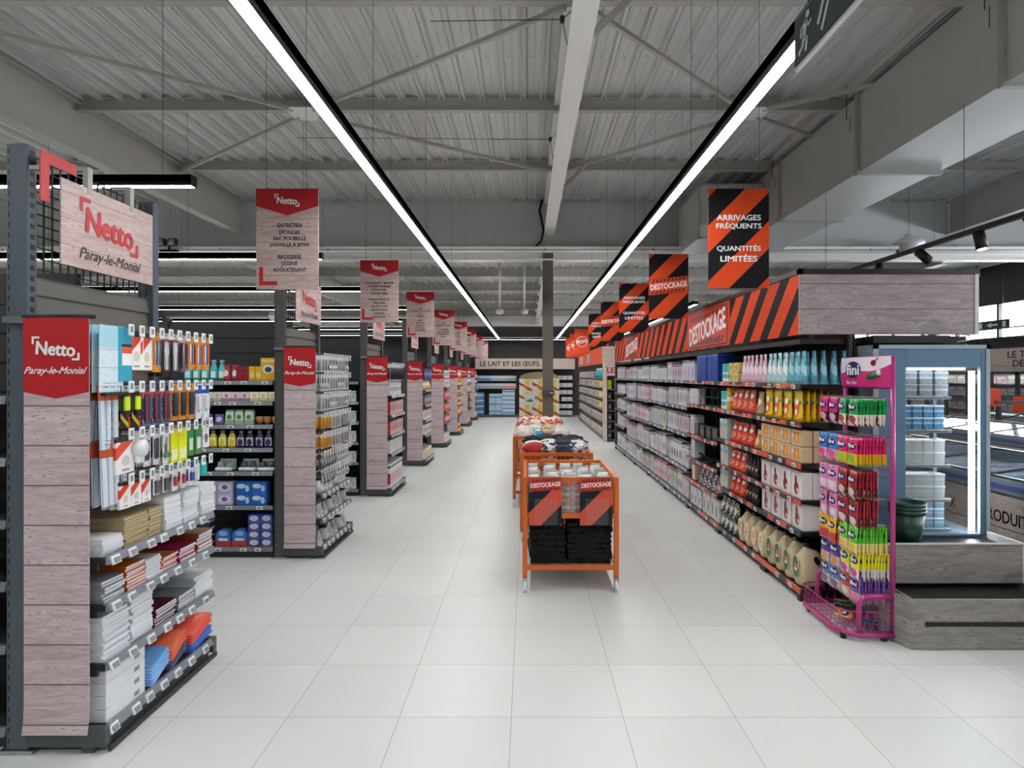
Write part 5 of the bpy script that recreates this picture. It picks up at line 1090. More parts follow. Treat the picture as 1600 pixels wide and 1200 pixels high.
bkb = m_carton(.22, .18, .15, pm('box_black_goods', '18181c', ('rect', .1, .9, .2, .8, '2c2c34'), ('ell', .5, .5, .3, .2, '4a4a54')))
rline(bkb, 'appliance_box', 'black appliance box', 'box', 7.15, 4, .26, LV[2][2], 'third'); rline(gl, 'drinking_glass', 'dark glass', 'glass', 8.2, 1, .1, LV[2][1], 'second')
wh = m_carton(.2, .085, .215, pm('box_choc', 'e6dedd', ('ell', .5, .38, .2, .24, '7a2c30'), ('ell', .45, .66, .1, .2, '7a2c30'), ('ell', .58, .3, .08, .08, 'e8d4c8'), ('rect', .05, .95, .93, .97, 'b89aa0'), ('rect', .0, .06, .0, 1, 'c8b4b4')))
wh_s = m_carton(.2, .085, .215, PK['box_choc'])
for z, s in ((z4, 'fourth'), (z5, 'fifth')):
    rline(wh, 'chocolate_box', 'white box with maroon figure', 'box', 4.98, 4, .215, z, s, deep=4, dpitch=.09, jr=.01)
    rline(m_bottle([(0, 0), (.032, 0), (.034, .02), (.034, .12), (.014, .16), (.013, .2)], [(.015, .19), (.015, .215), (0, .216)], plain('cola_bottle', '1a1012', .15), M['black'], (.04, .1, 1), pm('lab_gold', '302024', ('ell', .5, .5, .4, .2, 'b8a888')), sy=1), 'sauce_bottle', 'black bottle', 'bottle', 5.87, 4, .085, z, s)
    rline(rp_(.2), 'snack_pouch', 'red pouch', 'pouch', 6.3, 3, .15, z, s); rline(bb, 'pastry_box', 'pale blue window box', 'box', 6.76, 2, .12, z, s)
# big beige jugs
def m_jug(lab, capc):
    b = MB(); n = 20
    prof = [(0, .0), (.9, .0), (1.0, .02), (1.0, .1), (.98, .2), (.86, .27), (.6, .32), (.32, .345), (.26, .35), (.26, .36)]
    vs = []; fs = []
    for (r, z) in prof:
        for k in range(n):
            t = 2*PI*k/n; c, s = math.cos(t), math.sin(t); c = math.copysign(abs(c)**.75, c); s = math.copysign(abs(s)**.75, s)
            ex = .075 if r > .5 else .06
            vs.append((c*r*.078 if r > .35 else math.cos(t)*r*.08, .128+(s*r*.125 if r > .35 else math.sin(t)*r*.08-.03), z))
    for i in range(len(prof)-1):
        for k in range(n): fs.append((i*n+k, i*n+(k+1) % n, (i+1)*n+(k+1) % n, (i+1)*n+k))
    fs.append(tuple(range(n-1, -1, -1))); fs.append(tuple((len(prof)-1)*n+k for k in range(n)))
    b.add(vs, fs, 0, True)
    return b
beige = plain('beige_plastic', 'd6c3a0', .32, 0, .05)
def jug(k, lab, ld):
    t = thing('detergent_jug', 'beige jug with %s oval label, %s from near end, bottom shelf, striped gondola' % (ld, ORD[k]), 'jug', (XR+.02, 4.98+.185*k, z6+.001), FR, 'large beige jugs'); t.scale = (1, .85, .86); t
    return t
def jug_parts(t, lab):
    def lb(mb, name, mats):
        o = mb.build(name, mats); o.parent = t; return o
    body = m_jug(lab, None); bo = lb(body, 'body', beige)
    # moulded grip: arched handle with a dark opening through the shoulder
    lb(MB().tube([(0, .158, .315), (0, .2, .3), (0, .235, .255), (0, .245, .2)], [.016, .018, .019, .02], 8), 'handle', beige)
    for sx in (-1, 1):
        gp = MB(); pts = []
        for i in range(12):
            a = 2*PI*i/12; u = .028*math.cos(a); v = .04*math.sin(a)
            pts.append((sx*.0665-(sx*.004 if v > 0 else 0), .165+u*.8-v*.45, .245+v+u*.3))
        b0 = len(gp.v); gp.v += [(p[0]+sx*.011, p[1], p[2]) for p in pts]; gp.f.append(tuple(range(b0, b0+12)) if sx > 0 else tuple(range(b0+11, b0-1, -1))); gp.m.append(0); gp.sm.append(False); lb(gp, 'grip_opening', M['black'])
    lb(MB().lathe([(.0, 0), (.024, 0), (.024, .03), (.02, .034), (0, .034)], 16, 0, .098, z=.358), 'cap', M['green_cap'] if lab == 'g' else M['black'])
    lv = []; 
    for i in range(20):
        a = 2*PI*i/20; lv.append((.052*math.cos(a), -.001, .17+.1*math.sin(a)))
    lm_ = MB().poly(lv, (0, .006, 0)); lb(lm_, 'label', LABM[lab])
    rim = [(.058*math.cos(2*PI*i/20), .0005, .17+.108*math.sin(2*PI*i/20)) for i in range(20)]; lb(MB().poly(rim, (0, .006, 0)), 'label_rim', plain('cream_rim', 'eadbb8', .3) if 'rim' not in M else M['rim'])
M['green_cap'] = plain('dark_green_cap', '1c3a28', .35); M['rim'] = plain('cream_rim', 'eadbb8', .3)
LABM = {'g': pm('jug_label_green', '1d5a38', ('ell', .6, .55, .34, .14, 'd8603c'), ('ell', .5, .38, .28, .06, 'e8e4dc'), ('spk', 12, .68, 'a8c8b0')), 'o': pm('jug_label_orange', 'ecdcc0', ('ell', .5, .5, .34, .36, 'd87848'), ('spk', 9, .52, 'ecdcc0'))}
jp = {}
for k in range(8):
    lab = 'g' if k < 4 else 'o'
    t = jug(k, lab, 'dark green' if k < 4 else 'orange')
    if lab not in jp: jug_parts(t, lab); jp[lab] = [c for c in bpy.data.objects if c.parent == t]
    else:
        for c in jp[lab]: q = c.copy(); COL.objects.link(q); q.parent = t
gr_ = m_pouch(.13, .1, .17, pm('pouch_dark_green', '3a4238', ('ell', .5, .5, .32, .22, 'd8d4c8'), ('spk', 6, .56, 'c4c8bc'), ('spk', 9, .66, '14201a')))
rline(gr_, 'coffee_pouch', 'dark green speckled pouch', 'pouch', 6.5, 4, .14, z6, 'bottom', tiers=2, th=.172)
z3_ = LV[2]
gb = m_carton(.15, .16, .27, pm('box_white_green', 'd6d4d2', ('ell', .5, .45, .16, .28, '3c5a44'), ('band', .88, 1, 'b4b2b4'), ('spk', 10, .66, '8a9a88')))
rline(gb, 'garden_box', 'white box with green bottle picture', 'box', 7.08, 4, .165, z3_[5], 'bottom'); rline(m_carton(.15, .16, .24, pm('box_white_low', 'd2d0d8', ('ell', .5, .4, .2, .2, '6a6a80'))), 'garden_box', 'white box with grey picture', 'box', 7.8, 3, .165, z3_[5], 'bottom')
sil = m_pouch(.17, .12, .2, pm('bag_silver', '8e9096', ('spk', 5, .52, 'd4d6da'), ('spk', 7, .6, '34363c'), rough=.2, metal=.3)); rline(sil, 'scourer_bag', 'silver scourer bag', 'bag', 7.1, 5, .18, z3_[4], 'fifth'); rline(m_carton(.12, .14, .2, pm('box_pastel', 'e0ccc0', ('spk', 6, .55, 'e8a078'))), 'toy_box', 'peach printed box', 'box', 8.08, 1, .1, z3_[4], 'fifth')
hg = mesh_of(MB().tube([(-.1, .03, .004), (-.05, .15, .05), (0, .03, .07), (.06, .12, .03), (.1, .04, .004)], .005, 6).tube([(-.09, .1, .004), (.02, .05, .09), (.09, .15, .01)], .005, 6), 'hangers', [M['black']]); rline(hg, 'clothes_hanger', 'loose black hanger', 'hanger', 7.2, 4, .25, z3_[3], 'fourth', jr=.4)
wt = m_carton(.14, .14, .25, pm('box_white_thing', 'd8d6de', ('ell', .5, .45, .1, .35, '4c4858'), ('band', .9, 1, 'b0aeba')))
rline(wt, 'kitchen_box', 'white box with slim dark picture', 'box', 8.1, 1, .1, z3_[3], 'fourth'); rline(wt, 'kitchen_box', 'white box with slim dark picture', 'box', 8.12, 1, .1, z3_[2], 'third')
# far bays: boxes of kitchenware, white and lilac
VAR = []
for i, (c, c2, el) in enumerate((('cdc8d2', '2e2834', (.5, .42, .1, .33)), ('d8d4dc', '6a6070', (.5, .4, .28, .2)), ('c8bccb', '8a3048', (.5, .5, .16, .3)), ('d6d6da', '1f2026', (.5, .45, .07, .3)), ('c2bccc', 'b89070', (.5, .4, .2, .22)), ('dcdade', '9894a6', (.5, .5, .35, .3)), ('bfc4b4', '6c7a48', (.5, .5, .2, .25)), ('d4b8c4', 'a83050', (.55, .4, .25, .15)))):
    VAR.append(('abcdefgh'[i], ['white box with dark knife picture', 'white box with mauve pan picture', 'lilac box with red picture', 'white box with thin black picture', 'lilac box with tan picture', 'pale grey patterned box', 'olive printed box', 'pink printed box'][i], c, c2, el))
cnt = {}
for bi in range(3, 8):
    for si, z in enumerate(LV[bi]):
        y = BY[bi]+.05; zt = LV[bi][si-1] if si else 2.08
        hmax = min(zt-z-.07, .36)
        while y < BY[bi+1]-.16:
            v = random.choice(VAR) if si != 0 else VAR[random.choice([0, 5, 2, 3])]
            run = random.randint(2, 5); w = random.choice([.1, .12, .14, .16]); h = hmax*random.uniform(.72, .98)
            me = m_carton(w, .14, h, pm('kbox_'+v[0], v[2], ('ell',)+v[4]+(v[3],), ('band', .88, .96, v[3]), ('spk', 12, .68, v[3])))
            for k in range(run):
                if y+w > BY[bi+1]-.03: break
                key = (bi, si, v[1]); c = cnt[key] = cnt.get(key, -1)+1
                put(me, 'kitchen_box', '%s, %s from near end, %s shelf, %s striped bay' % (v[1], ORD[c], SHN2[si] if si < len(LV[bi])-1 else 'bottom', BN[bi]), 'box', (XR+.03+random.uniform(0, .02), y+w/2, z+.001), FR+random.uniform(-.05, .05), 'kitchenware boxes in the far bays of the striped gondola')
                y += w+.006
# ================================================================== SECOND GONDOLA ON THE RIGHT
g2 = thing('shelving_unit', 'far right gondola with orange fascia beyond the striped one', 'shelving unit', (2.4, 17, 0))
MB().box(2.62, 2.66, 16.95, 24.9, 0, 2.1).build('back_panel', M['steel'], g2)
MB().box(2.14, 2.62, 16.95, 24.9, 0, .08).build('base', M['steel_d'], g2)
for z in (1.72, 1.45, 1.15, .85, .5, .1):
    sh = MB().box(2.12, 2.62, 16.95, 24.9, z-.03, z).build('shelf', M['steel'], g2); MB().box(2.105, 2.12, 16.95, 24.9, z-.035, z+.005).build('price_rail', M['rail'], sh)
MB().bbox(2.1, 2.12, 17, 24.9, 2.12, 2.6, .002).build('orange_fascia', MO, g2); MB().bbox(2.1, 3.4, 16.97, 17, 2.1, 2.6, .002).build('plank_end', M['wood_f'], g2)
l = MB().text('PROMO', (2.098, 20.5, 2.36), -Y3, Z3, w=1.2, h=.3, bold=.04).text('PROMO', (2.098, 23.4, 2.36), -Y3, Z3, w=1.2, h=.3, bold=.04); l.build('lettering', M['white_txt'], g2)
cnt = {}
F2 = [('beige box', 'c8b8a8', '8a6a5a'), ('white box', 'd4d0d0', '8a8690'), ('grey packet', '9a96a0', '5a5660'), ('peach packet', 'd8a890', 'ece0d4'), ('turquoise bottle', '2aa0b0', 'e0f0f0'), ('yellow packet', 'e0b82c', 'f4ecd0')]
for si, z in enumerate((1.72, 1.45, 1.15, .85, .5, .1)):
    y = 17.05
    while y < 24.6:
        v = F2[random.randint(0, 3)] if y > 19 else F2[4 if si < 1 else 5 if y < 18 and si in (1, 2, 3) else 0]
        me = m_carton(.3, .2, .2, pm('f2_'+v[0][:5], v[1], ('ell', .5, .5, .3, .25, v[2]), ('spk', 9, .62, v[2]))) if v[0] != 'turquoise bottle' else m_bottle([(0, 0), (.07, 0), (.08, .1), (.04, .2), (.03, .24)], [(.035, .24), (.03, .28), (0, .282)], plain('turq_bottle', '2aa0b0', .3), M['white'], sy=1)
        c = cnt[(si, v[0])] = cnt.get((si, v[0]), -1)+1
        put(me, 'grocery_box' if 'bottle' not in v[0] else 'cleaning_bottle', '%s, %s from near end, %s shelf, far right gondola' % (v[0], ORD[c], SHN2[si] if si < 5 else 'bottom'), 'box' if 'bottle' not in v[0] else 'bottle', (2.13, y+.15, z+.001), FR, 'goods on the far right gondola'); y += .32
# end display facing the camera
ed = thing('end_display', 'narrow plank-framed end display with a red-lettered header at the far right gondola', 'shelving unit', (2.6, 16.6, 0))
for xx in (2.1, 3.36): MB().box(xx, xx+.06, 16.45, 16.9, 0, 2.1).build('side_panel', M['wood_f'], ed)
MB().box(2.1, 3.42, 16.88, 16.92, 0, 2.1).build('back_panel', M['steel_d'], ed); MB().box(2.1, 3.42, 16.42, 16.46, 1.78, 2.1).build('header', M['wood_f'], ed)
l = MB().text('LES PRODUITS', (2.16, 16.41, 1.93), X3, Z3, h=.15, bold=.04, align='l'); l.build('lettering', M['red_txt'], ed)
bt = m_carton(.1, .1, .2, pm('dark_bottle_pk', '2a2428', ('ell', .5, .5, .3, .2, '8a7a70'))); bty = m_carton(.1, .1, .24, pm('yel_bottle_pk', 'c8c02c', ('spk', 7, .55, '3a3a20')))
for si, z in enumerate((1.42, 1.12, .84, .56, .3, .06)):
    MB().box(2.16, 3.36, 16.5, 16.88, z-.03, z).build('shelf', M['steel'], ed)
    for k in range(6): put(bty if si == 0 else bt, 'bottle_pack', '%s pack, %s from the left, %s shelf of the far end display' % ('yellow' if si == 0 else 'dark', ORD[k], SHN2[si]), 'pack', (2.24+.19*k, 16.52, z+.001), 0, 'bottle packs on the end display')
# ================================================================== BACK WALL: MILK CHILLER
ch = thing('milk_chiller', 'long open wall chiller with milk under the LE LAIT ET LES ŒUFS header', 'chiller', (0, 26, 0))
MB().box(-6, 2.05, 26.75, 26.85, 0, 2.05).build('back_panel', M['black'], ch); MB().box(-6, 2.05, 26.1, 26.75, 0, .1).build('base', M['steel'], ch)
MB().bbox(-2.2, 2.05, 26.0, 26.03, 2.05, 2.5, .003).build('plank_header', M['wood_f'], ch); MB().box(-6, 2.05, 26.03, 26.85, 2.03, 2.07).build('canopy_top', M['black'], ch)
l = MB().text('LE LAIT ET LES ŒUFS', (-2.2+.22, 25.999, 2.285), X3, Z3, w=2.5, h=.2, bold=.035, align='l'); l.build('lettering', M['dark_txt'], ch)
ZC = [1.55, 1.22]
for z in ZC: MB().box(-6, -.4, 26.15, 26.75, z-.03, z).build('shelf', M['steel_d'], ch)
for z in (1.6, 1.28, .98, .68, .38): MB().box(.5, 2.05, 26.15, 26.75, z-.03, z).build('shelf', M['steel_d'], ch)
for xx in (-2.25, -.42, .48): MB().box(xx-.03, xx+.03, 26.12, 26.75, 0, 2.05).build('divider', M['black'], ch)
md = lambda n_, c, c2: m_carton(.22, .25, .22, pm(n_, c, ('band', .15, .45, c2), ('spk', 10, .63, c2)))
cols = [('blue milk carton pack', 'b8d0e4', '3a86c4'), ('white milk carton pack', 'dde4ea', '9ab8cc'), ('pale green milk pack', 'c8dccc', '6aa080'), ('pink-striped milk pack', 'ecd8dc', 'd88890')]
for si, z in enumerate(ZC):
    for k in range(8):
        v = cols[(0 if k < 3 else 1 if k < 6 else 2) if si == 0 else (1 if k < 5 else 3)]
        put(md('milk_'+v[0][:5], v[1], v[2]), 'milk_pack', '%s, %s from the left on the %s shelf of the milk chiller' % (v[0], ORD[k], ['upper', 'lower'][si]), 'milk pack', (-2.1+.225*k, 26.2, z+.001), 0, 'milk packs in the chiller')
for (x, w, h, c, c2, n, d) in ((-2.08, .48, .24, '4a98d4', 'e4eef6', 5, 'bright blue milk crate'), (-1.48, .27, .3, 'cfe2f0', '6ab0dc', 5, 'white and blue milk crate'), (-1.2, .27, .3, 'cfe2f0', '6ab0dc', 5, 'white and blue milk crate beside'), (-.78, .55, .18, 'dce8f0', '4a98d4', 8, 'striped milk crate')):
    me = m_carton(w, .4, h-.006, pm('crate_%d' % (x*-100), c, ('band', .35, .65, c2), ('spk', 9, .64, '3a80b8')))
    for k in range(n):
        if h*n > 1.5 and k*h > 1.3: break
        if .05+h*(k+1) > 1.17*1.0+.0: break
        put(me, 'milk_crate', '%s, %s layer from the floor, under the milk chiller shelves' % (d, ORD[k]), 'crate', (x, 26.2, .101+h*k), 0, 'milk crates')
for si, z in enumerate((1.6, 1.28, .98, .68, .38, .1)):
    for k in range(6):
        if si == 3 and k < 4: continue
        v = [('mauve egg box', 'b8a8b4', 'e0d8dc'), ('white egg box', 'd0ccd2', '8a8490'), ('red-marked egg box', 'd8ccd0', 'c84050')][0 if si == 0 else 2 if si == 2 and k > 3 else 1]
        put(m_carton(.22, .3, .17, pm('egg_'+v[0][:4], v[1], ('spk', 8, .58, v[2]))), 'egg_box', '%s, %s from the left, %s shelf right of the column' % (v[0], ORD[k], ['top', 'second', 'third', 'fourth', 'fifth', 'bottom'][si]), 'egg box', (.65+.24*k, 26.2, z+.001), 0, 'egg boxes in the chiller')
# ================================================================== YELLOW PROMOTION STACK BEHIND THE COLUMN
yd = pack('promo_case', 'eadfd0', [('rect', .45, .78, .03, .97, 'e2cf1c'), ('rect', .05, .3, .1, .9, 'ece8e0'), ('diag', .6, .62, .12, 'b04850'), ('spk', 7, .6, 'e8dcc8'), ('band', .92, 1, 'efeae0')], .3)
cm = m_carton(.28, .28, .26, yd)
for t in range(6):
    for k in range(3): put(cm, 'promotion_case', 'yellow and red case, %s from the left, %s layer, stack behind the column' % (ORD[k], ORD[t]), 'case', (-.02+.285*k, 13.0, .15+.262*t), 0, 'printed cases stacked behind the column')
pl = thing('pallet', 'wooden pallet under the yellow printed cases behind the column', 'pallet', (.26, 13.2, 0))
for yy in (12.99, 13.12, 13.25): MB().box(-.18, .7, yy, yy+.1, .11, .148).build('board', plain('pallet_wood', 'b08a58', .6, 0, .2), pl)
for xx in (-.18, .2, .6): MB().box(xx, xx+.1, 12.99, 13.35, 0, .11).build('block', M['wood_f'], pl)
for k, (xx, zz) in enumerate(((.06, 1.28), (.08, .75))):
    MB().bbox(xx-.1, xx+.12, 12.975, 12.985, zz-.12, zz+.12, .01).build('price_card', pm('price_card', 'e8ece8', ('ell', .5, .4, .35, .12, '4a8a60'), ('spk', 9, .6, '5a5a60')), label='%s white price card fixed on the yellow printed cases' % ['upper', 'lower'][k], cat='price card')
dome = MB(); dome.poly([(-.16, 12.99, 1.73), (.7, 12.99, 1.73)]+[(.27+.43*math.cos(a*PI/8), 12.99, 1.73+.14*math.sin(a*PI/8)) for a in range(1, 8)], (0, .02, 0))
dome.build('header_card', kraft, label='brown arched header card on top of the yellow cases', cat='header card')
# ================================================================== ORANGE CARTS
M['orange'] = plain('orange_powder_coat', 'd0651c', .4, 0, .06)
def cart(x0, x1, y0, y1, zt, label, name='display_cart', zb=.5, sign=False):
    t = thing(name, label, 'cart', ((x0+x1)/2, (y0+y1)/2, 0), group='orange clearance carts'); P_ = .02
    zf, zr = zt, zt
    for (x, y) in ((x0, y0), (x1, y0), (x0, y1), (x1, y1)):
        MB().bbox(x-P_, x+P_, y-P_, y+P_, .12, zt, .004).build('post', M['orange'], t)
        w = MB()
        yy = y-.01
        wh_ = MB().box(x-.018, x+.018, y-.03, y+.03, .105, .12).poly([(x-.018, y-.025, .11), (x-.018, y+.02, .11), (x-.018, y+.005, .04), (x-.018, y-.02, .04)], (.004, 0, 0)).poly([(x+.014, y-.025, .11), (x+.014, y+.02, .11), (x+.014, y+.005, .04), (x+.014, y-.02, .04)], (.004, 0, 0))
        f_ = wh_.build('caster_fork', M['chrome'], t)
        MB().tube([(x-.012, y-.008, .045), (x+.012, y-.008, .045)], .045, 18).build('wheel', M['white'], f_)
    for z, k in ((.2, 1), (zb, 1), (zt-.02, 0)):
        r = MB(); r.box(x0, x1, y0-.015, y0+.015, z-.02, z+.02).box(x0, x1, y1-.015, y1+.015, z-.02, z+.02).box(x0-.015, x0+.015, y0, y1, z-.02, z+.02).box(x1-.015, x1+.015, y0, y1, z-.02, z+.02)
        r.build('rail', M['orange'], t)
    MB().box(x0+.02, x1-.02, y0+.02, y1-.02, .2, .21).build('lower_shelf', M['offwhite'], t); MB().box(x0+.02, x1-.02, y0+.02, y1-.02, zb, zb+.01).build('basket_floor', M['chrome'], t)
    g = MB(); n = int((x1-x0)/.045)
    for i in range(1, n):
        x = x0+(x1-x0)*i/n; g.tube([(x, y1, zb), (x, y1, zt)], .0025, 4, flat=True); g.tube([(x, y0, zb), (x, y0, zt)], .0025, 4, flat=True)
    n = int((y1-y0)/.045)
    for i in range(1, n):
        y = y0+(y1-y0)*i/n
        for x in (x0, x1): g.tube([(x, y, zb), (x, y, zt)], .0025, 4, flat=True)
    for z in (zt-.06, zt-.2, zt-.33):
        for x in (x0, x1): g.tube([(x, y0, z), (x, y1, z)], .003, 4, flat=True)
        for y in (y0, y1): g.tube([(x0, y, z), (x1, y, z)], .003, 4, flat=True)
    g.build('wire_sides', M['orange'], t)
    return t
c1 = cart(-.015, .745, 5.09, 6.12, .95, 'nearest orange wheeled cart with two DESTOCKAGE panels on its front', zb=.63)
c2 = cart(-.05, .70, 6.62, 7.72, .96, 'second orange cart, heaped with black and white clothes')
c3 = cart(-.17, .60, 8.35, 9.4, .96, 'third orange cart, heaped with pale beige goods')
c4 = cart(-.17, .60, 9.75, 10.8, .96, 'farthest orange cart, nearest the column, with red goods')
# two print panels on the front cart (hung on it)
ST2 = stripes('cart_panel_print', 'x', -1, .36, .556, -.095, 'd0563e', '20222c')
for k, xc in enumerate((.155, .575)):
    t = thing('clearance_panel', '%s DESTOCKAGE striped panel hanging on the front of the nearest orange cart' % ['left', 'right'][k], 'panel', (xc, 5.06, .5))
    o = MB().bbox(-.135+xc, .135+xc, 5.055, 5.065, .555, .957, .003).build('board', ST2, t)
    MB().box(xc-.135, xc+.135, 5.0535, 5.0549, .86, .957).build('top_band', plain('panel_red', 'c8503c', .35) if 'pr' not in M else M['pr'], t)
    l = MB(); destock_patch(l, (xc, 5.0525, .893), X3, .265, .1, .07, 0, 1, 2); l.build('lettering', [MOr, M['black'], M['white_txt']], t)
    # pocket of clear plastic
    MB().bbox(xc-.09, xc+.1, 5.044, 5.048, .56, .78, .002).build('clear_pocket', M['film'], t)
# heaps of clothes: crumpled cloth bundles
def m_bundle(w, d, h, seed, mat):
    r = random.Random(seed); b = MB(); nu, nv = 14, 8; vs = []; ph = [r.uniform(0, 6) for _ in range(6)]
    for j in range(nv+1):
        p = PI*j/nv
        for i in range(nu):
            t = 2*PI*i/nu
            k = 1+.18*math.sin(3*t+ph[0]+2*p)+.12*math.sin(5*t+ph[1]-3*p)+.1*math.sin(7*p+ph[2])+.08*r.uniform(-1, 1)
            vs.append((w/2*math.sin(p)**.7*math.cos(t)*k, d/2*math.sin(p)**.7*math.sin(t)*k, h/2*math.cos(p)*(1+.15*math.sin(4*t+ph[3]))+h/2))
    fs = [(j*nu+i, (j+1)*nu+i, (j+1)*nu+(i+1) % nu, j*nu+(i+1) % nu) for j in range(nv) for i in range(nu)]
    b.add(vs, fs, 0, True); return mesh_of(b, 'bundle', [mat])
cl = lambda n_, c, c2=None: pm(n_, c, *([('spk', 4, .55, c2)] if c2 else []), rough=.8)
CK, CW, CR, CN = cl('cloth_black', '141418'), cl('cloth_white', 'e6e2de'), cl('cloth_red', 'b83230'), cl('cloth_navy', '20243c', '3a3e58')
CWB = cl('cloth_white_navy', 'dedce0', '1e2234'); CB = cl('cloth_beige', 'd9c8b0', 'a8793c'); CS = cl('cloth_salmon', 'd8604c', 'f0d8cc'); CT = cl('cloth_teal', '4aa8c8', 'e8e8e8')
r2 = random.Random(3)
spots = [('black', CK, 'black folded garment'), ('black', CK, 'black folded garment'), ('white', CWB, 'white and navy garment'), ('black', CN, 'navy garment'), ('white', CW, 'white garment'), ('red', CR, 'red garment')]
def heap(x0, x1, y0, y1, z, nx, ny, mats, wh, h=.13, w=.24):
    c = {}
    for j in range(ny):
        for i in range(nx):
            mt, ds = mats(i, j, nx, ny); k = c[ds] = c.get(ds, -1)+1
            me = m_bundle(w, w*.9, h, r2.randint(0, 9999), mt)
            put(me, 'garment', '%s, %s from the front left, in %s' % (ds, ORD[k], wh), 'garment', (x0+(x1-x0)*(i+.5)/nx, y0+(y1-y0)*(j+.5)/ny, z+r2.uniform(-.015, .03)), r2.uniform(0, 6), 'garments in '+wh)
def mm2(i, j, nx, ny):
    if j == 0: return [(CR, 'red garment'), (CWB, 'white and navy garment'), (CN, 'navy garment'), (CWB, 'white and navy garment')][i % 4]
    if j == 1: return [(CW, 'white garment'), (CWB, 'white and navy garment'), (CN, 'navy garment'), (CW, 'white garment')][i % 4]
    return [(CK, 'black garment'), (CK, 'black garment'), (CN, 'navy garment')][(i+j) % 3] if i != 1 or j != 2 else (CW, 'white garment')
heap(0, .66, 6.68, 7.66, .91, 4, 5, mm2, 'the second cart')
heap(0, .66, 6.68, 7.66, .8, 4, 4, mm2, 'lower layer, second cart')
mm3 = lambda i, j, nx, ny: [(CB, 'beige garment'), (CW, 'cream garment'), (CB, 'beige garment'), (CT, 'teal garment')][(i*3+j) % 4] if (i+j) % 5 else (CW, 'cream garment')
heap(-.13, .56, 8.4, 9.35, .92, 4, 4, mm3, 'the third cart'); heap(-.13, .56, 9.8, 10.75, .95, 4, 4, lambda i, j, nx, ny: [(CS, 'red-orange garment'), (CW, 'white garment'), (CS, 'red-orange garment')][(i+2*j) % 3], 'the farthest cart')
# goods in the first cart: clear packs standing in the middle and flat packs on top
cp = m_carton(.1, .1, .052, pm('clear_pack', 'c0c2c8', ('ell', .5, .4, .34, .3, '9a9ea8'), ('band', .85, 1, 'e4e4e8'), rough=.2))
for z in range(5):
    for k in range(2): put(cp, 'clear_pack', 'grey clear pack, %s column, %s layer from the bottom, front of the nearest cart' % (['left', 'right'][k], ORD[z]), 'pack', (.325+.102*k, 5.12, .645+.054*z), 0, 'clear packs between the panels')
c = 0
for i in range(5):
    for j in range(7):
        mt = [pm('flat_pack_grey', 'b8b6b6', ('spk', 4, .58, 'd0cecc')), pm('flat_pack_white', 'dcdad8', ('spk', 4, .62, 'b0aeb0')), pm('flat_pack_brown', '9c948c', ('spk', 4, .6, 'bcb4a8'))][(i*2+j) % 3]
        if i == 1 and j == 0: mt = pm('flat_pack_yellow', 'd8b82c')
        if i == 0 and j == 0: mt = pm('flat_pack_teal', '4a9aa8')
        put(m_pouch(.13, .12, .08, mt, .8), 'flat_pack', 'small printed pack, %s across and %s back, top layer of the nearest cart' % (ORD[i], ORD[j]), 'pack', (.07+.15*i, 5.12+.138*j, .855), r2.uniform(-.3, .3), 'packs on top of the nearest cart')
for i in range(4):
    for j in range(3): put(m_carton(.16, .28, .2, pm('brown_carton_in', '6a6460', ('spk', 6, .6, '98928c'))), 'carton', 'grey carton under the top packs, %s across and %s back, nearest cart' % (ORD[i], ORD[j]), 'box', (.09+.185*i, 5.25+.285*j, .645), 0, 'cartons inside the nearest cart')
# black garments on the lower shelf, hanging over slightly
def m_fold(w, d, h, seed, mat):
    r = random.Random(seed); b = MB(); n = 10; vs = []
    prof = []
    for i in range(n+1):
        t = i/n; prof.append((-w/2+w*t, h*(1-.18*abs(2*t-1)**2)+.01*r.uniform(-1, 1)))
    for yy in (0, d*.3, d*.7, d):
        for (x, z) in prof: vs.append((x+r.uniform(-.006, .006), yy+r.uniform(-.01, .01), z)); 
        for (x, z) in prof: vs.append((x*1.0+r.uniform(-.004, .004), yy, .0+.006*r.random()))
    N1 = 2*(n+1)
    fs = []
    for j in range(3):
        for i in range(n): a = j*N1+i; fs.append((a, a+1, a+1+N1, a+N1)); c0 = j*N1+n+1+i; fs.append((c0, c0+N1, c0+1+N1, c0+1))
        fs.append((j*N1, j*N1+N1, j*N1+N1+n+1, j*N1+n+1)); fs.append((j*N1+n, j*N1+2*n+1, j*N1+N1+2*n+1, j*N1+N1+n))
    for i in range(n): fs.append((n+1+i, n+2+i, i+1, i)); a = 3*N1+i; fs.append((a, a+1, a+n+2, a+n+1))
    b.add(vs, fs, 0, False); return mesh_of(b, 'fold', [mat])
FU = plain('black_fleece', '0b0b0d', .95, 0, .4, 120)
for k, (xc, w, n) in enumerate(((.175, .29, 7), (.53, .37, 8))):
    for j in range(n): put(m_fold(w, .5, .35/n*1.0, r2.randint(0, 999), FU), 'fleece', 'black fleece, %s from the bottom of the %s pile under the nearest cart' % (ORD[j], ['left', 'right'][k]), 'garment', (xc+r2.uniform(-.008, .008), 5.14, .212+.35/n*j), r2.uniform(-.04, .04), 'black fleeces on the lower shelf')
for k in range(8): put(m_carton(.1, .3, .2, pm('low_box', 'c4bcb4', ('spk', 6, .58, '8a6a60'))), 'carton', 'pale carton, %s from the front on the lower shelf of the third cart' % ORD[k] if k < 3 else 'pale carton, %s along the left side, lower shelf of the second cart' % ORD[k-3], 'box', (.0, 8.6+.3*k, .211) if k < 3 else (.05, 6.7+.19*(k-3), .211), FR, 'cartons under the carts', scale=None if k < 3 else (1.5, 1, 1))
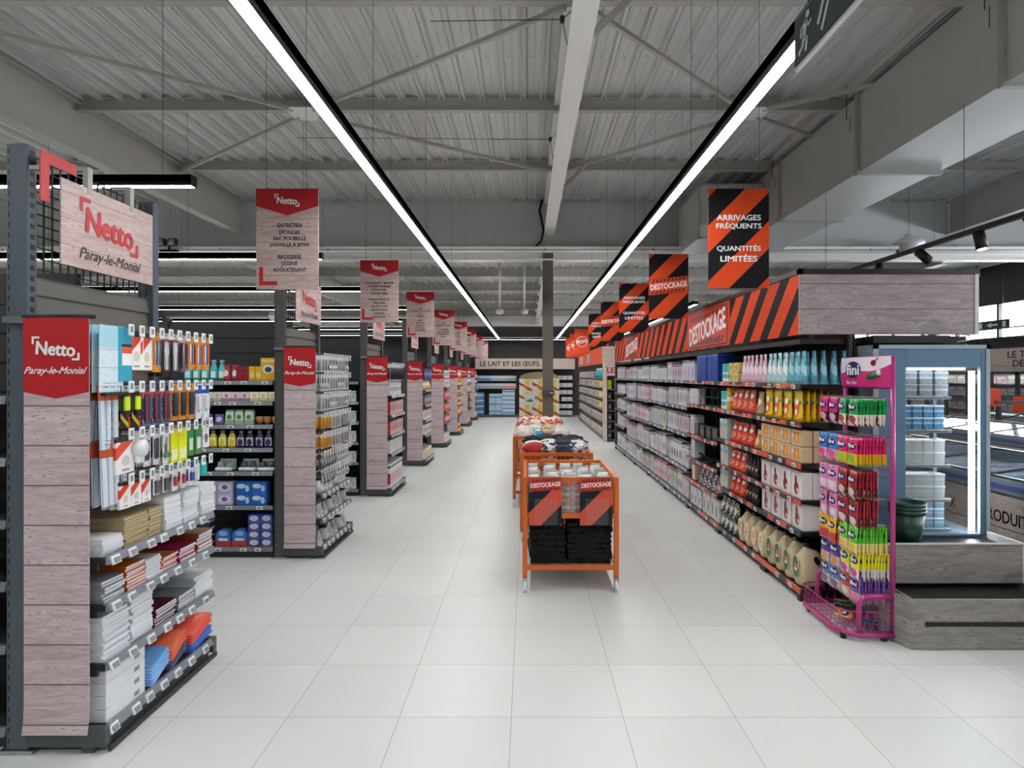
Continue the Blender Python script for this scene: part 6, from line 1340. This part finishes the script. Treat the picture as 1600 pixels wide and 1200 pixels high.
# ================================================================== PINK SWEET STAND
M['pink'] = plain('magenta_powder_coat', 'b02f7c', .3, 0, .05, coat=.3)
ps = thing('sweet_stand', 'magenta tubular stand of hanging sweet bags beside the striped gondola end', 'display stand', (2.4, 4.45, 0))
XP = 2.48; YA, YB = 4.14, 4.76
for yy in (YA, YB): MB().tube([(XP, yy, .04), (XP, yy, 1.93)], .016, 12).build('post', M['pink'], ps)
MB().tube([(XP, YA-.01, .04), (2.26, YA-.01, .04), (2.19, YA+.03, .04), (2.14, YA+.14, .04), (2.14, YB-.06, .04), (2.17, YB, .04), (XP, YB, .04)], .018, 10).tube([(XP, YA, .04), (XP, YB, .04)], .016, 8).tube([(XP, YA, 1.925), (XP, YB, 1.925)], .014, 8).tube([(XP, YA, 1.71), (XP, YB, 1.71)], .008, 8).build('frame', M['pink'], ps)
for yy in (YA, YB-.03): MB().tube([(XP, yy, .30), (2.31, yy, .30), (2.275, yy, .29), (2.255, yy, .26), (2.25, yy, .22), (2.25, yy, .05)], .017, 12).build('side_arm', M['pink'], ps)
for (x, y) in ((2.17, YA+.05), (2.16, YB-.1), (2.42, YA), (2.42, YB)): MB().lathe([(0, 0), (.02, 0), (.02, .03), (0, .03)], 10, x, y).build('foot', M['black'], ps)
w = MB()
loop = [(XP, YA, .19), (2.2, YA+.02, .19), (2.13, YA+.12, .19), (2.13, YB-.05, .19), (2.2, YB, .19), (XP, YB, .19)]
w.tube(loop, .004, 6)
for i in range(len(loop)-1):
    p, q = Vector(loop[i]), Vector(loop[i+1]); n = max(2, int((q-p).length/.05))
    for k in range(n):
        a = p.lerp(q, k/n); b_ = p.lerp(q, (k+1)/n); w.tube([a, (a+b_)/2-Vector((0, 0, .14))], .0022, 4); w.tube([(a+b_)/2-Vector((0, 0, .14)), b_], .0022, 4)
for k in range(8): y = YA+.03+.075*k; w.tube([(2.15, y, .05), (XP, y, .05)], .002, 4)
for k in range(8): x = 2.16+.043*k; w.tube([(x, YA, .05), (x, YB, .05)], .002, 4)
w.build('wire_basket', M['pink'], ps)
ROWS = [(1.62, .24), (1.35, .24), (1.12, .2), (.92, .2), (.74, .2), (.565, .2), (.40, .24)]
for k, (z, _) in enumerate(ROWS):
    rl = MB().tube([(XP, YA, z+.02), (XP, YB, z+.02)], .004, 6).tube([(XP, YA, z-.03), (XP, YB, z-.03)], .003, 5).build('hook_bar', M['pink'], ps)
    for j in range(4): MB().tube([(XP, YA+.08+.14*j, z+.02), (2.235, YA+.08+.14*j, z+.026)], .0025, 5).build('prong', M['chrome'], rl)
FN = ('ell', .5, .68, .36, .13, '1f2a6a'); FW = ('ell', .5, .68, .24, .07, 'f4f4f4')
def sw(n_, c, c2, c3):
    me = m_hangbag(.125, .19, .022, pm(n_, c, ('band', 0, .42, c2), ('diag', .5, .42, .07, c3), ('ell', .5, .25, .33, .14, c3), ('spk', 9, .66, c2), FN, ('band', .94, 1, c), rough=.22, coat=.3))
    b = MB().text('fini', (0, -.0115, -.037), X3, Z3, w=.068, h=.026, bold=.05)
    v0 = [tuple(v.co) for v in me.vertices]; m2 = MB(); m2.v = v0; m2.f = [tuple(p.vertices) for p in me.polygons]; m2.m = [p.material_index for p in me.polygons]; m2.sm = [p.use_smooth for p in me.polygons]
    m2.add(b.v, b.f, 2); return mesh_of(m2, 'bag', [me.materials[0], M['black'], M['white_txt']])
SW = {'green': sw('sw_green', '1a9a4c', 'e8dcd0', 'a83c3c'), 'magenta': sw('sw_mag', 'd0257c', '3a2030', 'e8a0b8'), 'blue': sw('sw_blue', '2a78c4', 'd8a0c0', 'e85090'), 'yellow-pink': sw('sw_yp', 'd8256c', 'e8b02c', '8ac43c'), 'pale pink': sw('sw_pp', 'd880b4', 'e8b0cc', 'f0d8e4'), 'red': sw('sw_red', 'a8282c', '7a1c24', 'd8c4b8'), 'yellow-orange': sw('sw_yo', 'e8b424', 'd8482c', 'c03050'), 'lime': sw('sw_lime', '5cc02c', 'e8dc8c', 'f0b040'), 'violet': sw('sw_vio', '5a3a9c', 'c8b8c8', 'e09030'), 'lemon': sw('sw_lem', 'e6dc1c', 'd8d8d0', 'd02c80'), 'grey-blue': sw('sw_gb', '5a7aa8', 'c8ccd4', '8a5a6a'), 'purple': sw('sw_pur', '7a4a9c', 'b090b8', 'e07880'), 'white-red': sw('sw_wr', 'c83038', 'd8a898', 'e8dcd0')}
SK = [['green', 'green', 'magenta', 'magenta'], ['yellow-pink', 'yellow-pink', 'blue', 'blue'], ['red', 'red', 'pale pink', 'pale pink'], ['red', 'red', 'pale pink', 'pale pink'], ['lime', 'lime', 'yellow-orange', 'yellow-orange'], ['lemon', 'lemon', 'violet', 'violet'], ['purple', 'white-red', 'grey-blue', 'grey-blue']]
for r, (z, h) in enumerate(ROWS):
    for j in range(4):
        nd = 10 if j == 0 else 5; x0_ = 2.255 if r < 5 else 2.27
        if r in (2, 3): nd = min(nd, 7)
        for d in range(nd):
            y = YA+.08+.14*j
            put(SW[SK[r][j]], 'sweet_bag', '%s sweet bag, %s on its prong, %s column from camera, %s row, magenta stand' % (SK[r][j], ORD[d], ORD[j], ['top', 'second', 'third', 'fourth', 'fifth', 'sixth', 'bottom'][r]), 'sweet bag', (x0_+.022*d+random.uniform(-.002, .002), y, z), FR+random.uniform(-.12, .12), 'sweet bags on the magenta stand', ry=0, rx=random.uniform(-.07, .03))
for k, (x, y, key) in enumerate(((2.27, 4.45, 'yellow-orange'), (2.39, 4.25, 'blue'), (2.38, 4.6, 'lime'))):
    put(SW[key], 'sweet_bag', '%s sweet bag lying in the wire basket of the magenta stand' % key, 'sweet bag', (x, y, .075), random.uniform(0, 3), rx=-PI/2+.12)
# header card
hd = thing('header_card', 'pink and white header card with a round logo on top of the magenta stand', 'header card', (XP-.02, 4.45, 1.8))
hm, nt, b = new_mat('stand_header_print'); g = N(nt); x, y, z = g.coords('Generated'); cv = g.math('ADD', z, g.math('MULTIPLY', g.math('SUBTRACT', y, .5), .35)); cvn = g.math('LESS_THAN', cv, g.math('ADD', .56, g.math('MULTIPLY', g.math('SINE', g.math('MULTIPLY', y, 5.5)), -.09)))
g.link(g.mix(cvn, hexc('f0e4ee'), hexc('d0287c')), b.inputs['Base Color']); b.inputs['Roughness'].default_value = .3
MB().bbox(XP-.024, XP-.016, YA-.01, YB+.01, 1.715, 1.93, .001).build('board', hm, hd)
def disc_x(mb, y, z, ry, rz, x, n=24, m=0): mb.poly([(x, y+ry*math.cos(2*PI*k/n), z+rz*math.sin(2*PI*k/n)) for k in range(n)], (-.001, 0, 0), m)
l = MB(); disc_x(l, 4.60, 1.84, .105, .062, XP-.0245); l.build('logo_disc', plain('deep_blue_print', '1e1e5c', .3), hd)
MB().text('fini', (XP-.0262, 4.60, 1.84), -Y3, Z3, w=.17, h=.075, bold=.05).build('lettering', M['white_txt'], hd)
MB().text('fini fini', (XP-.0246, 4.62, 1.745), -Y3, Z3, w=.14, h=.025, bold=.03).build('small_lettering', M['white_txt'], hd)
l = MB(); l.tube([(XP-.028, 4.38, 1.785), (XP-.028, 4.25, 1.815)], .02, 12, 0).tube([(XP-.03, 4.25, 1.815), (XP-.03, 4.243, 1.8165)], .021, 12, 1); l.build('sweet_picture', [green_p, M['white_txt']], hd)
l = MB(); disc_x(l, 4.33, 1.885, .035, .022, XP-.0245); l.tube([(XP-.026, 4.33, 1.89), (XP-.026, 4.27, 1.92)], .004, 6); l.build('berry_picture', plain('berry', '8a2038', .3), hd)
# ================================================================== PLINTHS, BUCKETS, FRIDGE
lo = thing('plank_plinth', 'low grey oak display plinth in front on the right with a dark slot', 'plinth', (3.6, 4.2, 0))
X0 = 2.52
MB().bbox(X0, 4.9, 4.0, 4.02, .005, .33, .002).build('front_panel', M['wood_g'], lo); MB().bbox(X0-.0, X0+.02, 4.02, 4.6, .005, .33, .002).poly([(2.44, 4.24, .005), (X0, 4.0, .005), (X0+.0, 4.03, .005), (2.46, 4.26, .005)], (0, 0, .325)).build('side_panel', M['wood_g'], lo)
MB().box(X0+.02, 4.9, 4.02, 4.62, .3, .31).box(X0+.02, 4.9, 4.02, 4.03, .31, .334).build('well', M['black'], lo)
MB().bbox(X0+.1, 4.9, 3.994, 4.002, .155, .185, .002).build('slot', M['black'], lo); MB().tube([(X0+.1, 3.996, .17), (X0+.1, 4.004, .17)], .017, 14).build('slot_end', M['black'], lo)
up = thing('plank_trough', 'upper grey oak trough with black lining on the right, under the glass fridge', 'plinth', (3, 4.45, .33))
UX0, UX1 = 2.5, 3.49
MB().bbox(UX0, UX1, 4.3, 4.32, .335, .615, .002).build('front_panel', M['wood_g'], up); MB().bbox(UX1, UX1+.02, 4.3, 4.64, .335, .615, .002).build('end_panel', M['offwhite'], up)
MB().box(UX0, UX1, 4.32, 4.64, .32, .335).box(UX0, UX1, 4.32, 4.64, .335, .56).build('lining', M['black'], up); MB().box(UX0, UX1+.02, 4.29, 4.30, .608, .62).build('front_trim', M['offwhite'], up)
gb_ = plain('dark_green_plastic', '123a30', .35)
for k in range(3):
    t = thing('bucket', 'dark green bucket, %s of three nested buckets on the plank trough' % ['lowest', 'middle', 'topmost'][k], 'bucket', (2.77, 4.45, .57+.025*k), group='nested green buckets')
    MB().lathe([(.0, 0), (.085, 0), (.115, .24), (.11, .24), (.082, .008), (0, .008)], 26, 2.77, 4.45, z=.565+.026*k).build('body', gb_, t)
    MB().lathe([(.114, .235), (.121, .235), (.123, .262), (.115, .264), (.109, .24)], 26, 2.77, 4.45, z=.565+.026*k).build('rim', gb_, t)
fg = thing('glass_door_fridge', 'tall blue-grey fridge with a lit glass door behind the magenta stand', 'fridge', (3.07, 5, 0))
M['bluegrey'] = plain('blue_grey_enamel', '738590', .35, 0, .04); M['bluegrey2'] = plain('blue_grey_inner', '5c7a94', .35, 0, .04)
FX0, FX1, FY0, FY1, FZ = 2.64, 3.53, 4.66, 5.32, 2.03
MB().box(FX0, FX1, FY0+.03, FY1, .0, .58).box(FX0, FX1, FY0+.03, FY1, FZ-.03, FZ).build('body', M['bluegrey'], fg)
for (a, b_) in ((FX0, FX0+.05), (FX1-.03, FX1)): MB().bbox(a, b_, FY0+.03, FY0+.09, .58, FZ-.03, .003).bbox(a, b_, FY1-.06, FY1, .58, FZ-.03, .003).build('corner_post', M['bluegrey'], fg)
MB().box(FX0, FX0+.015, FY0+.09, FY1-.06, .58, FZ-.03).build('side_panel', M['bluegrey'], fg)
MB().box(FX1-.012, FX1-.006, FY0+.09, FY1-.06, .58, FZ-.03).build('side_glass', M['glassd'], fg); MB().box(FX0+.05, FX1-.03, FY1-.02, FY1-.014, .58, FZ-.03).build('rear_glass', M['glassd'], fg)
dr = MB().bbox(FX0, FX0+.25, FY0, FY0+.03, .58, FZ, .004).bbox(FX1-.07, FX1, FY0, FY0+.03, .58, FZ, .004).bbox(FX0+.25, FX1-.07, FY0, FY0+.03, FZ-.17, FZ, .004).bbox(FX0+.25, FX1-.07, FY0, FY0+.03, .57, .59, .004).build('door', M['bluegrey2'], fg)
MB().box(FX0+.0, FX1, FY0-.006, FY0, FZ-.03, FZ).box(FX0, FX0+.04, FY0-.006, FY0, .6, FZ).box(FX1-.03, FX1, FY0-.006, FY0, .6, FZ).build('door_trim', plain('pale_blue_grey', '9aa8ae', .35), dr)
MB().box(FX0+.25, FX1-.07, FY0+.01, FY0+.016, .59, FZ-.17).build('door_glass', M['glassd'], dr)
MB().box(FX1-.12, FX1-.08, FY0+.045, FY0+.06, .6, FZ-.2).build('light_tube', emis('fridge_light', (.92, .97, 1), 22), fg)
MB().box(FX0+.32, FX1-.15, FY0+.05, FY0+.1, FZ-.19, FZ-.175).build('top_light', emis('fridge_top_light', (.9, .96, 1), 5), fg)
MB().box(2.7, 3.45, FY0+.14, FY1, FZ, 2.105).box(2.7, 3.3, FY0+.1, FY0+.14, FZ+.02, 2.11).build('top_unit', M['black'], fg)
MB().box(FX0+.05, FX0+.1, 4.75, 5.2, .58, FZ-.1).build('inner_wall', M['steel_d'], fg)
FS = [1.63, 1.37, 1.10, .835, .605]
for z in FS:
    s = MB(); 
    for k in range(14): x = FX0+.1+.044*k; s.tube([(x, 4.76, z), (x, 5.2, z)], .0025, 4)
    s.tube([(FX0+.1, 4.76, z), (FX0+.66, 4.76, z), (FX0+.68, 4.8, z), (FX0+.68, 5.2, z)], .005, 6).bbox(FX0+.1, FX0+.66, 4.752, 4.758, z-.02, z+.004, .001).build('shelf', M['chrome'], fg)
tub = lambda n_, c, lidc, w=.1, h=.09: mesh_of(MB().poly([(-w/2*.9, .0, 0), (w/2*.9, .0, 0), (w/2, .0, h), (-w/2, .0, h)], (0, w, 0)).bbox(-w/2-.003, w/2+.003, -.003, w+.003, h, h+.012, .003, 1), 'tub', [pm(n_, c, ('band', .45, .6, 'a8b0b8'), ('spk', 4, .68, 'b8c0c8')), plain(lidc+'_lid', lidc, .3)])
TU = [('grey dessert tub', tub('tub_grey', '7c838a', '9aa0a8', .13, .08), 3, .094), ('blue yoghurt tub', tub('tub_blue', '3c7ca8', 'c0d8e8', .1, .08), 2, .094), ('white salad tub', tub('tub_white', 'aab0b0', 'd8dcdc', .12, .08), 2, .094), ('grey-green tub', tub('tub_gg', '98a4a4', 'c8d0d0', .12, .08), 2, .094), ('pale blue tub', tub('tub_pb', '6a9ab8', 'c8dce8', .1, .06), 3, .074)]
for si, z in enumerate(FS):
    ds, me, nt_, th = TU[si]
    for t in range(nt_):
        for k in range(4):
            put(me, 'food_tub', '%s, %s from the left, %s layer, %s fridge shelf' % (ds, ORD[k], ORD[t], ['top', 'second', 'third', 'fourth', 'bottom'][si]), 'tub', (FX0+.3+.085*k+.03 if me != TU[0][1] else FX0+.24+.135*k*.9, 4.78 if k < 9 else 4.9, z+.006+th*t), 0, 'tubs in the glass fridge', scale=(.8, 1, 1) if me == TU[0][1] else (.78, 1, 1))
cbx = thing('coiled_cable', 'coil of white cable lying on the fridge beside the black unit', 'cable', (3.47, 4.9, 2.03))
MB().tube([(3.42+.05*math.cos(a*.6)+.004*a*.3, 4.82+.05*math.sin(a*.6), 2.04+.0035*a) for a in range(24)], .004, 6).build('cable', M['white'], cbx)
# ================================================================== FREEZERS AND FAR RIGHT
M['chest'] = plain('chest_blue_grey', '8c9aa0', .35, 0, .05); M['rimb'] = plain('blue_violet_bumper', '5a62a0', .35); lidg = clear('lid_glass', (.85, .93, 1), .25, .05)
def chest(x0, x1, y0, y1, label, txt=True, h=.92):
    t = thing('chest_freezer', label, 'freezer', ((x0+x1)/2, (y0+y1)/2, 0), group='chest freezers')
    MB().box(x0+.05, x1-.05, y0+.05, y1-.05, .0, .1).build('plinth', M['black'], t)
    MB().box(x0, x1, y0, y1, .1, .78).build('body', M['chest'], t)
    MB().box(x0-.02, x0, y0, y1, .34, .78).build('plank_side', M['wood_f'], t)
    MB().bbox(x0-.04, x0+.03, y0, y1, .8, h, .01).bbox(x1-.03, x1+.04, y0, y1, .8, h, .01).bbox(x0, x1, y0-.03, y0+.04, .8, h, .01).bbox(x0, x1, y1-.04, y1+.03, .8, h, .01).build('rim', M['chest'], t)
    MB().bbox(x0-.055, x0-.038, y0, y1, .84, .88, .004).build('bumper', M['rimb'], t)
    MB().box(x0+.03, x1-.03, y0+.04, y1-.04, .785, .79).build('frost', M['white'], t)
    xm = (x0+x1)/2
    for k in range(int((y1-y0)/.9)):
        a = y0+.05+.9*k
        gl_ = MB().poly([(x0+.02, a, h+.01), (xm, a, h+.12), (xm, a+.86, h+.12), (x0+.02, a+.86, h+.01)], (0, 0, .006)).poly([(xm, a, h+.12), (x1-.02, a, h+.01), (x1-.02, a+.86, h+.01), (xm, a+.86, h+.12)], (0, 0, .006)).build('glass_lid', lidg, t)
        MB().bar((x0+.02, a, h+.015), (xm, a, h+.125), .02).bar((xm, a, h+.125), (x1-.02, a, h+.015), .02).build('lid_frame', M['steel_d'], gl_)
    MB().box(x0, x0+.02, y0, y1, h+.0, h+.02).box(xm-.02, xm+.02, y0, y1, h+.12, h+.14).build('lid_rail', M['chrome'], t)
    if txt:
        l = MB(); yy = y1-.3
        l.text('PRODUITS', (x0-.021, 5.13, .6), -Y3, Z3, w=.54, h=.1, bold=.03).text('X', (x0-.021, 5.78, .6), -Y3, Z3, w=.07, h=.1, bold=.03)
        l.build('lettering', M['dark_txt'], t)
    return t
chest(4.05, 5.55, 2.6, 7.6, 'nearest chest freezer with lettered plank side, behind the fridge on the right')
chest(6.9, 8.4, 4.6, 12.4, 'second chest freezer island behind the nearest one', False); chest(9.3, 10.4, 6.6, 13.4, 'chest freezer island nearest the right wall', False)
chest(4.05, 5.55, 8.8, 12.6, 'chest freezer behind the striped gondola, beyond the nearest one', False)
fz = [pm('froz_white', 'd8d8e0', ('spk', 6, .56, '8a6a8a')), pm('froz_red', 'c8705c', ('spk', 6, .56, 'e8e0e0')), pm('froz_blue', '8aa8c8', ('spk', 6, .56, 'f0f0f4'))]; fme = [m_carton(.3, .22, .07, q) for q in fz]
for ci, (cx, y0, ny) in enumerate(((4.1, 4.2, 8), (6.95, 6.5, 14), (4.1, 8.9, 8))):
    for i in range(4):
        for j in range(ny):
            k = (i*5+j*3) % 3
            put(fme[k], 'frozen_box', '%s frozen box, %s across and %s back in the %s' % (['white', 'red-brown', 'pale blue'][k], ORD[i], ORD[j], ['nearest chest freezer', 'second freezer island', 'freezer behind the striped gondola'][ci]), 'frozen food', (cx+.2+.33*i, y0+.3*j, .791), random.uniform(-.1, .1), 'frozen boxes in the chest freezers')
# aisle barrier posts with orange cards
for k, (x, y, lb) in enumerate(((8.95, 11.6, 'dark post with orange card between the freezer islands, the farther one'), (7.6, 9.0, 'dark post with orange card over the second freezer island, the nearer one'), (8.9, 9.8, 'dark post with an orange card, right of the other two'))):
    t = thing('card_post', lb, 'post', (x, y, 0)); MB().box(x-.03, x+.03, y-.03, y+.03, 0 if k != 1 else .93, 1.42).build('post', M['steel_d'], t); MB().box(x-.7, x+.7, y-.02, y+.02, 1.38, 1.42).build('bar', M['steel_d'], t)
    MB().bbox(x-.22, x+.02, y-.04, y-.035, 1.2, 1.55, .002).build('card', MO, t); MB().bbox(x+.25, x+.5, y-.04, y-.035, 1.1, 1.4, .002).build('card', MO, t)
# glazed wall cabinets along the right wall
wc = thing('wall_fridge_row', 'row of glass-door fridges along the right wall under the LE TRAITEUR DE LA MER header', 'fridge', (11.5, 13, 0))
MB().box(11.2, 11.95, 6, 22, 0, .25).box(11.2, 11.95, 6, 22, 1.88, 1.95).box(11.85, 11.95, 6, 22, .25, 1.9).build('body', M['offwhite'], wc)
MB().bbox(11.1, 11.14, 6, 22, 1.95, 2.42, .003).build('header', M['wood_f'], wc); MB().box(11.15, 11.95, 6, 22, 2.42, 2.46).build('top', M['steel_d'], wc)
l = MB()
for yy in (13.3, 17.5): l.text('LE TRAITEUR', (11.098, yy, 2.27), -Y3, Z3, w=1.6, h=.15, bold=.03).text('DE LA MER', (11.098, yy, 2.07), -Y3, Z3, w=1.3, h=.15, bold=.03)
l.build('lettering', M['dark_txt'], wc)
y = 6.0
while y < 22:
    d_ = MB().box(11.14, 11.18, y, y+.05, .25, 1.88).box(11.14, 11.18, y+.73, y+.78, .25, 1.88).box(11.14, 11.18, y, y+.78, .25, .32).box(11.14, 11.18, y, y+.78, 1.82, 1.88).build('door', M['steel_d'], wc)
    MB().box(11.155, 11.16, y+.05, y+.73, .32, 1.82).build('door_glass', M['glassd'], d_); y += .79
for z in (.6, .95, 1.3, 1.6): MB().box(11.25, 11.85, 6, 22, z-.02, z).build('shelf', M['white'], wc)
MB().box(11.2, 11.24, 6, 22, 1.84, 1.875).build('cabinet_lamp', emis('cabinet_light', (.95, .97, 1), 6), wc)
tr_ = [m_carton(.3, .2, .16, pm('deli_a', 'd8ccd0', ('spk', 6, .55, 'a85058'))), m_carton(.3, .2, .2, pm('deli_b', 'c8ccd4', ('spk', 6, .55, '5a6a8a'))), m_carton(.3, .2, .18, pm('deli_c', 'e0dcd4', ('spk', 6, .55, '8a8a7a')))]
for si, z in enumerate((.27, .6, .95, 1.3, 1.6)):
    for k in range(20):
        y = 11.2+.34*k; q = (si+k//2) % 3
        put(tr_[q], 'deli_pack', '%s deli pack, %s from near end, %s shelf of right wall fridges' % (['red-specked', 'blue-specked', 'cream'][q], ORD[k], ['bottom', 'second', 'third', 'fourth', 'top'][si]), 'deli pack', (11.35, y, z+.001), FR, 'deli packs in the wall fridges')
# exterior exit sign seen against the windows
e2 = thing('hanging_exit_board', 'small dark exit board hanging in front of the right windows', 'exit sign', (11.3, 15.2, 2.95))
MB().bbox(11.29, 11.31, 14.3, 15.5, 2.9, 3.12, .004).build('board', GR, e2)
MB().poly([(11.285, 15.0, 3.01), (11.285, 14.85, 3.07), (11.285, 14.85, 3.03), (11.285, 14.65, 3.03), (11.285, 14.65, 2.99), (11.285, 14.85, 2.99), (11.285, 14.85, 2.95)], (-.002, 0, 0)).box(11.283, 11.286, 15.15, 15.3, 2.94, 3.08).box(11.283, 11.286, 14.4, 14.5, 2.94, 3.08).build('pictogram', M['white_txt'], e2)
for yy in (14.5, 15.3): MB().tube([(11.3, yy, 3.12), (11.3, yy, 4.62)], .004, 4).build('wire', M['steel'], e2)
